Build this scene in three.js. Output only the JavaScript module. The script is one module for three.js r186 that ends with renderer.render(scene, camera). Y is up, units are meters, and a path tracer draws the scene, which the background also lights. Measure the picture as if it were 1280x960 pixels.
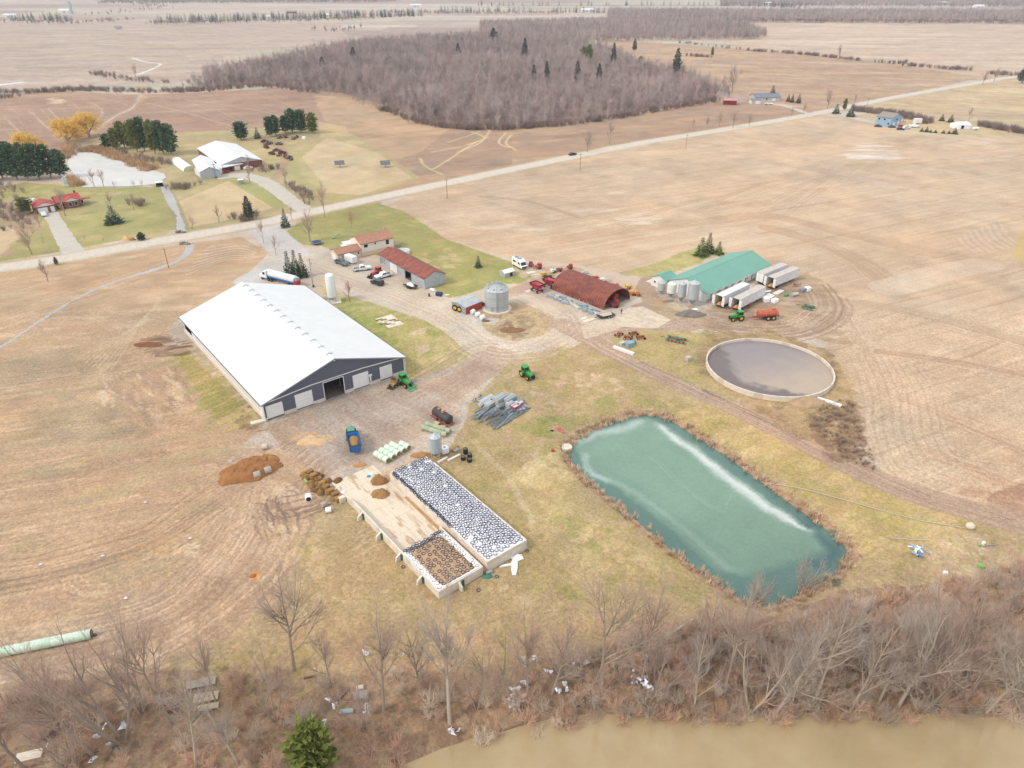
import * as THREE from 'three';
import { mergeGeometries } from 'three/addons/utils/BufferGeometryUtils.js';
import { RoundedBoxGeometry } from 'three/addons/geometries/RoundedBoxGeometry.js';
import { MarchingCubes } from 'three/addons/objects/MarchingCubes.js';

// ---------------------------------------------------------------- camera, sky, sun, exposure
const scene = new THREE.Scene();
const CAM_H = 85, FOCAL = 887, PITCH = Math.atan(512 / FOCAL);
const camera = new THREE.PerspectiveCamera(2 * Math.atan(480 / FOCAL) * 180 / Math.PI, 4 / 3, 1, 40000);
camera.position.set(0, CAM_H, 0);
camera.rotation.set(-PITCH, 0, 0);
const renderer = new THREE.WebGLRenderer({ antialias: true });
renderer.toneMapping = THREE.LinearToneMapping;
renderer.toneMappingExposure = 1.56;
renderer.shadowMap.enabled = true;
renderer.shadowMap.type = THREE.PCFSoftShadowMap;

function rng(seed) { let a = seed >>> 0; return () => { a |= 0; a = a + 0x6D2B79F5 | 0; let t = Math.imul(a ^ a >>> 15, 1 | a); t = t + Math.imul(t ^ t >>> 7, 61 | t) ^ t; return ((t ^ t >>> 14) >>> 0) / 4294967296; }; }
const R0 = rng(7);
const rr = (r, a, b) => a + (b - a) * r();
const lerp = (a, b, t) => a + (b - a) * t;
const clamp = (x, a = 0, b = 1) => Math.max(a, Math.min(b, x));
const sstep = (a, b, x) => { const t = clamp((x - a) / (b - a)); return t * t * (3 - 2 * t); };

// tileable fractal noise tables
const NS = 512;
function noiseTable(seed, cells, octaves) {
const out = new Float32Array(NS * NS); let amp = 1, tot = 0; const r = rng(seed);
for (let o = 0; o < octaves; o++) {
const c = Math.min(cells << o, NS), g = new Float32Array(c * c).map(() => r()), k = c / NS;
for (let y = 0; y < NS; y++) {
const fy = y * k, y0 = fy | 0, ty = fy - y0, sy = ty * ty * (3 - 2 * ty), y1 = (y0 + 1) % c;
for (let x = 0; x < NS; x++) {
const fx = x * k, x0 = fx | 0, tx = fx - x0, sx = tx * tx * (3 - 2 * tx), x1 = (x0 + 1) % c;
const a = g[y0 * c + x0], b = g[y0 * c + x1], d = g[y1 * c + x0], e = g[y1 * c + x1];
out[y * NS + x] += amp * (a + (b - a) * sx + (d + (e - d) * sx - a - (b - a) * sx) * sy);
}
}
tot += amp; amp *= 0.55;
}
for (let i = 0; i < out.length; i++) out[i] = out[i] / tot;
return out;
}
const N1 = noiseTable(11, 8, 6), N2 = noiseTable(23, 8, 6), N3 = noiseTable(37, 64, 4);
const NF = new Float32Array(NS * NS).map(() => R0());
function nz(t, x, y) { // bilinear, x and y in table cells
const xf = Math.floor(x), yf = Math.floor(y), tx = x - xf, ty = y - yf, x0 = xf & 511, x1 = (xf + 1) & 511, y0 = (yf & 511) << 9, y1 = ((yf + 1) & 511) << 9;
const a = t[y0 + x0], b = t[y0 + x1], c = t[y1 + x0], d = t[y1 + x1];
return a + (b - a) * tx + (c + (d - c) * tx - a - (b - a) * tx) * ty;
}

// an overcast sky: even pale cloud, a little brighter towards the hazy horizon
{
const w = 256, h = 128, d = new Float32Array(w * h * 4);
for (let y = 0; y < h; y++) for (let x = 0; x < w; x++) {
const el = (y + 0.5) / h * 180 - 90, i = (y * w + x) * 4, c = 0.94 + 0.12 * nz(N1, x * 2, y * 4);
const k = el > 0 ? lerp(1.0, 0.96, el / 90) : 0.62, s = SKY_LEVEL() * k * c;
d[i] = s * 0.975; d[i + 1] = s * 0.995; d[i + 2] = s * 1.03; d[i + 3] = 1;
}
const t = new THREE.DataTexture(d, w, h, THREE.RGBAFormat, THREE.FloatType);
t.mapping = THREE.EquirectangularReflectionMapping; t.magFilter = THREE.LinearFilter; t.minFilter = THREE.LinearFilter; t.needsUpdate = true;
scene.background = t; scene.environment = t;
}
function SKY_LEVEL() { return 0.8; }
const sun = new THREE.DirectionalLight(0xfff3e2, 1.5);
sun.position.set(-300, 330, -30); sun.target.position.set(0, 0, -190);
sun.castShadow = true; sun.shadow.radius = 20; sun.shadow.mapSize.set(4096, 4096);
Object.assign(sun.shadow.camera, { left: -260, right: 260, top: 260, bottom: -260, near: 10, far: 1200 });
scene.add(sun, sun.target);
scene.fog = new THREE.FogExp2(0xd3dcec, 0.0001);

// ---------------------------------------------------------------- surveying: the photograph's sight lines met with level ground give real positions in metres
function at(u, v, h = 0) {
const x = (u - 640) / FOCAL, y = (v - 480) / FOCAL, c = Math.cos(PITCH), s = Math.sin(PITCH);
const dy = -y * c - s, dz = -(c - y * s), t = (h - CAM_H) / dy;
return new THREE.Vector3(x * t, h, dz * t);
}
const V2 = (p) => [p.x, p.z];
const pts = (list, h = 0) => list.map(([u, v]) => V2(at(u, v, h)));

function inside(poly, x, z) {
let c = false;
for (let i = 0, j = poly.length - 1; i < poly.length; j = i++) {
const [xi, zi] = poly[i], [xj, zj] = poly[j];
if ((zi > z) !== (zj > z) && x < (xj - xi) * (z - zi) / (zj - zi) + xi) c = !c;
}
return c;
}
function distLine(line, x, z, closed) {
let best = 1e9;
for (let i = closed ? 0 : 1; i < line.length; i++) {
const [ax, az] = line[(i + line.length - 1) % line.length], [bx, bz] = line[i], dx = bx - ax, dz = bz - az;
const t = clamp(((x - ax) * dx + (z - az) * dz) / (dx * dx + dz * dz || 1)), d = (x - ax - dx * t) ** 2 + (z - az - dz * t) ** 2;
if (d < best) best = d;
}
return Math.sqrt(best);
}

// ---------------------------------------------------------------- objects: one helper per kind of node
const taken = new Map();
function numbered(name) { const n = taken.get(name) || 0; taken.set(name, n + 1); return n ? `${name}_${String(n).padStart(3, '0')}` : name; }
function tag(o, label, category, group, kind) { if (label) o.userData.label = label; if (category) o.userData.category = category; if (group) o.userData.group = group; if (kind) o.userData.kind = kind; return o; }
function thing(name, label, category, pos, turn = 0, group) {
const o = new THREE.Group(); o.name = numbered(name); scene.add(o);
if (pos) o.position.copy(pos); o.rotation.y = turn; return tag(o, label, category, group);
}
function mesh(name, geos, material, parent) {
const g = Array.isArray(geos) ? (geos.length > 1 ? mergeGeometries(geos.map((q) => clean(q))) : geos[0]) : geos;
const m = new THREE.Mesh(g, material); m.castShadow = m.receiveShadow = true;
m.name = parent ? name : numbered(name); (parent || scene).add(m); return m;
}
function single(name, geos, material, label, category, group, kind) { return tag(mesh(name, geos, material), label, category, group, kind); }
function copy(o, pos, turn, label, group, scale) {
const c = o.clone(); c.userData = { ...o.userData }; c.name = numbered(o.name.replace(/_\d\d\d$/, '')); scene.add(c);
if (pos) c.position.copy(pos); if (turn !== undefined) c.rotation.y = turn; if (label) c.userData.label = label; if (group) c.userData.group = group; if (scale) c.scale.setScalar(scale);
return c;
}
function clean(g) { let q = g.index ? g.toNonIndexed() : g; for (const k of Object.keys(q.attributes)) if (!['position', 'normal', 'uv'].includes(k)) q.deleteAttribute(k); if (!q.attributes.uv) q.setAttribute('uv', new THREE.BufferAttribute(new Float32Array(q.attributes.position.count * 2), 2)); return q; }
// a box with uv in metres; position is the centre of its base
function box(w, h, d, x = 0, y = 0, z = 0, ry = 0, rz = 0, rx = 0) {
const g = new THREE.BoxGeometry(w, h, d), u = g.attributes.uv, S = [[d, h], [d, h], [w, d], [w, d], [w, h], [w, h]];
for (let i = 0; i < 24; i++) u.setXY(i, u.getX(i) * S[i >> 2][0], u.getY(i) * S[i >> 2][1]);
g.translate(0, h / 2, 0); if (rx) g.rotateX(rx); if (rz) g.rotateZ(rz); if (ry) g.rotateY(ry); return g.translate(x, y, z);
}
function rbox(w, h, d, r, x = 0, y = 0, z = 0, ry = 0) { const g = new RoundedBoxGeometry(w, h, d, 2, r); g.translate(0, h / 2, 0); if (ry) g.rotateY(ry); return g.translate(x, y, z); }
function cyl(r0, r1, h, n = 16, x = 0, y = 0, z = 0, axis = 'y', open = false) { // r0 below, r1 above
const g = new THREE.CylinderGeometry(r1, r0, h, n, 1, open), u = g.attributes.uv; for (let i = 0; i < u.count; i++) u.setXY(i, u.getX(i) * r0 * 6.28, u.getY(i) * h);
if (axis === 'y') g.translate(0, h / 2, 0); if (axis === 'x') g.rotateZ(Math.PI / 2); if (axis === 'z') g.rotateX(Math.PI / 2); return g.translate(x, y, z);
}
function bar(a, b, r = 0.05, n = 5) { // round bar between two points
const A = new THREE.Vector3(...a), B = new THREE.Vector3(...b), d = B.clone().sub(A), L = d.length(), g = new THREE.CylinderGeometry(r, r, L, n);
g.applyQuaternion(new THREE.Quaternion().setFromUnitVectors(new THREE.Vector3(0, 1, 0), d.normalize())); return g.translate((A.x + B.x) / 2, (A.y + B.y) / 2, (A.z + B.z) / 2);
}
function beam(a, b, w, h) { // square bar
const A = new THREE.Vector3(...a), B = new THREE.Vector3(...b), d = B.clone().sub(A), L = d.length(), g = new THREE.BoxGeometry(L, h, w);
const m = new THREE.Matrix4(), X = d.normalize(), Z = new THREE.Vector3().crossVectors(X, new THREE.Vector3(0, 1, 0)); if (Z.lengthSq() < 1e-6) Z.set(0, 0, 1); Z.normalize();
m.makeBasis(X, new THREE.Vector3().crossVectors(Z, X), Z); g.applyMatrix4(m); return g.translate((A.x + B.x) / 2, (A.y + B.y) / 2, (A.z + B.z) / 2);
}
// an outline in (x, y) with holes, pushed t thick along z
function plate(outline, t, holes = [], bevel = 0) {
const s = new THREE.Shape(outline.map(([x, y]) => new THREE.Vector2(x, y)));
for (const h of holes) s.holes.push(new THREE.Path(h.map(([x, y]) => new THREE.Vector2(x, y))));
return new THREE.ExtrudeGeometry(s, { depth: t, bevelEnabled: bevel > 0, bevelSize: bevel, bevelThickness: bevel, bevelSegments: 1, curveSegments: 8 });
}
const rect = (x0, y0, x1, y1) => [[x0, y0], [x1, y0], [x1, y1], [x0, y1]];
function lathe(profile, n = 20) { return new THREE.LatheGeometry(profile.map(([r, y]) => new THREE.Vector2(r, y)), n); }
// frame of a rectangular footprint: a to b runs along local x, c tells how far local z goes
function frame(a, b, c) {
const dx = b.x - a.x, dz = b.z - a.z, L = Math.hypot(dx, dz), th = Math.atan2(-dz, dx), nx = -dz / L, nzz = dx / L;
return { pos: new THREE.Vector3(a.x, 0, a.z), turn: th, L, W: (c.x - a.x) * nx + (c.z - a.z) * nzz };
}
const heading = (a, b) => Math.atan2(-(b.z - a.z), b.x - a.x);

// ---------------------------------------------------------------- textures and materials
function tex(w, h, f, srgb = true, rx = 1, ry = 1) {
const d = new Uint8Array(w * h * 4); let i = 0;
for (let y = 0; y < h; y++) for (let x = 0; x < w; x++, i += 4) { const c = f(x, y); d[i] = clamp(c[0], 0, 255); d[i + 1] = clamp(c[1], 0, 255); d[i + 2] = clamp(c[2], 0, 255); d[i + 3] = 255; }
const t = new THREE.DataTexture(d, w, h, THREE.RGBAFormat); t.wrapS = t.wrapT = THREE.RepeatWrapping; t.magFilter = THREE.LinearFilter; t.minFilter = THREE.LinearMipmapLinearFilter; t.generateMipmaps = true;
if (srgb) t.colorSpace = THREE.SRGBColorSpace; t.repeat.set(rx, ry); t.needsUpdate = true; return t;
}
// grime: blotches and grain, tile of 10 m
const grime = tex(512, 512, (x, y) => { const n = 234 + 36 * (nz(N1, x, y) - 0.5) * 2 + 26 * (NF[y * 512 + x] - 0.5); return [n + 6, n, n - 6]; }, true, 0.1, 0.1);
const softGrime = tex(256, 256, (x, y) => { const n = 246 + 8 * (nz(N2, x * 2, y * 2) - 0.5) * 2 + 8 * (NF[y * 512 + x] - 0.5); return [n, n, n]; }, true, 0.06, 0.06);
const streaky = tex(512, 512, (x, y) => { const n = 236 + 50 * (nz(N3, x * 2, y * 0.12) - 0.5) + 50 * (nz(N1, x, y) - 0.5); return [n, n - 1, n - 3]; }, true, 0.12, 0.12);
const rustTex = tex(512, 512, (x, y) => {
const a = nz(N1, x, y), b = nz(N3, x * 2, y * 0.2), k = clamp((a - 0.5) * 2.4 + (b - 0.5) * 1.2 + 0.5), g = (NF[y * 512 + x] - 0.5) * 22;
return [lerp(112, 148, k) + g, lerp(64, 84, k) + g, lerp(56, 70, k) + g];
}, true, 0.1, 0.1);
const shingleTex = tex(256, 256, (x, y) => { const n = 225 + 36 * (nz(N1, x * 2, y * 2) - 0.5) + 40 * (nz(N3, x * 3, y * 0.5) - 0.5); return [n, n, n]; }, true, 0.12, 0.12);
const ribs = tex(64, 8, (x) => { const p = x % 16, n = p < 3 ? 255 : 60; return [n, n, n]; }, false, 0.9, 0.9);
const mats = new Map();
function mt(hex, rough = 0.8, metal = 0, extra) {
const k = hex + '|' + rough + '|' + metal + '|' + (extra ? extra.key : '');
if (!mats.has(k)) { const { key, ...rest } = extra || {}; mats.set(k, new THREE.MeshStandardMaterial({ color: hex, roughness: rough, metalness: metal, ...rest })); }
return mats.get(k);
}
const GR = { key: 'gr', map: grime }, SG = { key: 'sg', map: softGrime }, ST = { key: 'st', map: streaky }, RB = { key: 'rb', map: softGrime, bumpMap: ribs, bumpScale: 0.03 }, RBS = { key: 'rbs', map: streaky, bumpMap: ribs, bumpScale: 0.03 }, SH = { key: 'sh', map: shingleTex };
const M = {
white: mt(0xe4e5e4, 0.6, 0, SG), whiteRib: mt(0xe6e7e8, 0.55, 0, RB), roofWhite: mt(0xeceeef, 0.6, 0, RB), charcoal: mt(0x5c6070, 0.7, 0, RB),
concrete: mt(0xc9bfae, 0.9, 0, GR), concreteWhite: mt(0xd9d4cb, 0.85, 0, GR), galv: mt(0xbcc4ca, 0.5, 0.25, ST), galvRib: mt(0xb9c2c9, 0.55, 0.15, RBS), galvDull: mt(0x9ea7ad, 0.6, 0.2, ST),
rust: new THREE.MeshStandardMaterial({ map: rustTex, roughness: 0.75, metalness: 0.15 }),
black: mt(0x1b1c1e, 0.7), rubber: mt(0x232427, 0.9, 0, GR), glass: mt(0x20272d, 0.12, 0.1), darkMetal: mt(0x3a3c3f, 0.6, 0.3), steel: mt(0x8f9498, 0.5, 0.5),
green: mt(0x2f7a36, 0.4), greenRoof: mt(0x6db197, 0.55, 0, RB), yellow: mt(0xd9b52c, 0.5), red: mt(0xa62a2e, 0.45), redDull: mt(0xa33c33, 0.7, 0, GR), orange: mt(0xb85a44, 0.6, 0, GR), blue: mt(0x2a6cb4, 0.45),
wood: mt(0x9a7f60, 0.9, 0, ST), woodGrey: mt(0xa79d90, 0.9, 0, ST), plastic: mt(0xe6e8ec, 0.45), mint: mt(0xc3d8c4, 0.5, 0, SG), navy: mt(0x24395e, 0.6), soil: mt(0x7a5535, 1, 0, GR), beige: mt(0xd8c1ad, 0.8, 0, SG), brick: mt(0x825850, 0.9, 0, GR), asphaltRoof: mt(0xb5866f, 0.9, 0, SH),
};
const gcache = new Map(); const cached = (k, f) => { if (!gcache.has(k)) gcache.set(k, f()); return gcache.get(k); };
const tmpM = new THREE.Object3D();
// ---------------------------------------------------------------- ground: relief, then colour painted in plan (metres)
const POND_Y = -0.7, RIVER_Y = -2.2;
const pondPx = [[806, 518], [770, 528], [740, 541], [718, 554], [709.5, 567], [726, 590], [750.5, 615], [778.5, 634.5], [808, 659], [837.5, 684], [864, 704], [890, 723], [929, 749], [950, 756], [969, 754], [998, 741], [1041, 716.5], [1058, 700], [1060.6, 692], [1051, 679], [1014.6, 649], [962, 611.5], [909.7, 572], [863.7, 542.6], [834, 524.6]];
const pond = pts(pondPx, POND_Y);
const bankPx = [[300, 1040], [420, 1000], [500, 972], [545, 952], [600, 932], [660, 917], [700, 908], [735, 903], [748, 894], [760, 903], [790, 906], [860, 899], [950, 903], [1040, 900], [1120, 904], [1180, 899], [1240, 908], [1290, 902], [1400, 895]];
const bank = pts(bankPx, RIVER_Y);
const bankZ = (x) => { for (let i = 1; i < bank.length; i++) if (x <= bank[i][0]) { const [a, b] = bank[i - 1], [c, d] = bank[i]; return b + (d - b) * clamp((x - a) / (c - a)); } return bank[bank.length - 1][1]; };
const leftPond = pts([[88, 192], [100, 188], [125, 192], [145, 200], [175, 208], [205, 217], [208, 222], [196, 230], [160, 233], [103, 234], [95, 222], [84, 205]], -0.3);
function hgt(x, z) {
let h = 0;
const bz = bankZ(x), d = z - bz;                              // > 0 is over the river
const wob = (nz(N1, x * 5, z * 5) - 0.5) * 2.5;
h -= 4.2 * sstep(-6 + wob, 3.0, d);
if (z > -175 && z < -70 && x > 0 && x < 110) {
const dd = distLine(pond, x, z, true), ins = inside(pond, x, z);
h += ins ? lerp(-0.75, -2.4, sstep(0, 3, dd)) : -0.75 * (1 - sstep(0, 3.2, dd)) + 0.35 * sstep(1.5, 5, dd) * (1 - sstep(7, 13, dd));
}
if (z > -460 && z < -300 && x < -150) { const dd = distLine(leftPond, x, z, true); h += inside(leftPond, x, z) ? lerp(-0.35, -1.2, sstep(0, 6, dd)) : -0.35 * (1 - sstep(0, 5, dd)); }
if (z > -180 && d < -8) h += 0.12 * (nz(N1, x * 2.2, z * 2.2) - 0.5) * sstep(-8, -20, d) * sstep(-180, -150, z);
return h;
}
const gnd = (u, v, dh = 0) => { let p = at(u, v, 0); for (let i = 0; i < 3; i++) p = at(u, v, hgt(p.x, p.z)); p.y = hgt(p.x, p.z) + dh; return p; };

const rgb = (c, a = 1) => `rgba(${c[0] | 0},${c[1] | 0},${c[2] | 0},${a})`;
function paint(ctx, area, mpp) {
const r = rng(99), [X0, Z0, X1, Z1] = area;
const path = (P, close) => { ctx.beginPath(); P.forEach(([x, z], i) => i ? ctx.lineTo(x, z) : ctx.moveTo(x, z)); if (close) ctx.closePath(); };
const smooth = (P) => { const c = new THREE.SplineCurve(P.map(([x, z]) => new THREE.Vector2(x, z))); return c.getPoints(P.length * 8).map((q) => [q.x, q.y]); };
const bb = (P, m = 20) => { let a = 1e9, b = 1e9, c = -1e9, d = -1e9; for (const [x, z] of P) { a = Math.min(a, x); b = Math.min(b, z); c = Math.max(c, x); d = Math.max(d, z); } return a - m < X1 && c + m > X0 && b - m < Z1 && d + m > Z0 ? [a, b, c, d] : null; };
const fillW = (P, c, a = 1) => { if (!bb(P)) return; path(P, true); ctx.fillStyle = rgb(c, a); ctx.fill(); };
const fill = (px, c, a = 1) => fillW(pts(px), c, a);
const lineW = (P, w, c, a = 1) => { if (!bb(P)) return; path(P); ctx.lineWidth = w; ctx.strokeStyle = rgb(c, a); ctx.lineCap = 'round'; ctx.lineJoin = 'round'; ctx.stroke(); };
const line = (px, w, c, a = 1) => lineW(smooth(pts(px)), w, c, a);
// clumps and stains: irregular dabs inside a polygon
const dabsW = (P, per, s0, s1, cols, a0, a1, stretch = 1, ang = 0) => {
const b = bb(P, 0); if (!b) return; const area = (b[2] - b[0]) * (b[3] - b[1]), n = Math.min(60000, area * per | 0), q = rng(P.length * 77 + (per * 1000 | 0) + (s0 * 100 | 0));
for (let i = 0; i < n; i++) {
const x = rr(q, b[0], b[2]), z = rr(q, b[1], b[3]), s = rr(q, s0, s1) * (0.4 + q()), c = cols[q() * cols.length | 0], al = rr(q, a0, a1), an = ang + (q() - 0.5) * (stretch > 1.5 ? 0.5 : 6);
if (x < X0 - 5 || x > X1 + 5 || z < Z0 - 5 || z > Z1 + 5 || s < mpp * 0.4 || !inside(P, x, z)) continue;
ctx.beginPath(); ctx.ellipse(x, z, s * stretch, s * rr(q, 0.5, 1), an, 0, 6.3); ctx.fillStyle = rgb(c, al); ctx.fill();
}
};
const dabs = (px, ...o) => dabsW(pts(px), ...o);
// parallel rows (stubble, drill lines, tram lines) inside a polygon
const rows = (px, a, b, gap, w, cols, alpha, wav = 0.3) => {
const P = pts(px), B = bb(P, 0); if (!B || w < mpp * 0.25) return; const [ax, az] = V2(at(...a)), [bx, bz] = V2(at(...b)), L = Math.hypot(bx - ax, bz - az), dx = (bx - ax) / L, dz = (bz - az) / L, D = Math.hypot(B[2] - B[0], B[3] - B[1]), cx = (B[0] + B[2]) / 2, cz = (B[1] + B[3]) / 2, q = rng(px.length * 13 + gap * 100);
ctx.save(); path(P, true); ctx.clip();
for (let o = -D / 2; o < D / 2; o += gap) {
const k = (q() - 0.5) * gap * wav, al = alpha * rr(q, 0.4, 1.2); let s = -D / 2;
while (s < D / 2) { // broken so that no row is one ruled line
const e = s + rr(q, 15, 60), m = k + (q() - 0.5) * gap * wav;
path([[cx + dx * s - dz * (o + k), cz + dz * s + dx * (o + k)], [cx + dx * e - dz * (o + m), cz + dz * e + dx * (o + m)]]); ctx.lineWidth = w * rr(q, 0.6, 1.3); ctx.strokeStyle = rgb(cols[q() * cols.length | 0], al * rr(q, 0.3, 1.2)); ctx.stroke(); s = e - 1;
}
}
ctx.restore();
};
// bundles of wheel tracks along a way
const tracks = (px, spread, n, w, cols, a) => {
const P = smooth(pts(px)); if (!bb(P, spread)) return; const q = rng(px.length * 31 + (spread * 10 | 0) + n + (px[0][0] | 0));
for (let k = 0; k < n; k++) {
const o = (q() - 0.5) * spread, i0 = q() * 0.5 * P.length | 0, i1 = Math.min(P.length, i0 + (rr(q, 0.25, 1) * P.length | 0)), fr = rr(q, 1, 3), ph = q() * 6, am = rr(q, 0, 0.6);
const c = cols[q() * cols.length | 0], al = a * rr(q, 0.4, 1.2), ww = w * rr(q, 0.6, 1.4);
for (const tw of [0, 1.8]) {
const L = []; for (let i = Math.max(1, i0); i < i1; i++) { const dx = P[i][0] - P[i - 1][0], dz = P[i][1] - P[i - 1][1], l = Math.hypot(dx, dz) || 1, s = o + tw + am * Math.sin(i / P.length * 6 * fr + ph); L.push([P[i][0] - dz / l * s, P[i][1] + dx / l * s]); }
if (L.length > 2) lineW(L, ww, c, al);
}
}
};
PAINT({ fill, fillW, line, lineW, dabs, dabsW, rows, tracks, bb, path, ctx, mpp, smooth, area });
}
// one sheet, six maps: near farmyard left and right, farm left and right, the fields around, the far country
const tiles = [
{ a: [-160, -190, 0, 10], px: [1600, 2000], cell: 1 }, { a: [0, -190, 160, 10], px: [1600, 2000], cell: 1 },
{ a: [-420, -570, 0, -190], px: [2000, 1810], cell: 5 }, { a: [0, -570, 420, -190], px: [2000, 1810], cell: 5 },
{ a: [-1300, -1700, 1300, 60], px: [2048, 1386], cell: 40, skip: [[-160, -190, 160, 10], [-420, -570, 420, -190]] },
{ a: [-9000, -14000, 9000, 1500], px: [2048, 1764], cell: 200, skip: [[-1300, -1700, 1300, 60]] },
];
const groundMats = [];
function groundTile(t) {
const [x0, z0, x1, z1] = t.a, [w, h] = t.px, m = 12, sx = (x1 - x0) / w, sz = (z1 - z0) / h, cw = w + 2 * m, ch = h + 2 * m;
const cv = document.createElement('canvas'); cv.width = cw; cv.height = ch; const ctx = cv.getContext('2d');
ctx.setTransform(1 / sx, 0, 0, 1 / sz, m - x0 / sx, m - z0 / sz);
paint(ctx, [x0 - m * sx, z0 - m * sz, x1 + m * sx, z1 + m * sz], (sx + sz) / 2);
const src = ctx.getImageData(0, 0, cw, ch).data, out = new Uint8Array(w * h * 4), far = sx > 0.8, FK = sx < 0.15 ? 0.34 : 0.16, FN = sx < 0.15 ? 0.2 : 0, FR = sx < 0.15 ? 0.12 : 0.07;
for (let j = 0; j < h; j++) {
const z = z0 + (j + 0.5) * sz;
for (let i = 0; i < w; i++) {
const x = x0 + (i + 0.5) * sx;
// ragged edges: slow wander plus a grain-sized scatter
const wx = (nz(N1, x * 9, z * 9) - 0.5) * 1.1 + (nz(N3, x * 14, z * 14) - 0.5) * 0.5, wz = (nz(N2, x * 9, z * 9) - 0.5) * 1.1 + (nz(N3, x * 14 + 200, z * 14 + 91) - 0.5) * 0.5;
const f0 = NF[(j & 511) * 512 + (i & 511)], f1 = NF[((j + 177) & 511) * 512 + ((i + 91) & 511)];
let pi = i + m + (far ? 0 : wx / sx) + (f0 - 0.5) * 2, pj = j + m + (far ? 0 : wz / sz) + (f1 - 0.5) * 2;
pi = pi < 0 ? 0 : pi > cw - 1 ? cw - 1 : pi | 0; pj = pj < 0 ? 0 : pj > ch - 1 ? ch - 1 : pj | 0;
const s = (pj * cw + pi) * 4, o = ((h - 1 - j) * w + i) * 4;
const big = nz(N1, x * 1.1, z * 1.1) - 0.5, mid = nz(N2, x * 7, z * 7) - 0.5, fine = nz(N3, x * 22, z * 22) - 0.5;
const k = 1 + 0.16 * big + 0.2 * mid + FK * fine + FN * (nz(N3, x * 60, z * 60) - 0.5) + (f0 + f1 - 1) * FR, hue = 1 + 0.07 * (nz(N2, x * 3 + 77, z * 3) - 0.5);
const ds = src[s + 2] < src[s] * 0.67 ? 0.15 : -0.03, lu = (src[s] * 0.3 + src[s + 1] * 0.59 + src[s + 2] * 0.11) * ds, dk = 1 - ds; out[o] = clamp((src[s] * dk + lu) * k * hue, 0, 255); out[o + 1] = clamp((src[s + 1] * dk + lu) * k, 0, 255); out[o + 2] = clamp((src[s + 2] * dk + lu) * k * (2 - hue), 0, 255); out[o + 3] = 255;
}
}
const tx = new THREE.DataTexture(out, w, h, THREE.RGBAFormat); tx.colorSpace = THREE.SRGBColorSpace; tx.magFilter = THREE.LinearFilter; tx.minFilter = THREE.LinearMipmapLinearFilter; tx.generateMipmaps = true; tx.needsUpdate = true;
return new THREE.MeshStandardMaterial({ map: tx, color: new THREE.Color(GROUND_K, GROUND_K, GROUND_K), roughness: 0.95 });
}
const GROUND_K = 0.68;
function buildGround() {
const pos = [], uv = [], idx = [], groups = [];
tiles.forEach((t, k) => {
const [x0, z0, x1, z1] = t.a, start = idx.length;
const cuts = (a, b, i) => { const s = new Set([a, b]); for (let v = a; v < b; v += t.cell) s.add(v); for (const q of t.skip || []) { s.add(q[i]); s.add(q[i + 2]); } return [...s].filter((v) => v >= a && v <= b).sort((p, q) => p - q); };
const xs = cuts(x0, x1, 0), zs = cuts(z0, z1, 1), base = pos.length / 3;
for (const z of zs) for (const x of xs) { pos.push(x, k > 4 && z < -1800 ? 0 : hgt(x, z), z); uv.push((x - x0) / (x1 - x0), 1 - (z - z0) / (z1 - z0)); }
for (let j = 0; j < zs.length - 1; j++) for (let i = 0; i < xs.length - 1; i++) {
const cx = (xs[i] + xs[i + 1]) / 2, cz = (zs[j] + zs[j + 1]) / 2; if ((t.skip || []).some((q) => cx > q[0] && cx < q[2] && cz > q[1] && cz < q[3])) continue;
const a = base + j * xs.length + i, b = a + 1, c = a + xs.length, d = c + 1; idx.push(a, c, b, b, c, d);
}
groups.push([start, idx.length - start, k]); groundMats.push(groundTile(t));
});
const g = new THREE.BufferGeometry(); g.setAttribute('position', new THREE.Float32BufferAttribute(pos, 3)); g.setAttribute('uv', new THREE.Float32BufferAttribute(uv, 2)); g.setIndex(idx);
for (const q of groups) g.addGroup(...q); g.computeVertexNormals();
const m = new THREE.Mesh(g, groundMats); m.name = 'ground'; m.receiveShadow = true; m.userData.kind = 'structure'; scene.add(m);
}
const roadPx = [[-300, 371], [-120, 349], [0, 334.5], [60, 326], [120, 316], [200, 301], [270, 289], [340, 275.5], [400, 262.5], [500, 241], [600, 220], [715, 196], [800, 179], [880, 166], [960, 152.5], [1030, 140], [1100, 125], [1160, 114], [1230, 102], [1290, 93], [1500, 66]];
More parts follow.
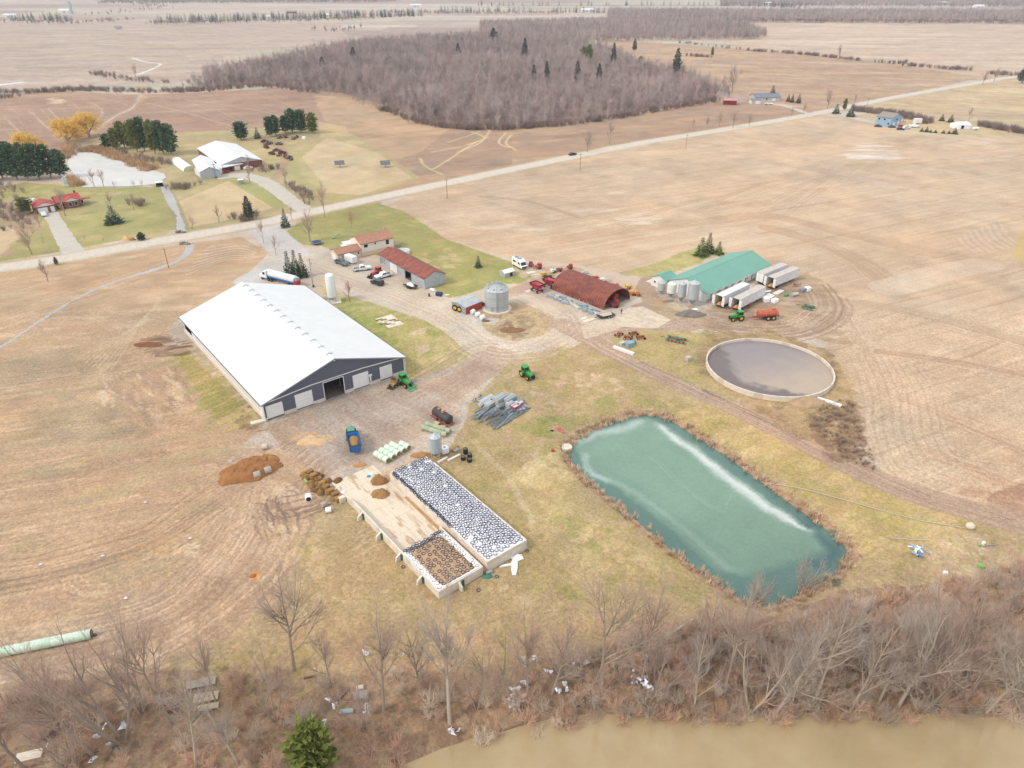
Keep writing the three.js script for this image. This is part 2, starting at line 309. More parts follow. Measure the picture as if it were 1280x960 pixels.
function PAINT({ fill, fillW, line, lineW, dabs, dabsW, rows, tracks, bb, path, ctx, mpp, smooth, area }) {
const [X0, Z0, X1, Z1] = area;
const tan = [206, 183, 158], pink = [203, 184, 170], brown = [172, 141, 120], straw = [214, 186, 138], grass = [176, 166, 98], green = [150, 160, 78], dirt = [194, 168, 146], grey = [202, 194, 186], litter = [168, 131, 112], rut = [160, 132, 112], pale = [224, 206, 184], sand = [222, 196, 164], dry = [196, 164, 118];
ctx.fillStyle = rgb([208, 191, 174]); ctx.fillRect(X0 - 50, Z0 - 50, X1 - X0 + 100, Z1 - Z0 + 100);
// far country: a patchwork of strip fields
if (mpp > 0.8) {
const q = rng(5), cols = [[196, 180, 166], [178, 160, 146], [200, 186, 170], [166, 148, 136], [188, 170, 154], [186, 182, 158], [206, 196, 182], [172, 160, 152]];
for (let z = -14000; z < 900;) {
const dz = rr(q, 60, 170) * (z < -3000 ? 3 : 1); let x = -9000;
while (x < 9000) { const dx = rr(q, 250, 900); fillW([[x, z], [x + dx, z + rr(q, -20, 20)], [x + dx, z + dz], [x, z + dz]], cols[q() * cols.length | 0], 0.8); x += dx; }
z += dz;
}
}
// left far field and its melt-water streaks
fill([[-400, 30], [160, 26], [420, 30], [440, 50], [280, 70], [250, 100], [170, 106], [-400, 118]], [192, 172, 158]);
rows([[-400, 30], [160, 26], [420, 30], [440, 50], [280, 70], [250, 100], [170, 106], [-400, 118]], [0, 80], [240, 74], 9, 2.6, [[170, 148, 134], [208, 192, 176], [178, 158, 136]], 0.6, 0.9);
dabs([[-200, 34], [260, 34], [240, 98], [-200, 112]], 0.0016, 4, 14, [[168, 148, 134], [208, 192, 176], [188, 176, 144]], 0.15, 0.4, 4, 0);
line([[165, 72], [180, 77], [200, 80], [188, 87], [172, 93]], 3, [238, 238, 240], 0.9); line([[125, 55], [150, 56]], 4, [236, 236, 240], 0.8); line([[0, 106], [25, 103]], 8, [238, 240, 244], 0.9);
// right far fields
fill([[930, 26], [1700, 26], [1700, 90], [1235, 98], [1090, 75], [960, 64], [900, 55]], [204, 180, 158]);
dabs([[930, 30], [1500, 30], [1280, 90], [960, 60]], 0.0012, 6, 22, [[196, 174, 156], [226, 208, 186], [204, 182, 160]], 0.2, 0.5, 5, 0.1);
fill([[740, 48], [950, 63], [1090, 76], [1228, 97], [1100, 123], [1030, 138], [930, 122], [860, 102]], [186, 156, 132]);
rows([[740, 48], [950, 63], [1090, 76], [1228, 97], [1100, 123], [1030, 138], [930, 122], [860, 102]], [860, 78], [1180, 100], 7, 2.2, [[174, 142, 120], [214, 184, 156], [184, 152, 124]], 0.55, 0.8);
dabs([[760, 52], [950, 64], [1228, 97], [1100, 122], [930, 118]], 0.003, 3, 10, [[170, 138, 116], [216, 190, 160], [204, 180, 130]], 0.15, 0.45, 4, 0.15);
fill([[1100, 126], [1230, 104], [1700, 40], [1700, 240], [1280, 185], [1200, 172], [1060, 152]], [205, 182, 150]);
dabs([[1100, 126], [1280, 98], [1500, 120], [1280, 185], [1060, 150]], 0.004, 3, 9, [[186, 160, 132], [200, 184, 120], [222, 204, 178]], 0.2, 0.5, 4, 0.2);
// ploughed ground between the wood and the road
const plough = [[-400, 130], [0, 120], [60, 113], [165, 118], [240, 116], [340, 110], [430, 118], [490, 136], [540, 157], [640, 160], [760, 148], [900, 126], [1040, 137], [960, 150], [880, 163], [800, 176], [715, 192], [640, 208], [560, 224], [500, 237], [450, 248], [400, 258], [330, 200], [180, 170], [60, 195], [-400, 230]];
fill(plough, [178, 148, 124]);
fill([[-400, 130], [0, 121], [165, 119], [340, 112], [400, 118], [390, 150], [330, 162], [170, 165], [0, 200], [-400, 230]], [170, 139, 119]);
rows([[-400, 130], [0, 121], [165, 119], [340, 112], [400, 118], [390, 150], [330, 162], [170, 165], [0, 200], [-400, 230]], [200, 122], [290, 165], 6, 0.7, [[206, 178, 152], [196, 168, 142]], 0.7, 0.9);
rows([[-400, 130], [0, 121], [165, 119], [340, 112], [400, 118], [390, 150], [330, 162], [170, 165], [0, 200], [-400, 230]], [200, 122], [290, 165], 1.6, 0.5, [[150, 120, 102], [186, 156, 134]], 0.35, 0.9);
fill([[390, 118], [440, 122], [490, 138], [540, 158], [600, 165], [540, 185], [480, 205], [440, 190], [410, 160]], [200, 170, 138], 0.8);
fill([[560, 162], [760, 152], [890, 132], [960, 146], [860, 160], [700, 192], [560, 222], [500, 222], [520, 195]], [176, 142, 114], 0.7);
rows([[560, 162], [760, 152], [890, 132], [960, 146], [860, 160], [700, 192], [560, 222], [500, 222], [440, 180], [440, 140]], [640, 172], [860, 140], 3.4, 0.8, [[206, 176, 138], [160, 128, 104], [196, 166, 130]], 0.5, 0.9);
dabs(plough, 0.004, 2, 8, [[158, 126, 106], [200, 172, 144], [190, 160, 130]], 0.12, 0.4, 3, -0.3);
fill([[250, 112], [300, 106], [345, 108], [430, 117], [490, 135], [545, 156], [640, 159], [760, 147], [895, 124], [892, 112], [850, 98], [800, 86], [762, 66], [720, 56], [620, 46], [470, 56], [400, 66], [330, 84], [262, 96]], [158, 132, 120]);
for (const p of [[[590, 165], [605, 172], [590, 180], [560, 200], [540, 212]], [[632, 166], [623, 178], [638, 185]], [[612, 163], [600, 178], [572, 190]], [[525, 198], [532, 208], [552, 218]], [[640, 168], [632, 178], [645, 188]], [[560, 178], [590, 168], [600, 164]], [[540, 190], [580, 182], [610, 172]]]) { line(p, 1.6, [220, 196, 146], 0.8); }
for (const p of [[[80, 122], [110, 127], [128, 140], [112, 160]], [[40, 134], [80, 126], [130, 124], [160, 132]], [[60, 135], [75, 150], [100, 165]], [[210, 122], [260, 128], [330, 140], [380, 156]], [[180, 128], [230, 140], [290, 158]], [[40, 140], [60, 160], [90, 172]], [[10, 150], [30, 170], [50, 180]]]) line(p, 1.5, [204, 178, 154], 0.65);
dabs([[55, 128], [66, 122], [80, 126], [74, 131]], 0.05, 2, 5, [[224, 200, 172]], 0.5, 0.9);
line([[172, 108], [178, 120], [165, 135], [150, 142], [130, 154], [118, 164], [108, 172], [100, 180]], 6, [186, 158, 130], 0.9); line([[176, 116], [166, 134], [148, 143], [128, 156]], 1.2, [216, 214, 214], 0.7);
// pasture and lawns round the white barns
fill([[60, 195], [130, 168], [190, 168], [330, 160], [430, 160], [470, 185], [525, 222], [450, 248], [400, 259], [340, 273], [230, 292], [205, 240], [100, 190]], [188, 170, 118]);
dabs([[60, 195], [130, 168], [330, 160], [430, 160], [470, 185], [525, 222], [400, 259], [230, 290], [205, 240]], 0.03, 1.5, 6, [[172, 168, 96], [214, 188, 140], [204, 178, 126], [180, 160, 112]], 0.15, 0.5);
fill([[408, 172], [470, 190], [515, 222], [450, 244], [400, 240], [376, 218], [372, 200]], [214, 186, 144], 0.85); fill([[398, 152], [430, 158], [440, 170], [400, 172]], [214, 190, 150], 0.7);
fill([[218, 254], [285, 226], [345, 258], [300, 272], [235, 284]], [218, 190, 142], 0.9); fill([[285, 226], [305, 222], [362, 256], [345, 262]], [170, 170, 92], 0.8);
fill([[340, 180], [372, 190], [405, 232], [392, 250], [375, 235], [350, 205]], [184, 172, 106], 0.7); line([[330, 172], [355, 190], [352, 212], [345, 222]], 5, [178, 150, 128], 0.8);
// the house west of the creek: lawn, bare ground under the trees
fill([[-60, 250], [30, 228], [95, 233], [200, 234], [216, 250], [224, 286], [150, 300], [80, 314], [-60, 336]], [176, 166, 100]);
dabs([[-60, 250], [30, 228], [200, 234], [224, 286], [80, 314], [-60, 334]], 0.04, 1.2, 5, [[164, 166, 82], [206, 186, 128], [190, 172, 110], [156, 158, 76]], 0.2, 0.55);
fill([[-60, 262], [20, 250], [50, 275], [70, 312], [-60, 330]], [190, 158, 130], 0.75); fill([[-60, 285], [15, 283], [24, 300], [0, 318], [-60, 326]], [206, 186, 152], 0.9); fill([[10, 305], [55, 285], [78, 312], [20, 324]], [172, 168, 92], 0.7);
fill([[60, 196], [90, 176], [110, 178], [100, 190], [160, 196], [205, 210], [216, 218], [204, 228], [216, 214], [150, 190], [118, 184]], [206, 172, 128], 0.7);
line([[205, 232], [212, 246], [220, 262], [226, 280], [228, 292]], 5, [170, 158, 110], 0.8);
// --- big stubble field east of the road
const east = [[470, 262], [520, 240], [600, 223], [715, 199], [880, 169], [1030, 143], [1060, 150], [1160, 170], [1290, 186], [1900, 250], [1900, 900], [1290, 690], [1240, 640], [1120, 600], [1060, 540], [1060, 470], [1010, 400], [960, 330], [900, 320], [830, 330], [790, 345], [720, 330], [640, 322], [560, 300]];
fill(east, [208, 182, 154]);
rows(east, [640, 280], [1180, 200], 1.52, 0.6, [[182, 154, 128], [228, 206, 180], [194, 166, 138]], 0.5, 0.6); for (let k = 0; k < 9; k++) tracks([[660 + k * 40, 300 - k * 4], [800 + k * 34, 270 - k * 8], [1000 + k * 20, 232 - k * 9]], 14, 5, 0.5, [[184, 154, 126], [226, 206, 180]], 0.5); rows(east, [640, 280], [1180, 200], 17, 1.1, [[176, 146, 120], [186, 158, 130]], 0.5, 0.5);
rows([[470, 262], [520, 240], [600, 223], [700, 240], [760, 290], [720, 330], [640, 322], [560, 300]], [500, 255], [720, 320], 1.1, 0.35, [[190, 164, 140], [226, 206, 182]], 0.4, 0.8);
dabs(east, 0.005, 1.2, 6, [[196, 168, 142], [224, 202, 178], [204, 178, 148]], 0.06, 0.2, 7, -0.22);
// the field's broad bends, drawn where the harvester turned
for (const [p, w, c, a] of [[[[700, 300], [800, 285], [900, 275], [960, 270], [1060, 292], [1160, 316], [1230, 328]], 9, [188, 156, 124], 0.4], [[[960, 285], [1030, 305], [1090, 335], [1110, 355]], 8, [186, 152, 118], 0.45], [[[900, 330], [1000, 345], [1050, 375], [1080, 420], [1110, 470], [1130, 520]], 6, [200, 172, 148], 0.5], [[[940, 200], [1040, 215], [1160, 240], [1290, 270]], 8, [196, 172, 150], 0.5], [[[1110, 360], [1180, 340], [1230, 330]], 12, [222, 202, 180], 0.6], [[[1050, 390], [1080, 380], [1180, 400], [1290, 430]], 6, [188, 160, 132], 0.4], [[[1100, 440], [1180, 450], [1290, 470]], 3, [178, 146, 122], 0.5], [[[1130, 500], [1200, 530], [1290, 570]], 3, [184, 154, 128], 0.5], [[[1150, 560], [1220, 590], [1290, 620]], 4, [184, 150, 122], 0.4], [[[600, 245], [660, 252], [720, 270]], 3, [182, 152, 130], 0.5]]) { line(p, w, c, a); tracks(p, w * 1.6, 8, 0.5, [c, [224, 204, 180]], a * 0.7); }
dabs([[1095, 172], [1110, 198], [1070, 204], [1060, 190]], 0.02, 2, 5, [[226, 220, 214]], 0.3, 0.6, 3, 0); dabs([[830, 282], [800, 262], [740, 262], [780, 280]], 0.02, 1.5, 4, [[226, 214, 200]], 0.3, 0.6, 3, 0); dabs([[640, 270], [690, 270], [680, 290], [610, 285]], 0.02, 1.5, 4, [[222, 208, 190]], 0.3, 0.5, 3, 0);
for (let k = 0; k < 16; k++) line([[1194 + k * 3.6, 297 - k * 1.4], [1200 + k * 4, 305 - k * 0.6], [1216 + k * 4, 318 - k * 0.8]], 1.1, k % 2 ? [220, 204, 186] : [192, 172, 154], 0.35);
fill([[1262, 320], [1275, 290], [1400, 250], [1400, 370], [1285, 335]], [214, 182, 112], 0.8);
// arcs of rows round the slurry store
for (let k = 0; k < 26; k++) line([[1060 + k * 3.4, 440 + k * 0.6], [1078 + k * 3.6, 490], [1082 + k * 4, 545], [1100 + k * 4.2, 590 - k * 0.8], [1150 + k * 5, 622 - k * 1.6]], 0.4, k % 3 ? [226, 206, 182] : [186, 160, 138], 0.3);
fill([[1235, 620], [1290, 600], [1500, 640], [1500, 760], [1290, 680], [1225, 640]], [184, 140, 110], 0.85);
dabs([[1200, 560], [1400, 600], [1400, 740], [1225, 640]], 0.08, 0.5, 1.8, [[168, 124, 98], [206, 172, 140]], 0.2, 0.5, 3, 0.3);
// --- west field
const west = [[-500, 372], [0, 338], [120, 320], [225, 306], [300, 296], [338, 316], [330, 340], [225, 395], [200, 440], [330, 530], [280, 580], [340, 640], [280, 760], [120, 830], [-200, 880], [-500, 900]];
fill(west, [198, 167, 136]);
rows([[-500, 560], [0, 470], [160, 440], [240, 520], [270, 580], [240, 650], [160, 700], [0, 760], [-500, 860]], [0, 640], [240, 598], 0.78, 0.3, [[164, 132, 104], [176, 144, 116], [226, 200, 170]], 0.8, 0.4);
rows([[-500, 380], [0, 345], [220, 312], [235, 330], [120, 380], [0, 440], [-500, 560]], [0, 420], [220, 345], 1.5, 0.5, [[172, 140, 112], [222, 196, 166]], 0.6, 0.5);
dabs(west, 0.12, 0.5, 2.6, [[182, 150, 120], [220, 194, 164], [186, 164, 124], [196, 162, 128]], 0.1, 0.4, 2.6, -0.25);
dabs([[0, 450], [150, 430], [180, 480], [150, 560], [60, 600], [0, 560]], 0.07, 1, 3.2, [[166, 142, 102], [176, 150, 116], [172, 150, 108]], 0.1, 0.32, 3, -0.3);
dabs([[110, 460], [190, 440], [220, 500], [180, 560], [120, 540]], 0.1, 1, 3, [[164, 138, 108], [172, 150, 112], [210, 186, 158]], 0.15, 0.4);
dabs([[150, 560], [280, 560], [250, 660], [170, 680], [60, 650]], 0.08, 0.8, 3, [[170, 140, 112], [184, 160, 112], [176, 150, 126]], 0.12, 0.38, 2.5, -0.3);
// headland bends by the road
for (let k = 0; k < 15; k++) line([[232 + k * 1.5, 345 - k * 2.4], [275 + k * 2, 328 - k * 1.6], [312 + k * 0.4, 322 - k * 0.6], [318 - k * 1.2, 310 - k * 0.2], [290 - k * 1.6, 306 - k * 0.1], [255, 312]], 0.7, k % 2 ? [226, 208, 186] : [176, 150, 130], 0.55);
for (let k = 0; k < 9; k++) line([[96 + k * 5, 450 + k * 2], [130 + k * 4, 428], [165 + k * 2, 412 - k * 2], [200, 396 - k * 3]], 0.5, [220, 196, 166], 0.45);
// --- ground between the barns and the river: worn grass
const sward = [[340, 560], [420, 620], [560, 560], [640, 440], [720, 420], [860, 480], [1000, 545], [1120, 605], [1290, 668], [1500, 740], [1500, 1000], [-100, 1000], [-100, 870], [200, 820], [340, 700]];
fill(sward, [188, 160, 114]);
dabs(sward, 0.5, 0.3, 1.5, [[172, 152, 88], [214, 188, 140], [182, 150, 104], [206, 176, 124], [164, 146, 80]], 0.08, 0.38);
dabs([[560, 560], [640, 480], [720, 440], [860, 500], [1000, 570], [900, 560], [800, 500], [690, 540], [760, 640], [900, 740], [700, 760], [560, 620]], 0.25, 0.6, 2.6, [[160, 150, 78], [174, 160, 88], [190, 164, 104]], 0.1, 0.34);
dabs([[640, 590], [700, 560], [720, 620], [800, 690], [860, 730], [740, 740], [660, 660]], 0.2, 0.8, 3, [[216, 186, 130], [224, 198, 146], [204, 172, 112]], 0.15, 0.4);
dabs([[690, 640], [760, 660], [860, 730], [880, 755], [800, 740], [720, 690]], 0.14, 0.6, 2, [[146, 154, 70], [160, 160, 80]], 0.2, 0.42);
dabs([[600, 580], [640, 560], [700, 700], [650, 720], [620, 640]], 0.3, 0.5, 2.2, [[160, 140, 82], [178, 150, 96], [190, 160, 110]], 0.15, 0.4);
// east bank of the pond
fill([[820, 500], [880, 490], [1000, 548], [1120, 608], [1230, 650], [1180, 680], [1090, 700], [1060, 660], [980, 600], [900, 548]], [208, 174, 110], 0.7);
dabs([[820, 500], [880, 490], [1000, 548], [1120, 608], [1230, 650], [1180, 680], [1090, 700], [1060, 660], [980, 600], [900, 548]], 0.3, 0.5, 2.4, [[182, 162, 84], [222, 192, 134], [196, 160, 100], [170, 156, 80]], 0.12, 0.42, 2, -0.6);
// grass islands of the yard
const lawn = [[352, 292], [400, 263], [458, 250], [505, 264], [560, 300], [640, 328], [668, 345], [640, 358], [600, 366], [560, 372], [545, 362], [470, 318], [440, 322], [398, 306], [372, 306]];
fill(lawn, [166, 160, 88]); dabs(lawn, 0.2, 0.6, 2.6, [[146, 156, 66], [200, 176, 112], [160, 160, 78], [188, 168, 100]], 0.15, 0.45); dabs([[520, 320], [560, 310], [580, 330], [545, 345]], 0.25, 0.6, 2, [[214, 186, 136]], 0.2, 0.6);
const lawn2 = [[398, 356], [420, 366], [470, 380], [530, 400], [575, 425], [592, 440], [584, 452], [545, 466], [512, 474], [504, 456], [440, 408]];
fill(lawn2, [182, 168, 96]); dabs(lawn2, 0.3, 0.5, 2.2, [[150, 156, 68], [206, 180, 122], [166, 158, 80], [196, 168, 108]], 0.15, 0.5);
dabs([[420, 372], [450, 382], [500, 430], [510, 455], [480, 440], [430, 400]], 0.3, 0.6, 2.4, [[132, 152, 58], [146, 158, 66]], 0.2, 0.45); dabs([[520, 410], [575, 430], [585, 445], [530, 466], [520, 440]], 0.3, 0.5, 2, [[218, 190, 138], [206, 176, 122]], 0.2, 0.5);
fill([[512, 414], [535, 408], [532, 416], [515, 420]], [204, 178, 150], 0.9); fill([[517, 434], [536, 430], [538, 438], [525, 444]], [208, 184, 156], 0.8); dabs([[390, 345], [425, 355], [425, 372], [396, 358]], 0.3, 0.5, 2, [[216, 186, 128]], 0.3, 0.7);
// strip of grass beside the big barn's west wall
const strip = [[212, 440], [228, 436], [270, 475], [318, 525], [320, 535], [290, 538], [262, 512]];
fill(strip, [196, 170, 104]); dabs(strip, 0.4, 0.4, 1.8, [[160, 152, 70], [218, 184, 122], [170, 158, 80]], 0.2, 0.5, 3, -0.8);
dabs([[165, 430], [200, 418], [240, 428], [225, 446], [190, 440]], 0.6, 0.4, 1.6, [[132, 92, 68], [156, 112, 84], [196, 160, 128]], 0.25, 0.7, 2.4, -0.3); dabs([[205, 405], [225, 395], [250, 425], [222, 424]], 0.4, 0.6, 2, [[206, 192, 178], [190, 170, 150]], 0.3, 0.7);
dabs([[120, 470], [220, 460], [240, 500], [200, 530], [130, 510]], 0.3, 0.3, 1.2, [[164, 138, 118], [222, 200, 176], [180, 152, 130]], 0.2, 0.6, 4, 0.9);
dabs([[305, 500], [330, 520], [345, 535], [325, 540], [300, 536]], 0.5, 0.4, 1.2, [[140, 100, 74], [168, 130, 92]], 0.2, 0.6);
// --- gravel drive, loop and yard
const yard = [[345, 306], [372, 318], [404, 310], [424, 320], [450, 330], [500, 362], [545, 378], [575, 376], [560, 405], [520, 396], [470, 374], [420, 360], [396, 344], [372, 336], [340, 352], [300, 352], [322, 330]];
fill(yard, [207, 195, 180]); dabs(yard, 0.2, 0.4, 1.6, [[188, 174, 162], [216, 206, 194]], 0.08, 0.22, 5, -0.6);
line([[326, 280], [342, 296], [358, 312], [375, 326]], 12, [204, 198, 194]); line([[362, 318], [340, 334], [312, 350]], 10, [204, 198, 192]);
line([[380, 326], [430, 346], [490, 366], [540, 388], [575, 408], [598, 426], [612, 438]], 11, [212, 197, 178]);
line([[560, 398], [590, 376], [640, 362], [668, 372], [700, 392], [714, 414], [690, 430], [645, 440], [606, 436]], 10, [211, 193, 172]);
const island = [[590, 392], [612, 384], [644, 378], [672, 386], [692, 398], [694, 410], [676, 420], [640, 426], [610, 414]];
fill(island, [198, 168, 124]); dabs(island, 0.7, 0.4, 1.6, [[174, 150, 92], [216, 186, 138], [150, 122, 94], [190, 154, 112]], 0.15, 0.5); dabs([[630, 400], [660, 395], [675, 410], [640, 424], [615, 412]], 0.7, 0.4, 1.3, [[140, 116, 96], [166, 138, 110]], 0.2, 0.6); fill([[566, 388], [600, 396], [625, 398], [618, 406], [585, 402]], [206, 198, 190], 0.8);
line([[700, 404], [745, 428], [790, 452], [850, 480], [920, 510], [1010, 555], [1110, 604], [1220, 640], [1400, 690]], 6.5, [186, 160, 138]); line([[880, 488], [940, 518], [1000, 548]], 1.2, [128, 104, 86], 0.55);
tracks([[700, 404], [745, 428], [790, 452], [850, 480], [920, 510], [1010, 555], [1110, 604], [1220, 640], [1400, 690]], 5, 16, 0.4, [[152, 126, 106], [214, 190, 166], [168, 140, 120]], 0.45);
line([[640, 366], [665, 354], [690, 345], [720, 338]], 6, [188, 162, 140], 0.9); dabs([[640, 330], [700, 330], [720, 345], [690, 352], [655, 350]], 0.5, 0.5, 2, [[216, 204, 190], [188, 158, 132], [206, 186, 164]], 0.3, 0.7);
line([[714, 410], [760, 416], [820, 412], [880, 402], [950, 408], [1000, 404], [1030, 385], [1010, 360], [970, 330]], 8, [194, 166, 144], 0.9); line([[800, 385], [815, 378], [806, 362], [812, 350]], 6, [176, 150, 132], 0.9);
fill([[880, 388], [960, 360], [1010, 340], [1040, 380], [1045, 410], [960, 415], [880, 410]], [186, 156, 130], 0.8); dabs([[880, 388], [960, 360], [1010, 340], [1050, 380], [1060, 430], [960, 415], [880, 410]], 0.4, 0.5, 2, [[160, 130, 108], [206, 182, 158], [176, 150, 108]], 0.15, 0.5, 2, 0.2);
tracks([[880, 402], [930, 412], [980, 412], [1015, 400], [1030, 380], [1015, 355]], 12, 16, 0.45, [[150, 124, 106], [212, 190, 168]], 0.5); tracks([[760, 414], [820, 410], [880, 404]], 8, 10, 0.4, [[150, 124, 106], [214, 192, 170]], 0.5);
fill([[790, 390], [835, 400], [850, 390], [815, 372]], [180, 156, 138], 0.6);
dabs([[800, 365], [830, 372], [900, 395], [860, 405], [815, 392]], 0.4, 0.5, 2, [[190, 166, 110], [206, 172, 120], [160, 146, 84]], 0.2, 0.5); dabs([[810, 372], [832, 372], [828, 384], [812, 382]], 0.5, 0.5, 1.6, [[214, 160, 108]], 0.3, 0.6);
fill([[780, 340], [815, 330], [880, 305], [905, 312], [880, 325], [820, 350]], [182, 172, 96], 0.8); dabs([[780, 342], [815, 330], [880, 305], [905, 312], [820, 352]], 0.3, 0.5, 2, [[156, 158, 72], [206, 180, 116]], 0.2, 0.5);
fill([[725, 408], [760, 395], [790, 402], [770, 412], [730, 424]], [224, 206, 184], 0.7);
// grass between track, loop and slurry store
const mid = [[760, 424], [800, 412], [880, 416], [960, 418], [890, 440], [890, 470], [940, 505], [880, 486], [800, 450]];
fill(mid, [198, 172, 110]); dabs(mid, 0.4, 0.5, 2.2, [[170, 158, 80], [216, 186, 132], [186, 164, 96], [200, 160, 110]], 0.15, 0.48);
const ring = [[890, 418], [960, 412], [1040, 440], [1062, 480], [1075, 540], [1060, 570], [1000, 545], [930, 505], [880, 470], [868, 440]];
fill(ring, [196, 160, 112], 0.85); dabs(ring, 0.5, 0.5, 2, [[158, 134, 78], [206, 170, 124], [150, 116, 92], [176, 152, 86]], 0.2, 0.5); dabs([[1020, 510], [1070, 500], [1080, 570], [1040, 580], [1010, 540]], 0.8, 0.4, 1.6, [[134, 100, 80], [160, 120, 96], [150, 128, 80]], 0.25, 0.6);
const mid2 = [[640, 448], [700, 432], [760, 448], [850, 490], [900, 520], [820, 500], [720, 530], [660, 560], [600, 560], [575, 540], [590, 500]];
fill(mid2, [198, 166, 112], 0.75); dabs(mid2, 0.4, 0.5, 2.2, [[168, 154, 80], [216, 184, 134], [204, 168, 130], [178, 156, 92]], 0.15, 0.45); dabs([[640, 530], [760, 500], [840, 500], [760, 515], [680, 545]], 0.4, 0.6, 2, [[146, 150, 66], [160, 156, 76]], 0.2, 0.45); dabs([[690, 470], [730, 465], [790, 480], [770, 495], [700, 490]], 0.4, 0.5, 1.6, [[226, 198, 160], [212, 178, 140]], 0.3, 0.6);
dabs([[660, 490], [690, 490], [694, 505], [664, 508]], 0.6, 0.4, 1.2, [[210, 190, 166], [170, 146, 126]], 0.3, 0.6);
// the working yard in front of the barn
const work = [[612, 432], [650, 442], [610, 475], [575, 498], [548, 520], [520, 548], [470, 566], [410, 592], [392, 620], [360, 640], [330, 590], [350, 556], [332, 532], [400, 508], [470, 488], [530, 470], [580, 452]];
fill(work, [194, 169, 145]); dabs(work, 0.5, 0.3, 1.4, [[170, 144, 124], [212, 188, 166], [178, 152, 132]], 0.06, 0.2, 5, 0.75);
tracks([[620, 440], [570, 468], [510, 505], [440, 545], [380, 585], [340, 640], [290, 720], [200, 800], [60, 850]], 16, 60, 0.35, [[160, 134, 114], [218, 194, 170], [150, 124, 106]], 0.4); tracks([[640, 440], [600, 440], [575, 465], [520, 490]], 9, 14, 0.4, [[176, 150, 130], [222, 200, 176]], 0.45);
tracks([[560, 400], [610, 436], [660, 438], [700, 420], [720, 405]], 9, 20, 0.4, [[182, 156, 134], [226, 206, 184]], 0.45); tracks([[380, 330], [450, 352], [540, 388], [600, 428]], 9, 16, 0.45, [[190, 170, 152], [222, 208, 192]], 0.4); tracks([[600, 374], [650, 366], [700, 392], [712, 414]], 8, 14, 0.4, [[182, 158, 138], [222, 202, 182]], 0.4);
fill([[425, 530], [470, 512], [520, 505], [500, 515], [470, 535], [440, 560]], [198, 190, 180], 0.6); fill([[505, 503], [545, 492], [560, 495], [520, 508]], [206, 194, 180], 0.6); dabs([[400, 510], [480, 495], [560, 490], [520, 520], [430, 580], [400, 570]], 0.5, 0.6, 2.4, [[196, 188, 180], [164, 146, 134], [176, 158, 144]], 0.08, 0.22, 5, 0.75);
fill([[505, 476], [560, 462], [588, 452], [570, 464], [520, 482]], [176, 166, 158], 0.6);
dabs([[362, 545], [385, 538], [415, 545], [410, 558], [375, 560]], 0.7, 0.5, 1.8, [[214, 168, 118], [226, 186, 140]], 0.25, 0.6); fill([[376, 548], [388, 543], [398, 548], [388, 556]], [234, 206, 172], 0.8);
// churned ground round the heap, going to the west field and the trees
const churn = [[350, 560], [400, 600], [380, 660], [360, 720], [300, 790], [180, 830], [40, 850], [-60, 850], [-60, 800], [100, 790], [230, 730], [290, 660], [270, 600], [300, 560]];
fill(churn, [200, 172, 146], 0.85); dabs(churn, 0.4, 0.4, 1.8, [[176, 146, 122], [218, 194, 168], [206, 164, 114], [186, 154, 126]], 0.12, 0.42, 3, 0.5);
tracks([[360, 600], [340, 660], [300, 720], [230, 780], [120, 820], [-40, 850]], 15, 50, 0.35, [[166, 138, 114], [222, 198, 170], [176, 146, 120]], 0.42); tracks([[340, 590], [270, 640], [190, 690], [60, 730], [-60, 750]], 16, 44, 0.35, [[172, 142, 114], [218, 188, 150], [160, 130, 106]], 0.42);
tracks([[350, 618], [360, 640], [370, 665]], 8, 14, 0.4, [[120, 100, 90], [140, 118, 104]], 0.5); tracks([[350, 625], [380, 620], [400, 600]], 10, 12, 0.4, [[120, 100, 90], [140, 118, 104]], 0.45); tracks([[215, 700], [218, 690], [230, 682], [250, 680]], 4, 8, 0.4, [[226, 202, 172], [150, 122, 100]], 0.6); tracks([[95, 715], [100, 730], [115, 738], [140, 735]], 3, 5, 0.35, [[224, 198, 164]], 0.6);
dabs([[150, 690], [180, 670], [240, 670], [200, 700], [150, 720]], 0.4, 0.3, 1, [[224, 176, 116], [214, 164, 108]], 0.2, 0.5, 3, -0.3); dabs([[311, 712], [322, 714], [320, 726], [310, 722]], 3, 0.3, 0.7, [[206, 130, 66], [226, 160, 90]], 0.5, 0.9);
dabs([[340, 640], [430, 680], [500, 760], [420, 800], [340, 780]], 0.5, 0.3, 1.4, [[220, 190, 144], [206, 170, 116], [186, 154, 110]], 0.15, 0.45);
line([[600, 560], [618, 578], [634, 594], [644, 612], [654, 632], [664, 652]], 1.3, [210, 194, 168], 0.32); tracks([[430, 690], [460, 670], [480, 660], [440, 640]], 4, 6, 0.4, [[222, 202, 170]], 0.5);
// --- leaf litter under the bank trees
const lit = [[-100, 880], [60, 850], [200, 838], [330, 830], [420, 845], [520, 835], [600, 842], [700, 818], [790, 790], [860, 775], [950, 775], [1060, 740], [1140, 735], [1290, 700], [1600, 720], [1600, 1000], [-100, 1100]];
fill(lit, [160, 128, 102], 0.7); dabs(lit, 1.4, 0.25, 1.2, [[134, 100, 78], [186, 152, 122], [150, 112, 84], [184, 142, 104], [120, 94, 76], [172, 154, 118]], 0.15, 0.55);
dabs([[280, 770], [600, 790], [860, 760], [800, 830], [600, 850], [300, 850]], 0.6, 0.4, 1.6, [[176, 134, 104], [204, 168, 118], [188, 146, 112]], 0.12, 0.4);
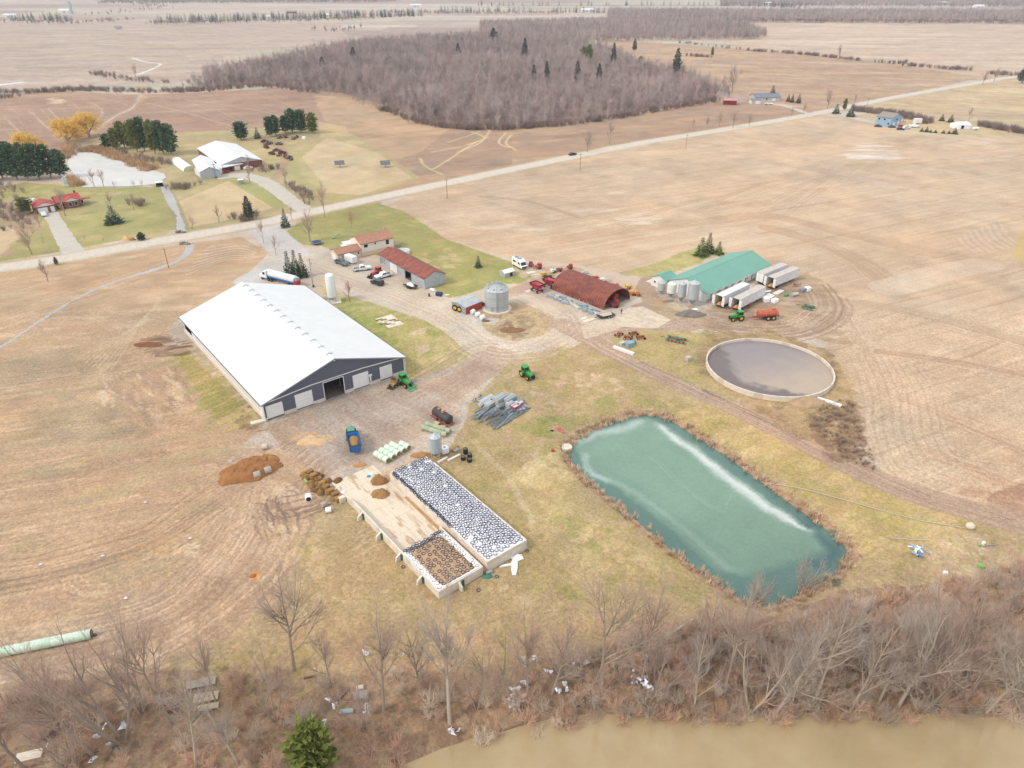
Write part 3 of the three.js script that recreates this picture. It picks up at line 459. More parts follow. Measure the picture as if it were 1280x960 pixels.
dabs([[1160, 680], [1200, 660], [1290, 690], [1240, 740], [1170, 730]], 0.6, 0.4, 1.6, [[224, 196, 154], [206, 168, 130]], 0.2, 0.5); dabs([[250, 830], [380, 800], [400, 870], [300, 890]], 0.8, 0.3, 1, [[184, 160, 88], [200, 172, 104], [150, 128, 80]], 0.2, 0.55);
// wet mud along the water
lineW(bank.map(([x, z]) => [x, z + 0.3]), 1.8, [112, 92, 76], 0.8); fillW([...bank.map(([x, z]) => [x, z + 1]), [200, 40], [-200, 40]], [140, 116, 84]);
// sedge rim of the pond
lineW([...pond, pond[0]], 3.2, [188, 148, 116], 0.85); dabsW(pond, 0.1, 1, 3, [[96, 112, 100]], 0.5, 0.8); fillW(pond, [92, 112, 100], 0.9);
fillW(leftPond, [150, 150, 146]);
// verges, then the gravel that strays beside the road
const rd = smooth(pts(roadPx)); lineW(rd, 13, [196, 178, 140], 0.7); lineW(rd, 9.5, [214, 202, 188], 0.95);
}
buildGround();
// sheets: gravel road and drives with crumbled edges, ice, water
const gravelTex = tex(512, 512, (x, y) => { const e = nz(N1, x, y * 3) - 0.5, n = (NF[y * 512 + x] - 0.5) * 26 + e * 26 + (nz(N3, x * 2, y * 2) - 0.5) * 30; return [222 + n, 211 + n, 197 + n]; }, true, 0.05, 0.05);
const gravel = new THREE.MeshStandardMaterial({ map: gravelTex, color: new THREE.Color(0.68, 0.68, 0.68), roughness: 0.95 });
const gravelGrey = new THREE.MeshStandardMaterial({ map: gravelTex, color: new THREE.Color(0.6, 0.62, 0.64), roughness: 0.95 });
function ribbon(name, px, width, material, y, label, step = 2, jag = 0.35, h = 0) {
const c = new THREE.SplineCurve(pts(px, h).map(([x, z]) => new THREE.Vector2(x, z))), L = c.getLength(), n = Math.ceil(L / step), r = rng(px.length * 5 + (px[0][0] | 0)), pos = [], uv = [], idx = [];
const P = c.getSpacedPoints(n);
for (let i = 0; i <= n; i++) {
const a = P[Math.max(0, i - 1)], b = P[Math.min(n, i + 1)], dx = b.x - a.x, dz = b.y - a.y, l = Math.hypot(dx, dz) || 1, w = typeof width === 'function' ? width(i / n) : width;
for (const s of [-1, 0, 1]) { const o = s * (w / 2 + (r() - 0.5) * 2 * jag); pos.push(P[i].x - dz / l * o, y, P[i].y + dx / l * o); uv.push(o, i * L / n); }
if (i) { const q = i * 3; for (const k of [0, 1]) idx.push(q + k - 3, q + k - 2, q + k, q + k, q + k - 2, q + k + 1); }
}
const g = new THREE.BufferGeometry(); g.setAttribute('position', new THREE.Float32BufferAttribute(pos, 3)); g.setAttribute('uv', new THREE.Float32BufferAttribute(uv, 2)); g.setIndex(idx); g.computeVertexNormals();
const m = mesh(name, g, material); m.userData.kind = 'structure'; if (label) m.userData.label = label; return m;
}
ribbon('road', roadPx, 7.4, gravel, 0.03);
ribbon('driveway', [[62, 264], [72, 282], [82, 300], [92, 316]], (t) => lerp(5, 7, t), gravelGrey, 0.02, 'grey gravel drive up to the red-roofed house');
ribbon('driveway', [[270, 222], [300, 219], [328, 226], [350, 240], [368, 254], [384, 264]], (t) => lerp(9, 7, t), gravelGrey, 0.02, 'grey gravel drive to the white barns');
ribbon('driveway', [[1034, 138.5], [1070, 148], [1100, 155], [1122, 159]], 7, gravelGrey, 0.02, 'gravel drive to the blue house');
ribbon('driveway', [[1010, 142], [990, 135], [972, 130]], 5, gravelGrey, 0.02, 'gravel drive to the grey-blue bungalow');
// river: muddy water
{
const rt = tex(512, 512, (x, y) => { const a = nz(N1, x, y), n = (a - 0.5) * 22 + (nz(N2, x, y * 2) - 0.5) * 14; return [204 + n, 181 + n, 140 + n * 0.9]; }, true, 0.02, 0.02);
const bm = tex(256, 256, (x, y) => { const n = 255 * nz(N1, x * 2, y * 2); return [n, n, n]; }, false, 0.12, 0.12);
const s = new THREE.Shape([...bank.map(([x, z]) => new THREE.Vector2(x, -(z - 2.2))), new THREE.Vector2(200, -30), new THREE.Vector2(-200, -30)]), g = new THREE.ShapeGeometry(s).rotateX(-Math.PI / 2).translate(0, RIVER_Y, 0);
const m = mesh('river', g, new THREE.MeshStandardMaterial({ map: rt, color: new THREE.Color(0.6, 0.6, 0.6), roughness: 0.1, bumpMap: bm, bumpScale: 0.02 })); m.userData.kind = 'structure';
}
// pond under rotten ice: milky green sheet, white slush along the sheltered edges, open water at the rim
{
let a = 1e9, b = 1e9, c = -1e9, d = -1e9; for (const [x, z] of pond) { a = Math.min(a, x); b = Math.min(b, z); c = Math.max(c, x); d = Math.max(d, z); }
const w = 1024, h = 1024, cv = document.createElement('canvas'); cv.width = w; cv.height = h; const ctx = cv.getContext('2d'); ctx.setTransform(w / (c - a), 0, 0, h / (d - b), -a * w / (c - a), -b * h / (d - b));
ctx.fillStyle = 'rgb(98,136,126)'; ctx.fillRect(a, b, c - a, d - b);
const P = (l) => pts(l, POND_Y), path = (p) => { ctx.beginPath(); p.forEach(([x, z], i) => i ? ctx.lineTo(x, z) : ctx.moveTo(x, z)); };
const f = (l, col) => { path(P(l)); ctx.closePath(); ctx.fillStyle = col; ctx.fill(); }, st = (l, wd, col) => { const q = new THREE.SplineCurve(P(l).map(([x, z]) => new THREE.Vector2(x, z))).getPoints(40).map((v) => [v.x, v.y]); path(q); ctx.lineWidth = wd; ctx.strokeStyle = col; ctx.lineCap = 'round'; ctx.stroke(); };
f([[806, 520], [740, 545], [722, 560], [728, 575], [775, 612], [840, 665], [900, 715], [930, 722], [985, 705], [1035, 690], [1010, 660], [930, 600], [860, 550]], 'rgb(126,162,143)');
f([[806, 524], [755, 545], [735, 566], [790, 600], [860, 660], [930, 700], [990, 680], [1008, 664], [930, 605], [850, 545]], 'rgb(132,168,147)');
f([[1016, 660], [1060, 692], [1040, 716], [1000, 705], [1036, 692]], 'rgb(70,112,112)');
for (let k = 0; k < 7; k++) st([[720, 552 + k * 1.2], [750, 539 + k], [785, 530 + k * 1.4], [798, 525 + k]], 1.5 - k * 0.14, `rgba(222,232,228,${0.32 - k * 0.03})`);
for (let k = 0; k < 10; k++) st([[822, 530 + k * 0.5], [850, 548 + k], [900, 585 + k * 1.3], [960, 630 + k * 1.3], [1012, 662 + k * 0.2]], 1.0, `rgba(236,240,240,${0.34 - k * 0.03})`);
for (let k = 0; k < 5; k++) st([[840, 544 + k], [900, 584 + k * 2], [960, 630 + k * 2], [1006, 660]], 0.6, 'rgba(240,244,244,0.4)');
for (let k = 0; k < 6; k++) st([[731, 568 + k], [733, 580 + k], [745, 592 + k], [765, 598 + k], [790, 612 + k], [830, 642], [870, 676], [915, 712]], 1.1 - k * 0.1, `rgba(206,224,218,${0.1 - k * 0.01})`);
for (let k = 0; k < 5; k++) st([[731, 568], [732, 580 + k], [742, 590 + k], [760, 596 + k]], 0.8, 'rgba(224,236,232,0.22)');
st([[812, 570], [830, 585], [850, 606], [900, 640]], 0.4, 'rgba(190,214,206,0.35)'); st([[915, 612], [905, 630]], 0.3, 'rgba(200,220,190,0.4)'); st([[860, 655], [900, 632]], 0.3, 'rgba(190,214,206,0.3)'); f([[1000, 646], [1018, 660], [1008, 660]], 'rgb(60,100,106)');
const src = ctx.getImageData(0, 0, w, h).data, out = new Uint8Array(w * h * 4);
for (let j = 0; j < h; j++) for (let i = 0; i < w; i++) {
const x = a + (i / w) * (c - a), z = b + (j / h) * (d - b), wx = (nz(N1, x * 14, z * 14) - 0.5) * 2.4 + (nz(N3, x * 30, z * 30) - 0.5) * 0.8, wz = (nz(N2, x * 14, z * 14) - 0.5) * 2.4 + (nz(N3, x * 30 + 50, z * 30) - 0.5) * 0.8;
let r_ = 0, g_ = 0, b_ = 0, nn = 0; // melted edges: a small average of the drawing
for (const [ox, oz] of [[0, 0], [0.5, 0.2], [-0.5, 0.3], [0.1, -0.6], [0.7, 0.7], [-0.8, -0.5]]) { const pi = clamp((i + (wx + ox) / (c - a) * w) | 0, 0, w - 1), pj = clamp((j + (wz + oz) / (d - b) * h) | 0, 0, h - 1), s = (pj * w + pi) * 4; r_ += src[s]; g_ += src[s + 1]; b_ += src[s + 2]; nn++; }
const k = (1 + 0.2 * (nz(N2, x * 6, z * 6) - 0.5) + 0.1 * (nz(N3, x * 20, z * 20) - 0.5)) / nn, o = ((h - 1 - j) * w + i) * 4; out[o] = r_ * k; out[o + 1] = g_ * k; out[o + 2] = b_ * k; out[o + 3] = 255;
}
const t = new THREE.DataTexture(out, w, h, THREE.RGBAFormat); t.colorSpace = THREE.SRGBColorSpace; t.magFilter = THREE.LinearFilter; t.needsUpdate = true;
const g = new THREE.ShapeGeometry(new THREE.Shape(pond.map(([x, z]) => new THREE.Vector2(x + (x - 45) * 0.02, -(z + (z + 105) * 0.02))))).rotateX(-Math.PI / 2).translate(0, POND_Y, 0), p = g.attributes.position, u = g.attributes.uv;
for (let i = 0; i < p.count; i++) u.setXY(i, (p.getX(i) - a) / (c - a), 1 - (p.getZ(i) - b) / (d - b));
const m = mesh('pond_ice', g, new THREE.MeshStandardMaterial({ map: t, color: new THREE.Color(0.6, 0.6, 0.6), roughness: 0.2 })); m.userData.kind = 'structure'; m.userData.label = 'green ice sheet on the long farm pond';
// the iced pond by the willows
const it = tex(256, 256, (x, y) => { const n = (nz(N1, x * 2, y * 2) - 0.5) * 34; return [222 + n, 221 + n, 219 + n]; }, true, 0.02, 0.02);
const g2 = new THREE.ShapeGeometry(new THREE.Shape(leftPond.map(([x, z]) => new THREE.Vector2(x, -z)))).rotateX(-Math.PI / 2).translate(0, -0.28, 0);
const ice = new THREE.MeshStandardMaterial({ map: it, color: new THREE.Color(0.7, 0.7, 0.7), roughness: 0.5 });
const m2 = mesh('pond_ice', g2, ice); m2.userData.kind = 'structure'; m2.userData.label = 'white ice on the pond by the willows';
const creekIce = new THREE.MeshStandardMaterial({ map: it, color: new THREE.Color(0.47, 0.46, 0.46), roughness: 0.5 });
ribbon('creek', [[203, 232], [210, 243], [217, 258], [224, 272], [226, 290]], (t) => 1.6 + 2.2 * Math.abs(Math.sin(t * 4 + 0.4)), creekIce, 0.02, 'icy creek running between the two lawns', 0.7, 0.45);
ribbon('creek', [[238, 306], [234, 316], [222, 326], [190, 338], [150, 350], [110, 366], [70, 388], [40, 408], [0, 434], [-60, 470]], (t) => 2.6 * Math.max(0.22, 1 - t * 1.5) + 0.7 * Math.abs(Math.sin(t * 17)), creekIce, 0.02, 'thin icy creek winding across the west field', 0.7, 0.4);
ribbon('creek', [[97, 190], [101, 182], [104, 178]], 4, creekIce, 0.02, 'icy inlet beside the yellow willows');
}
// ---------------------------------------------------------------- buildings
const ribsV = tex(8, 64, (x, y) => { const n = y % 16 < 3 ? 255 : 60; return [n, n, n]; }, false, 0.9, 0.9);
const RBV = { key: 'rbv', map: softGrime, bumpMap: ribsV, bumpScale: 0.03 };
const roofWhiteM = mt(0xd9dcde, 0.6, 0, RBV), roofGreenM = mt(0x6ca292, 0.55, 0, RBV), roofRustM = new THREE.MeshStandardMaterial({ map: rustTex, roughness: 0.75, metalness: 0.1, bumpMap: ribsV, bumpScale: 0.03 });
const gableAcross = (g, x) => g.rotateY(-Math.PI / 2).translate(x, 0, 0);
// roof outline L x W, walls set in by ov; openings: [wall 'f','b','s0','s1', u0, y0, u1, y1, kind, material]
function gabled(root, o) {
const { L, W, eave: e, ridge: r, roof, wall, ov = 0.4, t = 0.18, th = 0.12, asym } = o, zr = asym ?? W / 2, k = (r - e) / zr, k2 = (r - e) / (W - zr);
const hs = { f: [], b: [], s0: [], s1: [] }; for (const q of o.open || []) hs[q[0]].push(rect(q[1], q[2], q[3], q[4]));
const eW = e + ov * k, gab = [[ov, 0], [W - ov, 0], [W - ov, e + ov * k2], [zr, r - 0.01], [ov, eW]];
const wm = (n) => (o.walls && o.walls[n]) || wall;
mesh('wall', gableAcross(plate(gab, t, hs.f), L - ov), wm('f'), root); mesh('wall', gableAcross(plate(gab, t, hs.b), ov + t), wm('b'), root);
mesh('wall', plate(rect(ov + t + 0.003, 0, L - ov - t - 0.003, eW - 0.004), t, hs.s0).translate(0, 0, ov + 0.002), wm('s0'), root);
mesh('wall', plate(rect(ov + t + 0.003, 0, L - ov - t - 0.003, e + ov * k2 - 0.004), t, hs.s1).translate(0, 0, W - ov - t - 0.002), wm('s1'), root);
const sl = (a) => gableAcross(plate(a, L), L);
const ra = mesh('roof', sl([[0, e], [zr - 0.002, r], [zr - 0.002, r + th], [0, e + th]]), roof, root), rb = mesh('roof', sl([[zr + 0.002, r], [W, e], [W, e + th], [zr + 0.002, r + th]]), roof, root);
mesh('ridge_cap', sl([[zr - 0.25, r + th + 0.012 - 0.25 * k], [zr, r + th + 0.012], [zr + 0.25, r + th + 0.012 - 0.25 * k2], [zr + 0.25, r + th + 0.05 - 0.25 * k2], [zr, r + th + 0.05], [zr - 0.25, r + th + 0.05 - 0.25 * k]]), o.cap || roof, ra);
for (const [w, u0, y0, u1, y1, kind, m, parts] of o.open || []) {
if (kind === 'open') { if (o.frameMat) for (const g of [rect(u0 - 0.16, y0, u0, y1 + 0.16), rect(u1, y0, u1 + 0.16, y1 + 0.16), rect(u0, y1, u1, y1 + 0.16)]) mesh('door_frame', put(w, plate(g, 0.08), 0.04), o.frameMat, root); continue; }
if (kind === 'window') { const p = mesh('window', put(w, plate(rect(u0 - 0.07, y0 - 0.07, u1 + 0.07, y1 + 0.07), 0.06, [rect(u0, y0, u1, y1)]), 0.03), m || M.white, root); mesh('pane', put(w, plate(rect(u0, y0, u1, y1), 0.03), -0.09), M.glass, p); continue; }
const d = mesh('door', put(w, plate(rect(u0 + 0.01, y0 + 0.01, u1 - 0.01, y1 - 0.01), 0.06), -0.09), m || M.white, root);
if (u1 - u0 > 2 && parts !== 0) { const n = Math.max(3, Math.round((y1 - y0) / 0.9)); for (let i = 0; i < n; i++) mesh('door_panel', put(w, plate(rect(u0 + 0.05, y0 + 0.04 + (y1 - y0 - 0.06) * i / n, u1 - 0.05, y0 + (y1 - y0 - 0.06) * (i + 1) / n), 0.025), -0.03), m || M.white, d); }
}
function put(w, g, out) { // a plate laid on a wall, standing out by 'out' from its face
if (w === 'f') return gableAcross(g, L - ov + out); if (w === 'b') return gableAcross(g, ov - out + 0.06); if (w === 's0') return g.translate(0, 0, ov - out); return g.translate(0, 0, W - ov + out - 0.06);
}
return { ra, rb, put, k };
}
function building(name, label, fr, o) { const g = thing(name, label, o.cat || 'building', fr.pos, fr.turn); const q = gabled(g, { L: fr.L, W: fr.W, ...o }); return { g, ...q, ...fr }; }
const fromFront = (a, b, W) => { const dx = b.x - a.x, dz = b.z - a.z, L = Math.hypot(dx, dz), nx = -dz / L, nzz = dx / L; return { pos: new THREE.Vector3(a.x - nx * W, 0, a.z - nzz * W), turn: Math.atan2(-dz, dx), L, W }; };

// --- the big white-roofed dairy barn
{
const fr = frame(at(381, 357.5, 4.3), at(507.5, 446.75, 4.3), at(327.5, 509.5, 4.3)), { L, W } = fr;
const D = (f, w) => [f * W - w / 2, f * W + w / 2], yT = 3.9, d1 = D(0.918, 3.9), d2 = D(0.728, 4.2), d3 = D(0.525, 4.9), d4 = D(0.335, 4.2), d5 = D(0.15, 3.4);
const b = building('dairy_barn', 'huge dairy barn with white metal roof and charcoal gable', fr, { eave: 4.3, ridge: 9.9, ov: 0.5, roof: roofWhiteM, wall: M.charcoal, cap: roofWhiteM, frameMat: M.white, walls: { s0: M.whiteRib, s1: M.whiteRib, b: M.charcoal }, cat: 'barn',
open: [['f', d1[0], 0.25, d1[1], 3.5, 'door'], ['f', d2[0], 0.15, d2[1], yT, 'door'], ['f', d3[0], 0.02, d3[1], 4.5, 'open'], ['f', d4[0], 0.15, d4[1], yT, 'door'], ['f', d5[0], 0.2, d5[1], 3.7, 'door'],
['b', W * 0.4, 0.05, W * 0.55, 4, 'open'], ['s1', 1.5, 1.2, 8, 3.4, 'open']] });
const { g, put } = b;
// white trim that steps across the gable, concrete footing, corner posts
const seg = (x0, y0, x1, y1) => put('f', plate([[x0, y0], [x1, y1], [x1, y1 + 0.2], [x0, y0 + 0.2]], 0.05), 0.06);
mesh('trim', [seg(W - 0.6, 4.15, W * 0.86, 4.45), seg(W * 0.86, 4.45, W * 0.68, 4.95), seg(W * 0.68, 4.95, W * 0.32, 4.95), seg(W * 0.32, 4.95, W * 0.14, 4.55), seg(W * 0.14, 4.55, 0.6, 4.2)], M.white, g);
for (const [a, c] of [[0.5, d5[0]], [d5[1], d4[0]], [d4[1], d3[0] - 0.2], [d3[1] + 0.2, d2[0]], [d2[1], d1[0]], [d1[1], W - 0.5]]) mesh('footing', put('f', plate(rect(a, 0, c, 0.75), 0.1), 0.1), M.concreteWhite, g);
mesh('footing', box(L - 1.2, 0.8, 0.12, L / 2, 0, W - 0.42), M.concreteWhite, g); mesh('footing', box(L - 1.2, 0.8, 0.12, L / 2, 0, 0.42), M.concreteWhite, g);
mesh('curtain', box(L - 14, 2.2, 0.08, L / 2 + 4, 1.5, W - 0.44), mt(0xd8d4ce, 0.8, 0, SG), g);
for (const z of [0.5, W - 0.5]) mesh('corner_post', box(0.2, 4.3, 0.2, L - 0.42, 0, z), M.white, g);
mesh('gutter', box(L, 0.14, 0.16, L / 2, 4.24, W + 0.09), mt(0x4a4e5a, 0.6), g); mesh('gutter', box(L, 0.14, 0.16, L / 2, 4.24, -0.09), mt(0x4a4e5a, 0.6), g);
mesh('fascia', [put('f', plate([[0, 4.3], [W / 2, 9.9], [W / 2, 9.62], [0.1, 4.02]], 0.06), 0.46), put('f', plate([[W / 2, 9.9], [W, 4.3], [W - 0.1, 4.02], [W / 2, 9.62]], 0.06), 0.46)], mt(0x7d818c, 0.6), g);
for (let i = 0; i < 13; i++) { const x = 2.4 + (L - 6) * i / 12, v = mesh('ridge_vent', [gableAcross(plate([[W / 2 - 0.7, 9.8], [W / 2 + 0.7, 9.8], [W / 2 + 0.7, 10.2], [W / 2, 10.42], [W / 2 - 0.7, 10.2]], 1.7), x + 0.85)], roofWhiteM, g); mesh('louvre', [box(1.3, 0.12, 0.03, x, 10.0, W / 2 + 0.71), box(0.03, 0.12, 1.0, x + 0.86, 10.0, W / 2)], mt(0xc2c6ca, 0.7), v); }
mesh('wall_lamp', [put('f', plate(rect(W / 2 - 0.2, 9.2, W / 2 + 0.2, 9.5), 0.2), 0.18)], M.white, g);
mesh('barn_floor', box(L - 1.6, 0.06, W - 1.6, L / 2, 0.02, W / 2), mt(0x6f675e, 0.95, 0, GR), g);
for (let i = 0; i < 5; i++) for (const z of [W * 0.44, W * 0.61]) mesh('barn_post', box(0.2, 5.2, 0.2, L - 4 - i * 7, 0.08, z), M.galvDull, g);
mesh('downpipe', bar([L - 0.2, 0.1, W - 0.25], [L - 0.2, 4.2, W - 0.25], 0.06), M.white, g); mesh('downpipe', bar([L - 0.2, 0.1, 0.25], [L - 0.2, 4.2, 0.25], 0.06), M.white, g);
mesh('door_sign', [put('f', plate(rect(W * 0.265, 1.0, W * 0.275, 2.4), 0.05), 0.25), put('f', plate(rect(W * 0.258, 2.3, W * 0.282, 2.9), 0.06), 0.25)], M.white, g);
}
// --- small white slab at the barn corner
single('concrete_slab', box(3.2, 0.35, 1.2, ...at(323, 528).setY(0).toArray(), 0.5), M.concreteWhite, 'white concrete slab beside the dairy barn corner', 'slab');
// --- machine shed with the rusty roof
{
const q = (x, y) => at(400 + x / 8, 270 + y / 8, 3.3), fr = frame(q(1040, 640), q(575, 385), q(1270, 580)), { L, W } = fr;
const b = building('machine_shed', 'long galvanised machine shed with rust-red roof and open bay', fr, { eave: 3.3, ridge: 5.1, ov: 0.25, roof: roofRustM, wall: M.galvRib, cap: M.rust, cat: 'shed', frameMat: M.galvDull,
open: [['s0', 8.2, 0.02, 12, 3, 'open'], ['s0', 12.4, 0.05, 16.8, 3, 'door', M.galvRib, 0], ['s0', 17.2, 0.05, 22, 3, 'door', M.whiteRib, 0], ['s0', 25.2, 0.6, 28, 2.7, 'open']] });
const { g } = b;
for (let i = 0; i < 4; i++) mesh('rack_shelf', box(2.9, 0.07, 0.3, 26.6, 0.75 + i * 0.55, 0.5), M.white, g); for (const x of [25.3, 26.2, 27.1, 27.9]) mesh('rack_post', box(0.06, 2.1, 0.06, x, 0.6, 0.36), M.white, g);
mesh('track_rail', box(L * 0.5, 0.12, 0.12, L * 0.55, 3.06, 0.12), M.galvDull, g); mesh('skirt_board', box(0.06, 0.35, W - 0.5, 0.2, 0, W / 2), M.woodGrey, g);
mesh('shed_floor', box(L - 1, 0.05, W - 1, L / 2, 0.02, W / 2), mt(0x5e5850, 0.95), g);
}
// --- beige split-level house
{
const root = thing('farm_house', 'beige split-level farmhouse with pinkish-brown shingle roof', 'house', new THREE.Vector3(), 0), wl = M.beige, pale = mt(0xe6ddd2, 0.8, 0, SG);
const A = fromFront(at(450, 306.2, 4.4), at(493, 297, 4.4), 9); root.position.copy(A.pos); root.rotation.y = A.turn;
const main = new THREE.Group(); main.name = 'main_block'; root.add(main);
gabled(main, { L: A.L, W: 9, eave: 4.4, ridge: 6.2, ov: 0.35, roof: M.asphaltRoof, wall: pale, open: [['s1', 1.6, 2.9, 3, 4.0, 'window'], ['s1', 5.6, 3.3, 6.2, 4.0, 'window'], ['s1', 10, 2.4, 11.2, 4.1, 'window'], ['s1', 2, 0.5, 3.4, 1.2, 'window'], ['f', 3, 2.6, 4.5, 3.9, 'window']] });
mesh('plinth', box(A.L - 0.9, 1.5, 0.06, A.L / 2, 0, 9 - 0.31), M.beige, main); mesh('gutter', box(A.L, 0.12, 0.12, A.L / 2, 4.36, 9.06), mt(0x6b4a3c, 0.7), main);
mesh('chimney', box(0.5, 1.1, 0.5, A.L - 0.8, 5.9, 3.6), mt(0xb9a28e, 0.9, 0, GR), main); mesh('roof_vent', cyl(0.1, 0.1, 0.4, 8, 7, 5.6, 5.6), M.darkMetal, main);
const wing = new THREE.Group(); wing.name = 'garage_wing'; root.add(wing); wing.position.set(-8.9, 0, 2.9);
gabled(wing, { L: 9.2, W: 6.6, eave: 2.7, ridge: 4, ov: 0.3, roof: M.asphaltRoof, wall: wl, open: [['b', 1, 0.05, 4.4, 2.3, 'door', M.white], ['s1', 0.9, 0.05, 1.9, 2.2, 'door', M.white], ['s1', 7.6, 1.4, 8.2, 2.2, 'window']] }); mesh('gutter', box(9.2, 0.12, 0.12, 4.6, 2.66, 6.66), mt(0x6b4a3c, 0.7), wing);
mesh('back_porch', [box(5, 2.6, 3, 0.8, 0, -0.4), box(5.4, 0.15, 3.6, 0.8, 2.6, -0.6)], M.white, root); mesh('back_porch', [box(3, 2.4, 2.6, -1.6, 0, 1), box(3.4, 0.15, 2.9, -1.6, 2.4, 1)], M.white, root);
mesh('deck', box(3.4, 1, 2.6, A.L + 1.4, 0, 6), M.woodGrey, root);
}
// --- turkey barn with the green roof, lean-to annexe, fans along the wall
{
const fr = frame(at(965, 331.25, 2.6), at(883.75, 368.75, 2.6), at(860, 347.5, 5.5)); fr.W = 15.6; const { L, W } = fr;
const { g } = building('poultry_barn', 'long poultry barn with sea-green metal roof and white walls', fr, { eave: 2.6, ridge: 5.5, ov: 0.35, roof: roofGreenM, wall: M.whiteRib, cap: roofGreenM, cat: 'barn', open: [['f', 9, 0.05, 10, 2.2, 'door', mt(0xcfcfca, 0.7)]] });
for (let i = 0; i < 9; i++) { const x = L - 3.4 - i * 3.8, f = mesh('wall_fan', plate(rect(x - 0.75, 0.5, x + 0.75, 2), 0.25).translate(0, 0, 0.1), M.galvDull, g); mesh('fan_hood', [box(1.3, 0.1, 0.5, x, 1.95, 0.0, 0, 0, 0.5), box(1.1, 1.1, 0.04, x, 0.7, 0.08)], i % 3 ? mt(0xb9b4b0, 0.7) : M.white, f); }
mesh('sill_board', box(L - 1, 0.5, 0.08, L / 2, 0, 0.3), mt(0xb7a894, 0.9, 0, GR), g); mesh('fascia', box(L, 0.22, 0.06, L / 2, 2.42, -0.04), M.white, g);
const an = new THREE.Group(); an.name = 'annexe'; g.add(an); an.position.set(L - 5.2, 0, W - 1.6);
gabled(an, { L: 6.2, W: 6.2, eave: 2.7, ridge: 4.1, ov: 0.3, roof: roofGreenM, wall: M.whiteRib, open: [['s1', 2.2, 0.05, 3.2, 2.1, 'door', M.white], ['f', 4.2, 1.2, 4.9, 1.8, 'window']] });
mesh('step_slab', box(3.4, 0.15, 2.4, 3, 0, 7.6), M.concreteWhite, an);
}
// --- quonset hut: arched, corrugated, rusted
{
const z = (x, y) => at(660 + x / 8, 320 + y / 8), a = z(240, 335), b = z(760, 540), fr = fromFront(a, b, 11.6), { L, W } = fr, g = thing('quonset_hut', 'rusted arched quonset hut with open end', 'hut', fr.pos, fr.turn), R = W / 2, H = 4.7, n = 22;
// ribs: each arch panel is a bent sheet with a raised back
const cnt = Math.round(L / 0.88), pw = L / cnt, geo = (seed) => {
const P = [], I = [], uv = [], prof = [[0, 0], [0.14, 0.15], [0.5, 0.21], [0.86, 0.15], [1, 0]], q = rng(seed), th = 0.04; let c = 0;
for (const off of [0, -th]) for (let i = 0; i <= n; i++) { const t = Math.PI * i / n, cx = -Math.cos(t), cy = Math.sin(t) ** 0.8; for (const [s, h] of prof) { P.push(s * pw, cy * (H + h + off), cx * (R + h + off)); uv.push(s * pw + seed * 0.62, i * 0.8); c++; } }
const m = prof.length, half = (n + 1) * m; for (let i = 0; i < n; i++) for (let k = 0; k < m - 1; k++) { const v = i * m + k; I.push(v, v + 1, v + m, v + 1, v + m + 1, v + m); I.push(half + v, half + v + m, half + v + 1, half + v + 1, half + v + m, half + v + m + 1); }
const gg = new THREE.BufferGeometry(); gg.setAttribute('position', new THREE.Float32BufferAttribute(P, 3)); gg.setAttribute('uv', new THREE.Float32BufferAttribute(uv, 2)); gg.setIndex(I); gg.computeVertexNormals(); return gg;
};
for (let i = 0; i < cnt; i++) mesh('arch_panel', geo(i), M.rust, g).position.set(i * pw, 0, R);
const seamG = (() => { const A = []; for (let i = 0; i < n; i++) { const f = (j) => { const t = Math.PI * j / n; return [0, Math.sin(t) ** 0.8 * (H + 0.07), -Math.cos(t) * (R + 0.07)]; }; A.push(clean(bar(f(i), f(i + 1), 0.07, 4))); } return mergeGeometries(A); })(); for (let i = 1; i < cnt; i++) mesh('bolted_seam', seamG, mt(0x70483c, 0.9), g).position.set(i * pw, 0, R);
// paint and zinc left near the foot, a patch hole, the far end closed
for (let i = 0; i < 60; i++) { const q = R0(), x = rr(R0, 0.5, L - 0.5), w = rr(R0, 0.08, 0.3), hh = rr(R0, 0.3, 1.3); mesh('zinc_patch', box(w, hh, 0.03, x, 0.05, W + 0.13, 0, 0, -0.02 - 0.1 * hh), mt(0xc7b8ae, 0.7, 0, GR), g); }
mesh('open_hatch', box(0.8, 1.0, 0.06, L * 0.42, 1.4, W - 0.1, 0, 0, -0.32), M.black, g);
const sh = [[0, 0]]; for (let i = 0; i <= n; i++) { const t = Math.PI * i / n; sh.push([R - Math.cos(t) * (R - 0.06), Math.sin(t) ** 0.8 * (H - 0.06)]); } mesh('end_wall', gableAcross(plate(sh.slice(1), 0.12), 0.3), M.rust, g);
const hoop = []; for (let i = 0; i < n; i++) { const f = (j) => { const t = Math.PI * j / n; return [L + 0.04, Math.sin(t) ** 0.8 * (H + 0.06), R - Math.cos(t) * (R + 0.06)]; }; hoop.push(bar(f(i), f(i + 1), 0.1, 6)); } mesh('end_hoop', hoop, M.rust, g);
mesh('hut_floor', box(L - 0.6, 0.06, W - 0.8, L / 2, 0.02, R), mt(0x8a7c6e, 0.95, 0, GR), g);
// gear stored inside, seen through the open end
single('stored_machine', [box(2.2, 1.2, 2.4, L - 3, 0.4, 4), box(1.6, 0.8, 1.6, L - 2.4, 1.6, 4.2), box(3, 0.5, 1, L - 3, 0.3, 7)].map((q) => q.rotateY(fr.turn).translate(fr.pos.x, 0, fr.pos.z)), M.redDull, 'dark red machine parked inside the quonset hut', 'machine');
}
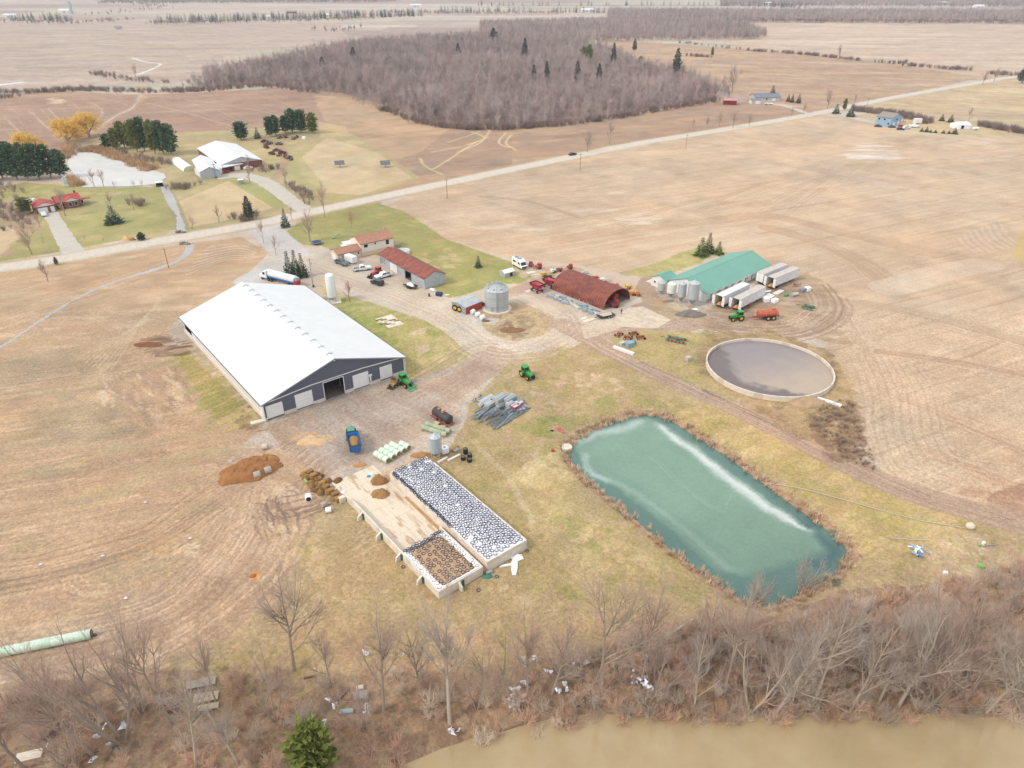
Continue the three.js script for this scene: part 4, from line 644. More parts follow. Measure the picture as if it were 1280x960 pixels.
// --- small sheds
function hut(name, label, u, v, turn, L, W, e, r, roof, wall, open = [], cat = 'shed') { const p = at(u, v); return building(name, label, { pos: new THREE.Vector3(p.x, 0, p.z), turn, L, W }, { eave: e, ridge: r, ov: 0.15, t: 0.1, th: 0.07, roof, wall, open, cat }); }
{
const a = at(582, 394), b = at(604, 385), fr = fromFront(a, b, 6.2), g = thing('grey_red_shed', 'low shed with grey patched roof and faded red wall', 'shed', fr.pos, fr.turn); gabled(g, { L: fr.L, W: fr.W, eave: 2.2, ridge: 2.9, ov: 0.15, roof: M.galvRib, wall: M.galvDull, walls: { s1: mt(0xb3483a, 0.85, 0, ST), f: mt(0xb3483a, 0.85, 0, ST) } });
mesh('red_sheet', box(2.6, 0.04, 1.2, fr.L * 0.4, 2.72, fr.W * 0.62, 0, 0, 0.22), mt(0xb98a86, 0.8, 0, ST), g); mesh('red_sheet', box(3.4, 0.05, 0.35, fr.L * 0.5, 2.32, 0.35, 0, 0, -0.2), mt(0xb3483a, 0.85), g);
}
{ const a = at(631, 348), b = at(644, 344); building('white_hutch', 'little white-roofed calf hutch on the lawn', fromFront(a, b, 3), { eave: 1.5, ridge: 2.1, ov: 0.1, t: 0.08, th: 0.06, roof: M.white, wall: M.galv, cat: 'hutch', open: [['s1', 2.2, 0.05, 3.4, 1.2, 'open']] }); }
// --- white farm over the road
{
const q = (x, y) => [200 + x / 9.143, 165 + y / 9.143], h0 = 3.2;
const fr = frame(at(...q(545, 180), h0), at(...q(720, 320), h0), at(...q(600, 300), h0)); const a = at(...q(1175, 325), 3), b = at(...q(870, 140), 3), A = fromFront(at(...q(880, 372), 3), at(...q(1175, 325), 3), 46);
const d = new THREE.Vector3().subVectors(b, a), turn = heading(b, a), L = d.length(), W = 21;
const g1 = building('livestock_barn', 'wide white-roofed livestock barn with brick walls', { pos: new THREE.Vector3(b.x, 0, b.z), turn, L, W }, { eave: 3.2, ridge: 6, ov: 0.4, roof: roofWhiteM, wall: M.brick, cap: roofWhiteM, cat: 'barn' });
mesh('gable_sheet', gableAcross(plate([[0.6, 3.4], [W - 0.6, 3.4], [W / 2, 5.8]], 0.05), L - 0.33), M.galvRib, g1.g);
const p2 = at(...q(430, 280), 3.4), e2 = at(...q(600, 330), 3.4); const t2 = turn;
const front = fromFront(at(...q(455, 520)), at(...q(730, 480)), 9); building('milking_shed', 'white-roofed open-fronted shed joined to the livestock barn', front, { eave: 2.8, ridge: 4.4, ov: 0.4, roof: roofWhiteM, wall: M.whiteRib, cat: 'shed', open: [['s1', 5.2, 0.05, 11, 2.5, 'open'], ['s1', 11.5, 0.05, front.L - 0.8, 2.5, 'open']] });
const f3 = fromFront(at(...q(735, 470)), at(...q(965, 425)), 8); building('cart_shed', 'low white lean-to shed between the barns', f3, { eave: 2.6, ridge: 3.4, ov: 0.3, roof: roofWhiteM, wall: M.brick, cat: 'shed', open: [['s1', 0.8, 0.05, 5, 2.3, 'open'], ['s1', 6, 0.05, 9, 2.2, 'door', M.white], ['s1', 9.6, 0.05, f3.L - 0.8, 2.3, 'open']] });
const f4 = frame(at(...q(452, 462), 3.4), at(...q(362, 322), 3.4), at(...q(600, 440), 3.4)); f4.W = 9.5; building('hay_barn', 'square white-roofed barn behind the open-fronted shed', f4, { eave: 3.4, ridge: 5.4, ov: 0.3, roof: roofWhiteM, wall: M.galvRib, cat: 'barn' });
// polytunnel
const A5 = at(...q(270, 455)), B5 = at(...q(390, 430)), R = A5.distanceTo(B5) / 2, far = at(...q(130, 350)), t5 = heading(far, A5), L5 = A5.distanceTo(far), gt = thing('poly_tunnel', 'white arched poly tunnel beside the barns', 'tunnel', far, t5), S = []; for (let i = 0; i <= 16; i++) { const t = Math.PI * i / 16; S.push([-R + Math.cos(t) * R, Math.sin(t) * R * 0.85]); }
const In = S.map(([x, y]) => [(x + R) * 0.985 - R, y * 0.98]).reverse(); mesh('cover', gableAcross(plate([...S, ...In], L5), L5), M.plastic, gt); mesh('end_wall', gableAcross(plate(S.map(([x, y]) => [(x + R) * 0.97 - R, y * 0.97]), 0.08), L5 - 0.05), mt(0xcfc9a8, 0.8, 0, SG), gt); mesh('end_wall', gableAcross(plate(S.map(([x, y]) => [(x + R) * 0.97 - R, y * 0.97]), 0.08), 0.15), M.plastic, gt);
{ const a = at(298, 231), b = at(305, 230.5); building('pump_hut', 'little grey hut with white roof in front of the barns', fromFront(a, b, 3), { eave: 2, ridge: 2.3, ov: 0.15, t: 0.1, th: 0.08, roof: M.white, wall: M.galvDull, cat: 'hut' }); }
{ const a = at(195, 234), b = at(205, 233); building('sluice_hut', 'small white-roofed shelter over the creek outlet', fromFront(a, b, 3.4), { eave: 1.8, ridge: 2.1, ov: 0.2, t: 0.1, th: 0.1, roof: M.white, wall: M.black, cat: 'hut', open: [['s1', 0.8, 0.05, 2.6, 1.5, 'open']] }); }
}
// --- red-roofed bungalow west of the creek
{
const rr_ = mt(0xb8524c, 0.8, 0, SH), root = thing('red_roof_house', 'brick bungalow with red shingle roof and double garage', 'house', new THREE.Vector3()), A = fromFront(at(73, 262.5), at(105, 257), 9); root.position.copy(A.pos); root.rotation.y = A.turn;
const m = new THREE.Group(); m.name = 'main_block'; root.add(m); gabled(m, { L: A.L, W: 9, eave: 2.8, ridge: 4.6, ov: 0.4, roof: rr_, wall: M.brick, open: [['s1', 7.4, 1, 8.4, 2.4, 'window'], ['s1', 9, 1, 10, 2.4, 'window'], ['s1', 1.5, 1, 3.2, 2.3, 'window']] });
const cross = new THREE.Group(); cross.name = 'front_gable'; root.add(cross); cross.position.set(A.L - 0.8, 0, 4.6); cross.rotation.y = -Math.PI / 2; gabled(cross, { L: 5.4, W: 6.6, eave: 2.8, ridge: 4.3, ov: 0.3, roof: rr_, wall: M.brick, walls: { f: M.brick }, open: [['f', 1.4, 0.9, 2.5, 2.4, 'window'], ['f', 3.6, 0.9, 4.7, 2.4, 'window']] }); mesh('gable_board', gableAcross(plate([[0.4, 2.85], [6.2, 2.85], [3.3, 4.15]], 0.06), 5.16), mt(0xd9d2cc, 0.8), cross);
const gar = new THREE.Group(); gar.name = 'garage'; root.add(gar); gar.position.set(-0.4, 0, 2.4); gar.rotation.y = -Math.PI / 2; gabled(gar, { L: 8.4, W: 8, eave: 2.8, ridge: 4.3, ov: 0.35, roof: rr_, wall: M.brick, open: [['f', 0.9, 0.05, 2.4, 2.3, 'door', M.white], ['f', 3.4, 0.05, 7, 2.3, 'door', M.white]] }); mesh('gable_board', gableAcross(plate([[0.4, 2.85], [7.6, 2.85], [4, 4.15]], 0.06), 8.1), mt(0xd9d2cc, 0.8), gar);
mesh('chimney', box(0.7, 1.6, 0.7, A.L - 1, 3.9, 3), M.brick, root); mesh('porch_roof', box(3.6, 0.14, 3, A.L + 1.8, 2.3, 6.5), rr_, root); for (const x of [0.3, 3.3]) mesh('porch_post', box(0.12, 2.3, 0.12, A.L + x, 0, 7.7), M.white, root);
}
// --- houses beyond the crossroads
{
const bl = mt(0x8fb0cb, 0.8, 0, SG), gr = mt(0x9d938d, 0.85, 0, SH);
const A = fromFront(at(1093, 155.5), at(1113, 158.5), 14); building('blue_house', 'pale blue two-storey house with grey-brown roof', A, { eave: 5, ridge: 7.4, ov: 0.4, roof: gr, wall: bl, cat: 'house', open: [['s1', 1.5, 3.2, 2.8, 4.4, 'window'], ['s1', 5, 3.2, 6.4, 4.4, 'window'], ['s1', 8, 1, 9.2, 2.2, 'window'], ['f', 2, 0.05, 5, 2.3, 'door', M.white], ['f', 8, 0.05, 11, 2.3, 'door', M.white], ['f', 5.6, 3, 7.6, 4.4, 'window']] });
const br = mt(0x7f8894, 0.85, 0, SH), B = fromFront(at(943, 127), at(976, 126.5), 12); building('grey_bungalow', 'long bungalow with grey-blue shingle roof', B, { eave: 2.8, ridge: 5, ov: 0.4, roof: br, wall: mt(0xb6b3b0, 0.85), cat: 'house', open: [['s1', 3, 1, 4.4, 2.2, 'window'], ['s1', 9, 1, 10.4, 2.2, 'window'], ['s1', 14, 0.05, 17, 2.3, 'door', M.white]] });
const C = fromFront(at(904, 131), at(921, 131.5), 8); building('red_barn', 'small dark red barn with pinkish roof on the far lawn', C, { eave: 3, ridge: 4.4, ov: 0.3, roof: mt(0xb98a86, 0.8, 0, SG), wall: mt(0x7e2c33, 0.85, 0, SG), cat: 'barn', open: [['s1', 3, 0.05, 5, 2.4, 'door', mt(0x6a2229, 0.8), 0]] });
const D = fromFront(at(1197, 161.5), at(1213, 161), 8); building('tent_shed', 'white tent shed with open dark doorway', D, { eave: 2.4, ridge: 3.6, ov: 0.1, roof: M.plastic, wall: M.plastic, cat: 'shed', open: [['s1', 2.2, 0.05, 4.4, 2.1, 'open']] });
const E = fromFront(at(938, 130), at(951, 130), 5); building('bungalow_garage', 'white garage beside the grey-blue bungalow', E, { eave: 2.5, ridge: 3.4, ov: 0.2, roof: br, wall: M.white, cat: 'garage', open: [['s1', 1, 0.05, 3.6, 2.2, 'door', M.galv]] });
}
// --- specks of building on the far plain
{
const q = rng(77), kinds = [['white', M.white, roofWhiteM], ['grey', mt(0xb2b0ae, 0.8), mt(0x8b8784, 0.9)], ['red', mt(0x9c4a43, 0.85), mt(0x9b8f8b, 0.9)]];
const where = [['lone field house with blue-grey roof', 148, 37, 9, 1], ['white barn among trees at the plain edge', 12, 22, 16, 0], ['long white shed near the tall silo', 82, 16, 18, 0], ['white barn in the shelter belt', 336, 23, 6, 0], ['red barn in the shelter belt', 365, 17, 12, 2], ['white farmhouse behind the shelter belt', 410, 21, 8, 0], ['grey barn beyond the shelter belt', 432, 17, 10, 1], ['white shed at the far end of the shelter belt', 300, 24, 6, 0], ['long white shed behind the wood', 520, 9, 14, 0], ['white greenhouse row far behind the wood', 735, 15, 16, 0], ['grey shed far behind the wood', 560, 17, 8, 1], ['white house at the far wood edge', 960, 6, 10, 0], ['white barn on the right skyline', 1180, 6, 14, 0], ['white shed on the right skyline beyond the band of wood', 1225, 10, 12, 0]];
for (const [l, u, v, w, k] of where) { const a = at(u - w / 2, v), b = at(u + w / 2, v - 0.1), L = a.distanceTo(b); building('far_building', l, fromFront(a, b, L * 0.5), { eave: 3 + L * 0.06, ridge: 4.5 + L * 0.12, ov: 0.4, roof: kinds[k][2], wall: kinds[k][1], open: [['s1', L * 0.3, 0.05, L * 0.5, 3, 'door', M.galvDull, 0], ['s1', L * 0.65, 1, L * 0.75, 2.4, 'window']] }); }
const p = at(90, 18), s = thing('tower_silo', 'tall pale tower silo on the far plain', 'silo', p); mesh('shaft', cyl(4, 4, 26, 16), M.galv, s); mesh('dome', lathe([[4.1, 0], [3.4, 1.8], [2, 2.8], [0.01, 3.2]], 16).translate(0, 26, 0), M.galvDull, s);
}
// ---------------------------------------------------------------- vehicles and machines
function wheelInto(root, r, w, x, z, rim = M.steel, y = r) {
const g = new THREE.Group(); g.name = 'wheel'; g.position.set(x, y, z); root.add(g);
const T = cached('ty' + r + w, () => lathe([[r * 0.55, -w / 2], [r * 0.9, -w / 2], [r, -w * 0.34], [r, w * 0.34], [r * 0.9, w / 2], [r * 0.55, w / 2]], 20).rotateX(Math.PI / 2)), D = cached('ri' + r + w, () => mergeGeometries([clean(lathe([[0.001, -w * 0.2], [r * 0.56, -w * 0.42], [r * 0.56, w * 0.42], [0.001, w * 0.2]], 16).rotateX(Math.PI / 2)), clean(cyl(r * 0.16, r * 0.16, w * 0.9, 8, 0, 0, 0, 'z'))]));
mesh('tyre', T, M.rubber, g); mesh('rim', D, rim, g); return g;
}
const across = (g, w) => g.translate(0, 0, -w / 2);
const glassOn = (root, pts_, w, name = 'window') => { mesh(name, across(plate(pts_, w + 0.03), w + 0.03), M.glass, root); };
function place(o, u0, v0, u1, v1) { const a = gnd(u0, v0), b = gnd(u1, v1); o.position.set((a.x + b.x) / 2, Math.min(a.y, b.y), (a.z + b.z) / 2); o.rotation.y = heading(a, b); return o; }
function carBody(root, kind, m) {
if (kind === 'pickup') {
mesh('body', across(plate([[-0.95, 0.5], [2.75, 0.5], [2.85, 0.62], [2.85, 0.98], [2.6, 1.06], [1.25, 1.14], [-0.95, 1.14]], 1.88, [], 0.05), 1.88), m, root);
mesh('cab', across(plate([[1.2, 1.12], [0.5, 1.78], [-0.7, 1.82], [-0.92, 1.12]], 1.6, [], 0.07), 1.6), m, root); glassOn(root, [[0.98, 1.2], [0.46, 1.68], [0.0, 1.72], [0.0, 1.2]], 1.74); glassOn(root, [[-0.08, 1.2], [-0.08, 1.72], [-0.62, 1.74], [-0.78, 1.2]], 1.74);
mesh('windscreen', box(0.04, 0.82, 1.5, 1.16, 1.14, 0, 0, 0.8), M.glass, root);
const bed = mesh('bed', [box(2, 0.1, 1.8, -1.92, 0.62), box(1.96, 0.62, 0.09, -1.93, 0.54, 0.92), box(1.96, 0.62, 0.09, -1.93, 0.54, -0.92), box(0.09, 0.62, 1.86, -2.9, 0.54)], m, root); mesh('bed_liner', box(1.86, 0.03, 1.72, -1.92, 0.725), M.black, bed);
for (const x of [-1.85, 1.75]) for (const z of [-0.86, 0.86]) wheelInto(root, 0.4, 0.27, x, z); for (const z of [-0.7, 0.7]) { mesh('headlight', box(0.06, 0.16, 0.34, 2.9, 0.8, z), mt(0xd8dde0, 0.2), root); mesh('tail_light', box(0.05, 0.3, 0.14, -2.97, 0.72, z * 1.2), M.red, root); } mesh('bumper', [box(0.16, 0.2, 1.86, 2.93, 0.5), box(0.14, 0.18, 1.8, -3.02, 0.46)], M.steel, root);
} else {
const S = kind === 'suv' ? [[-2.3, 0.42], [2.25, 0.42], [2.35, 0.6], [2.32, 0.96], [1.15, 1.08], [0.45, 1.68], [-1.95, 1.72], [-2.3, 1.05]] : [[-2.25, 0.35], [2.2, 0.35], [2.3, 0.5], [2.25, 0.8], [1.2, 0.95], [0.35, 1.42], [-1.1, 1.42], [-1.7, 1.0], [-2.25, 0.92]], top = kind === 'suv' ? 1.6 : 1.34;
mesh('body', across(plate(S, 1.76, [], 0.06), 1.76), m, root); glassOn(root, kind === 'suv' ? [[0.95, 1.12], [0.42, top], [-1.8, top], [-2.1, 1.12]] : [[0.95, 0.98], [0.32, top], [-1.0, top], [-1.5, 1.0]], 1.89);
mesh('windscreen', kind === 'suv' ? box(0.04, 0.8, 1.5, 1.1, 1.08, 0, 0, 0.82) : box(0.04, 0.85, 1.45, 1.16, 0.92, 0, 0, 1.05), M.glass, root); mesh('rear_window', kind === 'suv' ? box(0.04, 0.5, 1.4, -2.24, 1.12, 0, 0, -0.42) : box(0.04, 0.6, 1.4, -1.62, 1.0, 0, 0, -0.9), M.glass, root);
for (const x of [-1.42, 1.42]) for (const z of [-0.82, 0.82]) wheelInto(root, 0.36, 0.24, x, z); for (const z of [-0.65, 0.65]) { mesh('headlight', box(0.06, 0.14, 0.34, 2.36, 0.72, z), mt(0xd8dde0, 0.2), root); mesh('tail_light', box(0.06, 0.22, 0.16, -2.34, 0.8, z * 1.15), M.red, root); }
}
}
function car(kind, color, label, u0, v0, u1, v1, name) { const o = thing(name || (kind === 'pickup' ? 'pickup_truck' : kind === 'suv' ? 'utility_car' : 'parked_car'), label, kind === 'pickup' ? 'pickup' : 'car'); carBody(o, kind, mt(color, 0.35, 0.1)); return place(o, u0, v0, u1, v1); }
car('pickup', 0x5d646b, 'dark grey pickup beside the white cargo trailer', 418.5, 327, 436.5, 334); car('pickup', 0xd9dbdd, 'white pickup with empty black bed beside the red tractor', 442.5, 339.2, 464, 336.4); car('pickup', 0xe0e2e3, 'white crew-cab pickup in front of the red tractor', 490, 344, 468.5, 349.5); car('suv', 0x33383f, 'black estate car on the farm drive', 481, 358.5, 463, 352.5);
car('car', 0x2e353d, 'dark car driving along the gravel road', 711, 194.8, 720.5, 193); car('car', 0xc7ccd0, 'pale car in front of the double garage', 53.6, 268, 56.2, 271);
car('car', 0x4a5058, 'dark car on the left end of the blue house drive', 1094, 158.3, 1101, 158.8); car('car', 0x55636f, 'blue-grey car beside the blue house garage', 1110, 159.3, 1119, 159.6); car('suv', 0xb24a4d, 'red car parked behind the boat trailer', 1124, 159.4, 1131, 160); car('suv', 0xe0e2e4, 'white car beside the blue house lawn', 1129, 161.2, 1137, 161); car('pickup', 0xe4e6e8, 'white pickup parked by the grey-blue bungalow', 955, 130.5, 967, 131); car('car', 0x39424d, 'dark blue car nose-in at the blue house corner', 1122, 162.2, 1129, 162.6); car('car', 0x9c2f33, 'dark red car inside the open-fronted shed', 279, 216.6, 284, 215.6); car('car', 0xe4e4e4, 'white car on the white barns forecourt', 306, 212, 314, 210.5);
// --- tractors: forward is +x
function tractorParts(o, paint, rims, loader, k = 1) {
mesh('chassis', [box(3.4, 0.45, 0.5, 1.1, 0.65), box(0.7, 0.3, 1.5, 0, 0.7), box(0.4, 0.25, 1.3, 2.35, 0.5)], M.darkMetal, o);
const hood = mesh('hood', across(plate([[0.85, 1.0], [2.9, 0.95], [3.0, 1.3], [2.85, 1.55], [0.85, 1.78]], 0.7, [], 0.08), 0.7), paint, o); mesh('grille', box(0.06, 0.5, 0.6, 3.06, 0.95), M.black, hood); mesh('exhaust', [cyl(0.06, 0.06, 0.9, 8, 1.2, 1.7, 0.32)], M.darkMetal, o);
const cab = mesh('cab', [[-0.62, -0.7], [-0.62, 0.7], [0.78, -0.62], [0.78, 0.62]].map(([x, z]) => beam([x, 1.15, z], [x * 0.92, 2.62, z * 0.95], 0.1, 0.1)).concat([box(1.5, 0.1, 1.5, 0.1, 1.1)]), paint, o); mesh('cab_glass', box(1.36, 1.34, 1.3, 0.08, 1.22), M.glass, cab); mesh('cab_roof', rbox(1.62, 0.2, 1.56, 0.08, 0.06, 2.58), paint, o);
for (const z of [-0.92, 0.92]) { mesh('fender', across(plate([[-1.0, 1.05], [-0.85, 1.55], [-0.3, 1.84], [0.4, 1.76], [0.75, 1.4], [0.68, 1.36], [0.3, 1.66], [-0.28, 1.76], [-0.78, 1.48], [-0.92, 1.05]], 0.5), 0.5).translate(0, 0, z), paint, o); wheelInto(o, 0.88, 0.5, 0, z * 1.02, rims); wheelInto(o, 0.62, 0.38, 2.35, z * 0.92, rims); }
if (loader) {
for (const z of [-0.55, 0.55]) { const arm = mesh('loader_arm', [beam([0.75, 1.75, z], [2.6, 1.35, z], 0.14, 0.2), beam([2.6, 1.35, z], [3.75, 0.5, z], 0.14, 0.2), beam([0.9, 0.8, z], [0.75, 1.8, z], 0.16, 0.2)], paint, o); mesh('cylinder', bar([1.0, 1.0, z], [2.5, 1.25, z], 0.05, 6), M.steel, arm); }
mesh('bucket', plate([[3.7, 0.1], [4.45, 0.08], [4.45, 0.16], [3.82, 0.2], [3.78, 0.75], [3.66, 0.75]], 2.1).translate(0, 0, -1.05), loader, o); for (const z of [-1.05, 1.0]) mesh('bucket_side', plate([[3.7, 0.12], [4.4, 0.12], [3.75, 0.75]], 0.05).translate(0, 0, z), loader, o);
}
return o;
}
const tg = mt(0x2f8a3e, 0.4), tgp = mt(0x5f9e78, 0.45);
place(tractorParts(thing('tractor', 'green tractor with yellow wheels parked on the worn grass', 'tractor'), tg, M.yellow), 652.5, 467, 660, 472.5);
place(tractorParts(thing('tractor', 'green loader tractor at the dairy barn corner', 'tractor'), tg, mt(0xb79a62, 0.7), tgp), 499, 476, 509, 483);
place(tractorParts(thing('tractor', 'green tractor hitched to the orange slurry tanker', 'tractor'), tg, M.yellow), 934, 399.2, 914.5, 400.5);
place(tractorParts(thing('tractor', 'faded green tractor in front of the blue feed mixer', 'tractor'), mt(0x4f8f70, 0.5), mt(0x9a8c5c, 0.7)), 441, 556, 439.5, 543.5);
place(tractorParts(thing('tractor', 'red loader tractor among the parked pickups', 'tractor'), mt(0xab4036, 0.45), mt(0xa89c94, 0.6), M.black), 481.5, 340.5, 466, 346.5);
// skid steer
{ const o = thing('skid_steer', 'small muddy skid steer loader beside the green loader tractor', 'loader'), pm = mt(0xb59a6a, 0.7, 0, GR); mesh('body', [box(1.7, 0.7, 1.0, 0, 0.35), box(0.7, 0.9, 1.0, -0.55, 0.9)], pm, o); mesh('cage', [[0.5, -0.45], [0.5, 0.45], [-0.3, -0.45], [-0.3, 0.45]].map(([x, z]) => beam([x, 1, z], [x, 2, z], 0.08, 0.08)).concat([box(0.95, 0.08, 1, 0.1, 2)]), M.darkMetal, o); for (const z of [-0.62, 0.62]) { mesh('loader_arm', [beam([-0.8, 1.5, z], [1.2, 0.9, z], 0.12, 0.18), beam([1.2, 0.9, z], [1.4, 0.35, z], 0.12, 0.16)], pm, o); for (const x of [-0.55, 0.6]) wheelInto(o, 0.38, 0.3, x, z * 1.1, mt(0xc9a07e, 0.7)); } mesh('bucket', plate([[1.35, 0.1], [1.95, 0.08], [1.95, 0.16], [1.45, 0.2], [1.42, 0.6], [1.32, 0.6]], 1.7).translate(0, 0, -0.85), M.darkMetal, o); place(o, 496.5, 480, 489.5, 485); }
// orange slurry tanker
function tankBody(o, r, L, y, m, endM) { mesh('tank', lathe([[0.01, -L / 2 - r * 0.22], [r * 0.6, -L / 2 - r * 0.15], [r, -L / 2], [r, L / 2], [r * 0.6, L / 2 + r * 0.15], [0.01, L / 2 + r * 0.22]], 24).rotateZ(-Math.PI / 2).translate(0, y, 0), m, o); for (const f of [-0.46, -0.15, 0.15, 0.46]) mesh('tank_band', lathe([[r + 0.01, -0.06], [r + 0.05, -0.05], [r + 0.05, 0.05], [r + 0.01, 0.06]], 24).rotateZ(Math.PI / 2).translate(L * f, y, 0), endM || m, o); }
{ const o = thing('slurry_tanker', 'orange slurry tanker trailer with yellow wheels', 'tanker'); tankBody(o, 1.05, 5.6, 1.9, M.orange, mt(0xc07a66, 0.7)); mesh('frame', [box(7, 0.22, 0.8, 0.8, 0.82), box(1.6, 0.16, 0.2, 4.6, 0.75)], M.redDull, o); mesh('hatch', [cyl(0.35, 0.35, 0.25, 12, -1.2, 2.9), cyl(0.2, 0.2, 0.4, 10, -2, 2.85)], M.orange, o); mesh('spreader_plate', box(0.3, 0.6, 1.6, -3.2, 0.9), M.galvDull, o); for (const x of [-1.5, 0.1]) for (const z of [-1.05, 1.05]) wheelInto(o, 0.72, 0.5, x, z, mt(0xd9c98a, 0.6)); place(o, 975, 398, 941, 400); }
// blue feed mixer wagon
{ const o = thing('feed_mixer', 'blue feed mixer wagon full of brown feed', 'mixer wagon'), bl = mt(0x1f6fb6, 0.45); const side = (s) => { const A = [[-2.3, 1.0, s * 0.75], [2.0, 1.0, s * 0.75], [2.4, 2.7, s * 1.2], [-2.7, 2.7, s * 1.2]]; const g = new THREE.BufferGeometry(), P = []; for (const off of [0, -0.08 * s]) for (const p of A) P.push(p[0], p[1], p[2] + off); g.setAttribute('position', new THREE.Float32BufferAttribute(P, 3)); g.setIndex([0, 1, 2, 0, 2, 3, 4, 6, 5, 4, 7, 6, 3, 2, 6, 3, 6, 7, 0, 3, 7, 0, 7, 4, 1, 5, 6, 1, 6, 2]); g.computeVertexNormals(); return clean(g); };
mesh('tub_side', side(1), bl, o); mesh('tub_side', side(-1), bl, o); const ew = (x0, x1) => gableAcross(plate([[-0.75, 1.0], [0.75, 1.0], [1.2, 2.7], [-1.2, 2.7]], 0.08), 0).rotateZ(x0 < 0 ? 0.23 : -0.23).translate(x0 + (x0 < 0 ? 0.2 : -0.2), x0 < 0 ? -0.02 + 0.5 : 0.5 - 0.02, 0); mesh('tub_end', plate([[-2.3, 1.0], [-2.22, 1.0], [-2.62, 2.7], [-2.7, 2.7]], 2.1).translate(0, 0, -1.05), bl, o); mesh('tub_end', plate([[2.0, 1.0], [1.92, 1.0], [2.32, 2.7], [2.4, 2.7]], 2.1).translate(0, 0, -1.05), bl, o); mesh('tub_floor', box(4.4, 0.1, 1.6, -0.1, 0.95), bl, o); mesh('rubber_rim', [box(5.2, 0.25, 0.06, -0.15, 2.62, 1.24), box(5.2, 0.25, 0.06, -0.15, 2.62, -1.24), box(0.06, 0.25, 2.5, 2.45, 2.62), box(0.06, 0.25, 2.5, -2.75, 2.62)], mt(0x3c4a58, 0.8), o); mesh('feed', heap(2.35, 1.05, 0.35, 5, 14).translate(-0.15, 2.25, 0), mt(0x9c7a48, 1, 0, GR), o); mesh('frame', [box(5.6, 0.2, 0.9, 0.4, 0.75), box(1.4, 0.14, 0.16, 3.6, 0.7)], bl, o); for (const z of [-0.9, 0.9]) wheelInto(o, 0.45, 0.35, -0.6, z, M.steel); place(o, 446, 571, 441.5, 552.5); }
function heap(rx, rz, h, seed, n = 24, rough = 0.16) { // mound with broken surface
const P = [], I = [], uv = [], m = Math.max(6, n * 0.5 | 0); for (let i = 0; i <= m; i++) for (let k = 0; k < n; k++) { const t = i / m, a = k / n * 6.283, w = 1 + 0.3 * (nz(N1, seed * 60 + Math.cos(a) * 60, Math.sin(a) * 60) - 0.5) * 2 + 0.35 * (nz(N3, seed * 31 + Math.cos(a) * 26, Math.sin(a) * 26) - 0.5), r = t * w, x = Math.cos(a) * rx * r, z = Math.sin(a) * rz * r, y = h * Math.pow(Math.cos(Math.min(1, t) * Math.PI / 2), 0.75) * (1 + rough * 2.2 * (nz(N1, x * 26 + seed * 31, z * 26) - 0.5)) + (t < 1 ? Math.min(1.6, rough * 3) * Math.min(0.55, h * 0.5) * (nz(N1, x * 110 + seed * 7, z * 110) - 0.5) : -0.1); P.push(x, y, z); uv.push(x, z); }
for (let i = 0; i < m; i++) for (let k = 0; k < n; k++) { const a = i * n + k, b = i * n + (k + 1) % n; I.push(a, b, a + n, b, b + n, a + n); }
const g = new THREE.BufferGeometry(); g.setAttribute('position', new THREE.Float32BufferAttribute(P, 3)); g.setAttribute('uv', new THREE.Float32BufferAttribute(uv, 2)); g.setIndex(I); g.computeVertexNormals(); return g;
}
// semi trailers, rear doors swung open
function semi(label, ur, vr, uf, vf, roofM, open, L = 14.5) {
const a = at(ur, vr), b = at(uf, vf), o = thing('semi_trailer', label, 'trailer', a, heading(a, b), 'old semi trailers beside the poultry barn'), W = 2.5, H = 3.9, y = 1.1;
for (const z of [-W / 2 + 0.03, W / 2 - 0.03]) mesh('side_wall', box(L, H - y, 0.06, L / 2, y, z), mt(0xe0e3e6, 0.6, 0, ST), o); mesh('roof', box(L, 0.06, W + 0.02, L / 2, H, 0), roofM, o); mesh('front_wall', box(0.06, H - y - 0.02, W - 0.14, L - 0.04, y, 0), mt(0xd5d8da, 0.6, 0, ST), o); mesh('floor', box(L - 0.1, 0.16, W - 0.16, L / 2, y - 0.12, 0), M.wood, o);
for (const z of [-1, 1]) { mesh('rail', [box(L, 0.14, 0.05, L / 2, y - 0.06, z * (W / 2 + 0.02)), box(L, 0.1, 0.05, L / 2, H - 0.1, z * (W / 2 + 0.02))], M.galv, o); mesh('rear_door', open ? box(1.2, H - y - 0.06, 0.06, 0, y + 0.02, 0, z < 0 ? 1.2 : -2.0).translate(-0.3, 0, z * (W / 2 + 0.35)) : box(0.06, H - y - 0.06, 1.2, 0.02, y + 0.02, z * 0.62), M.white, o); mesh('landing_leg', box(0.14, 1.0, 0.14, L * 0.76, 0, z * 0.9), M.darkMetal, o); for (const x of [1.6, 2.9]) wheelInto(o, 0.5, 0.4, x, z * 1.0, M.steel); }
mesh('undercarriage', [box(2.8, 0.3, 1, 2.2, 0.6), box(L * 0.8, 0.16, 0.3, L / 2, 0.86, 0.4), box(L * 0.8, 0.16, 0.3, L / 2, 0.86, -0.4)], M.darkMetal, o); if (open) mesh('litter', heap(1.4, 0.9, 0.5, ur | 0, 12).translate(1.2, y + 0.05, 0), mt(0xc99a62, 1, 0, GR), o); return o;
}
const rg = mt(0xc6bfba, 0.7, 0, ST), rw = mt(0xdedede, 0.7, 0, ST);
semi('white semi trailer with pale roof against the poultry barn, doors open', 897, 385, 950, 359, rw, true); semi('semi trailer with grey roof and orange litter inside its doors', 918, 389, 971, 361.5, rg, true); semi('semi trailer with grey roof and closed white rear doors', 948, 356, 996, 336, rg, false, 13.5); semi('semi trailer with one open door, outermost from the poultry barn', 961, 361.5, 1011, 341, rg, true, 14);
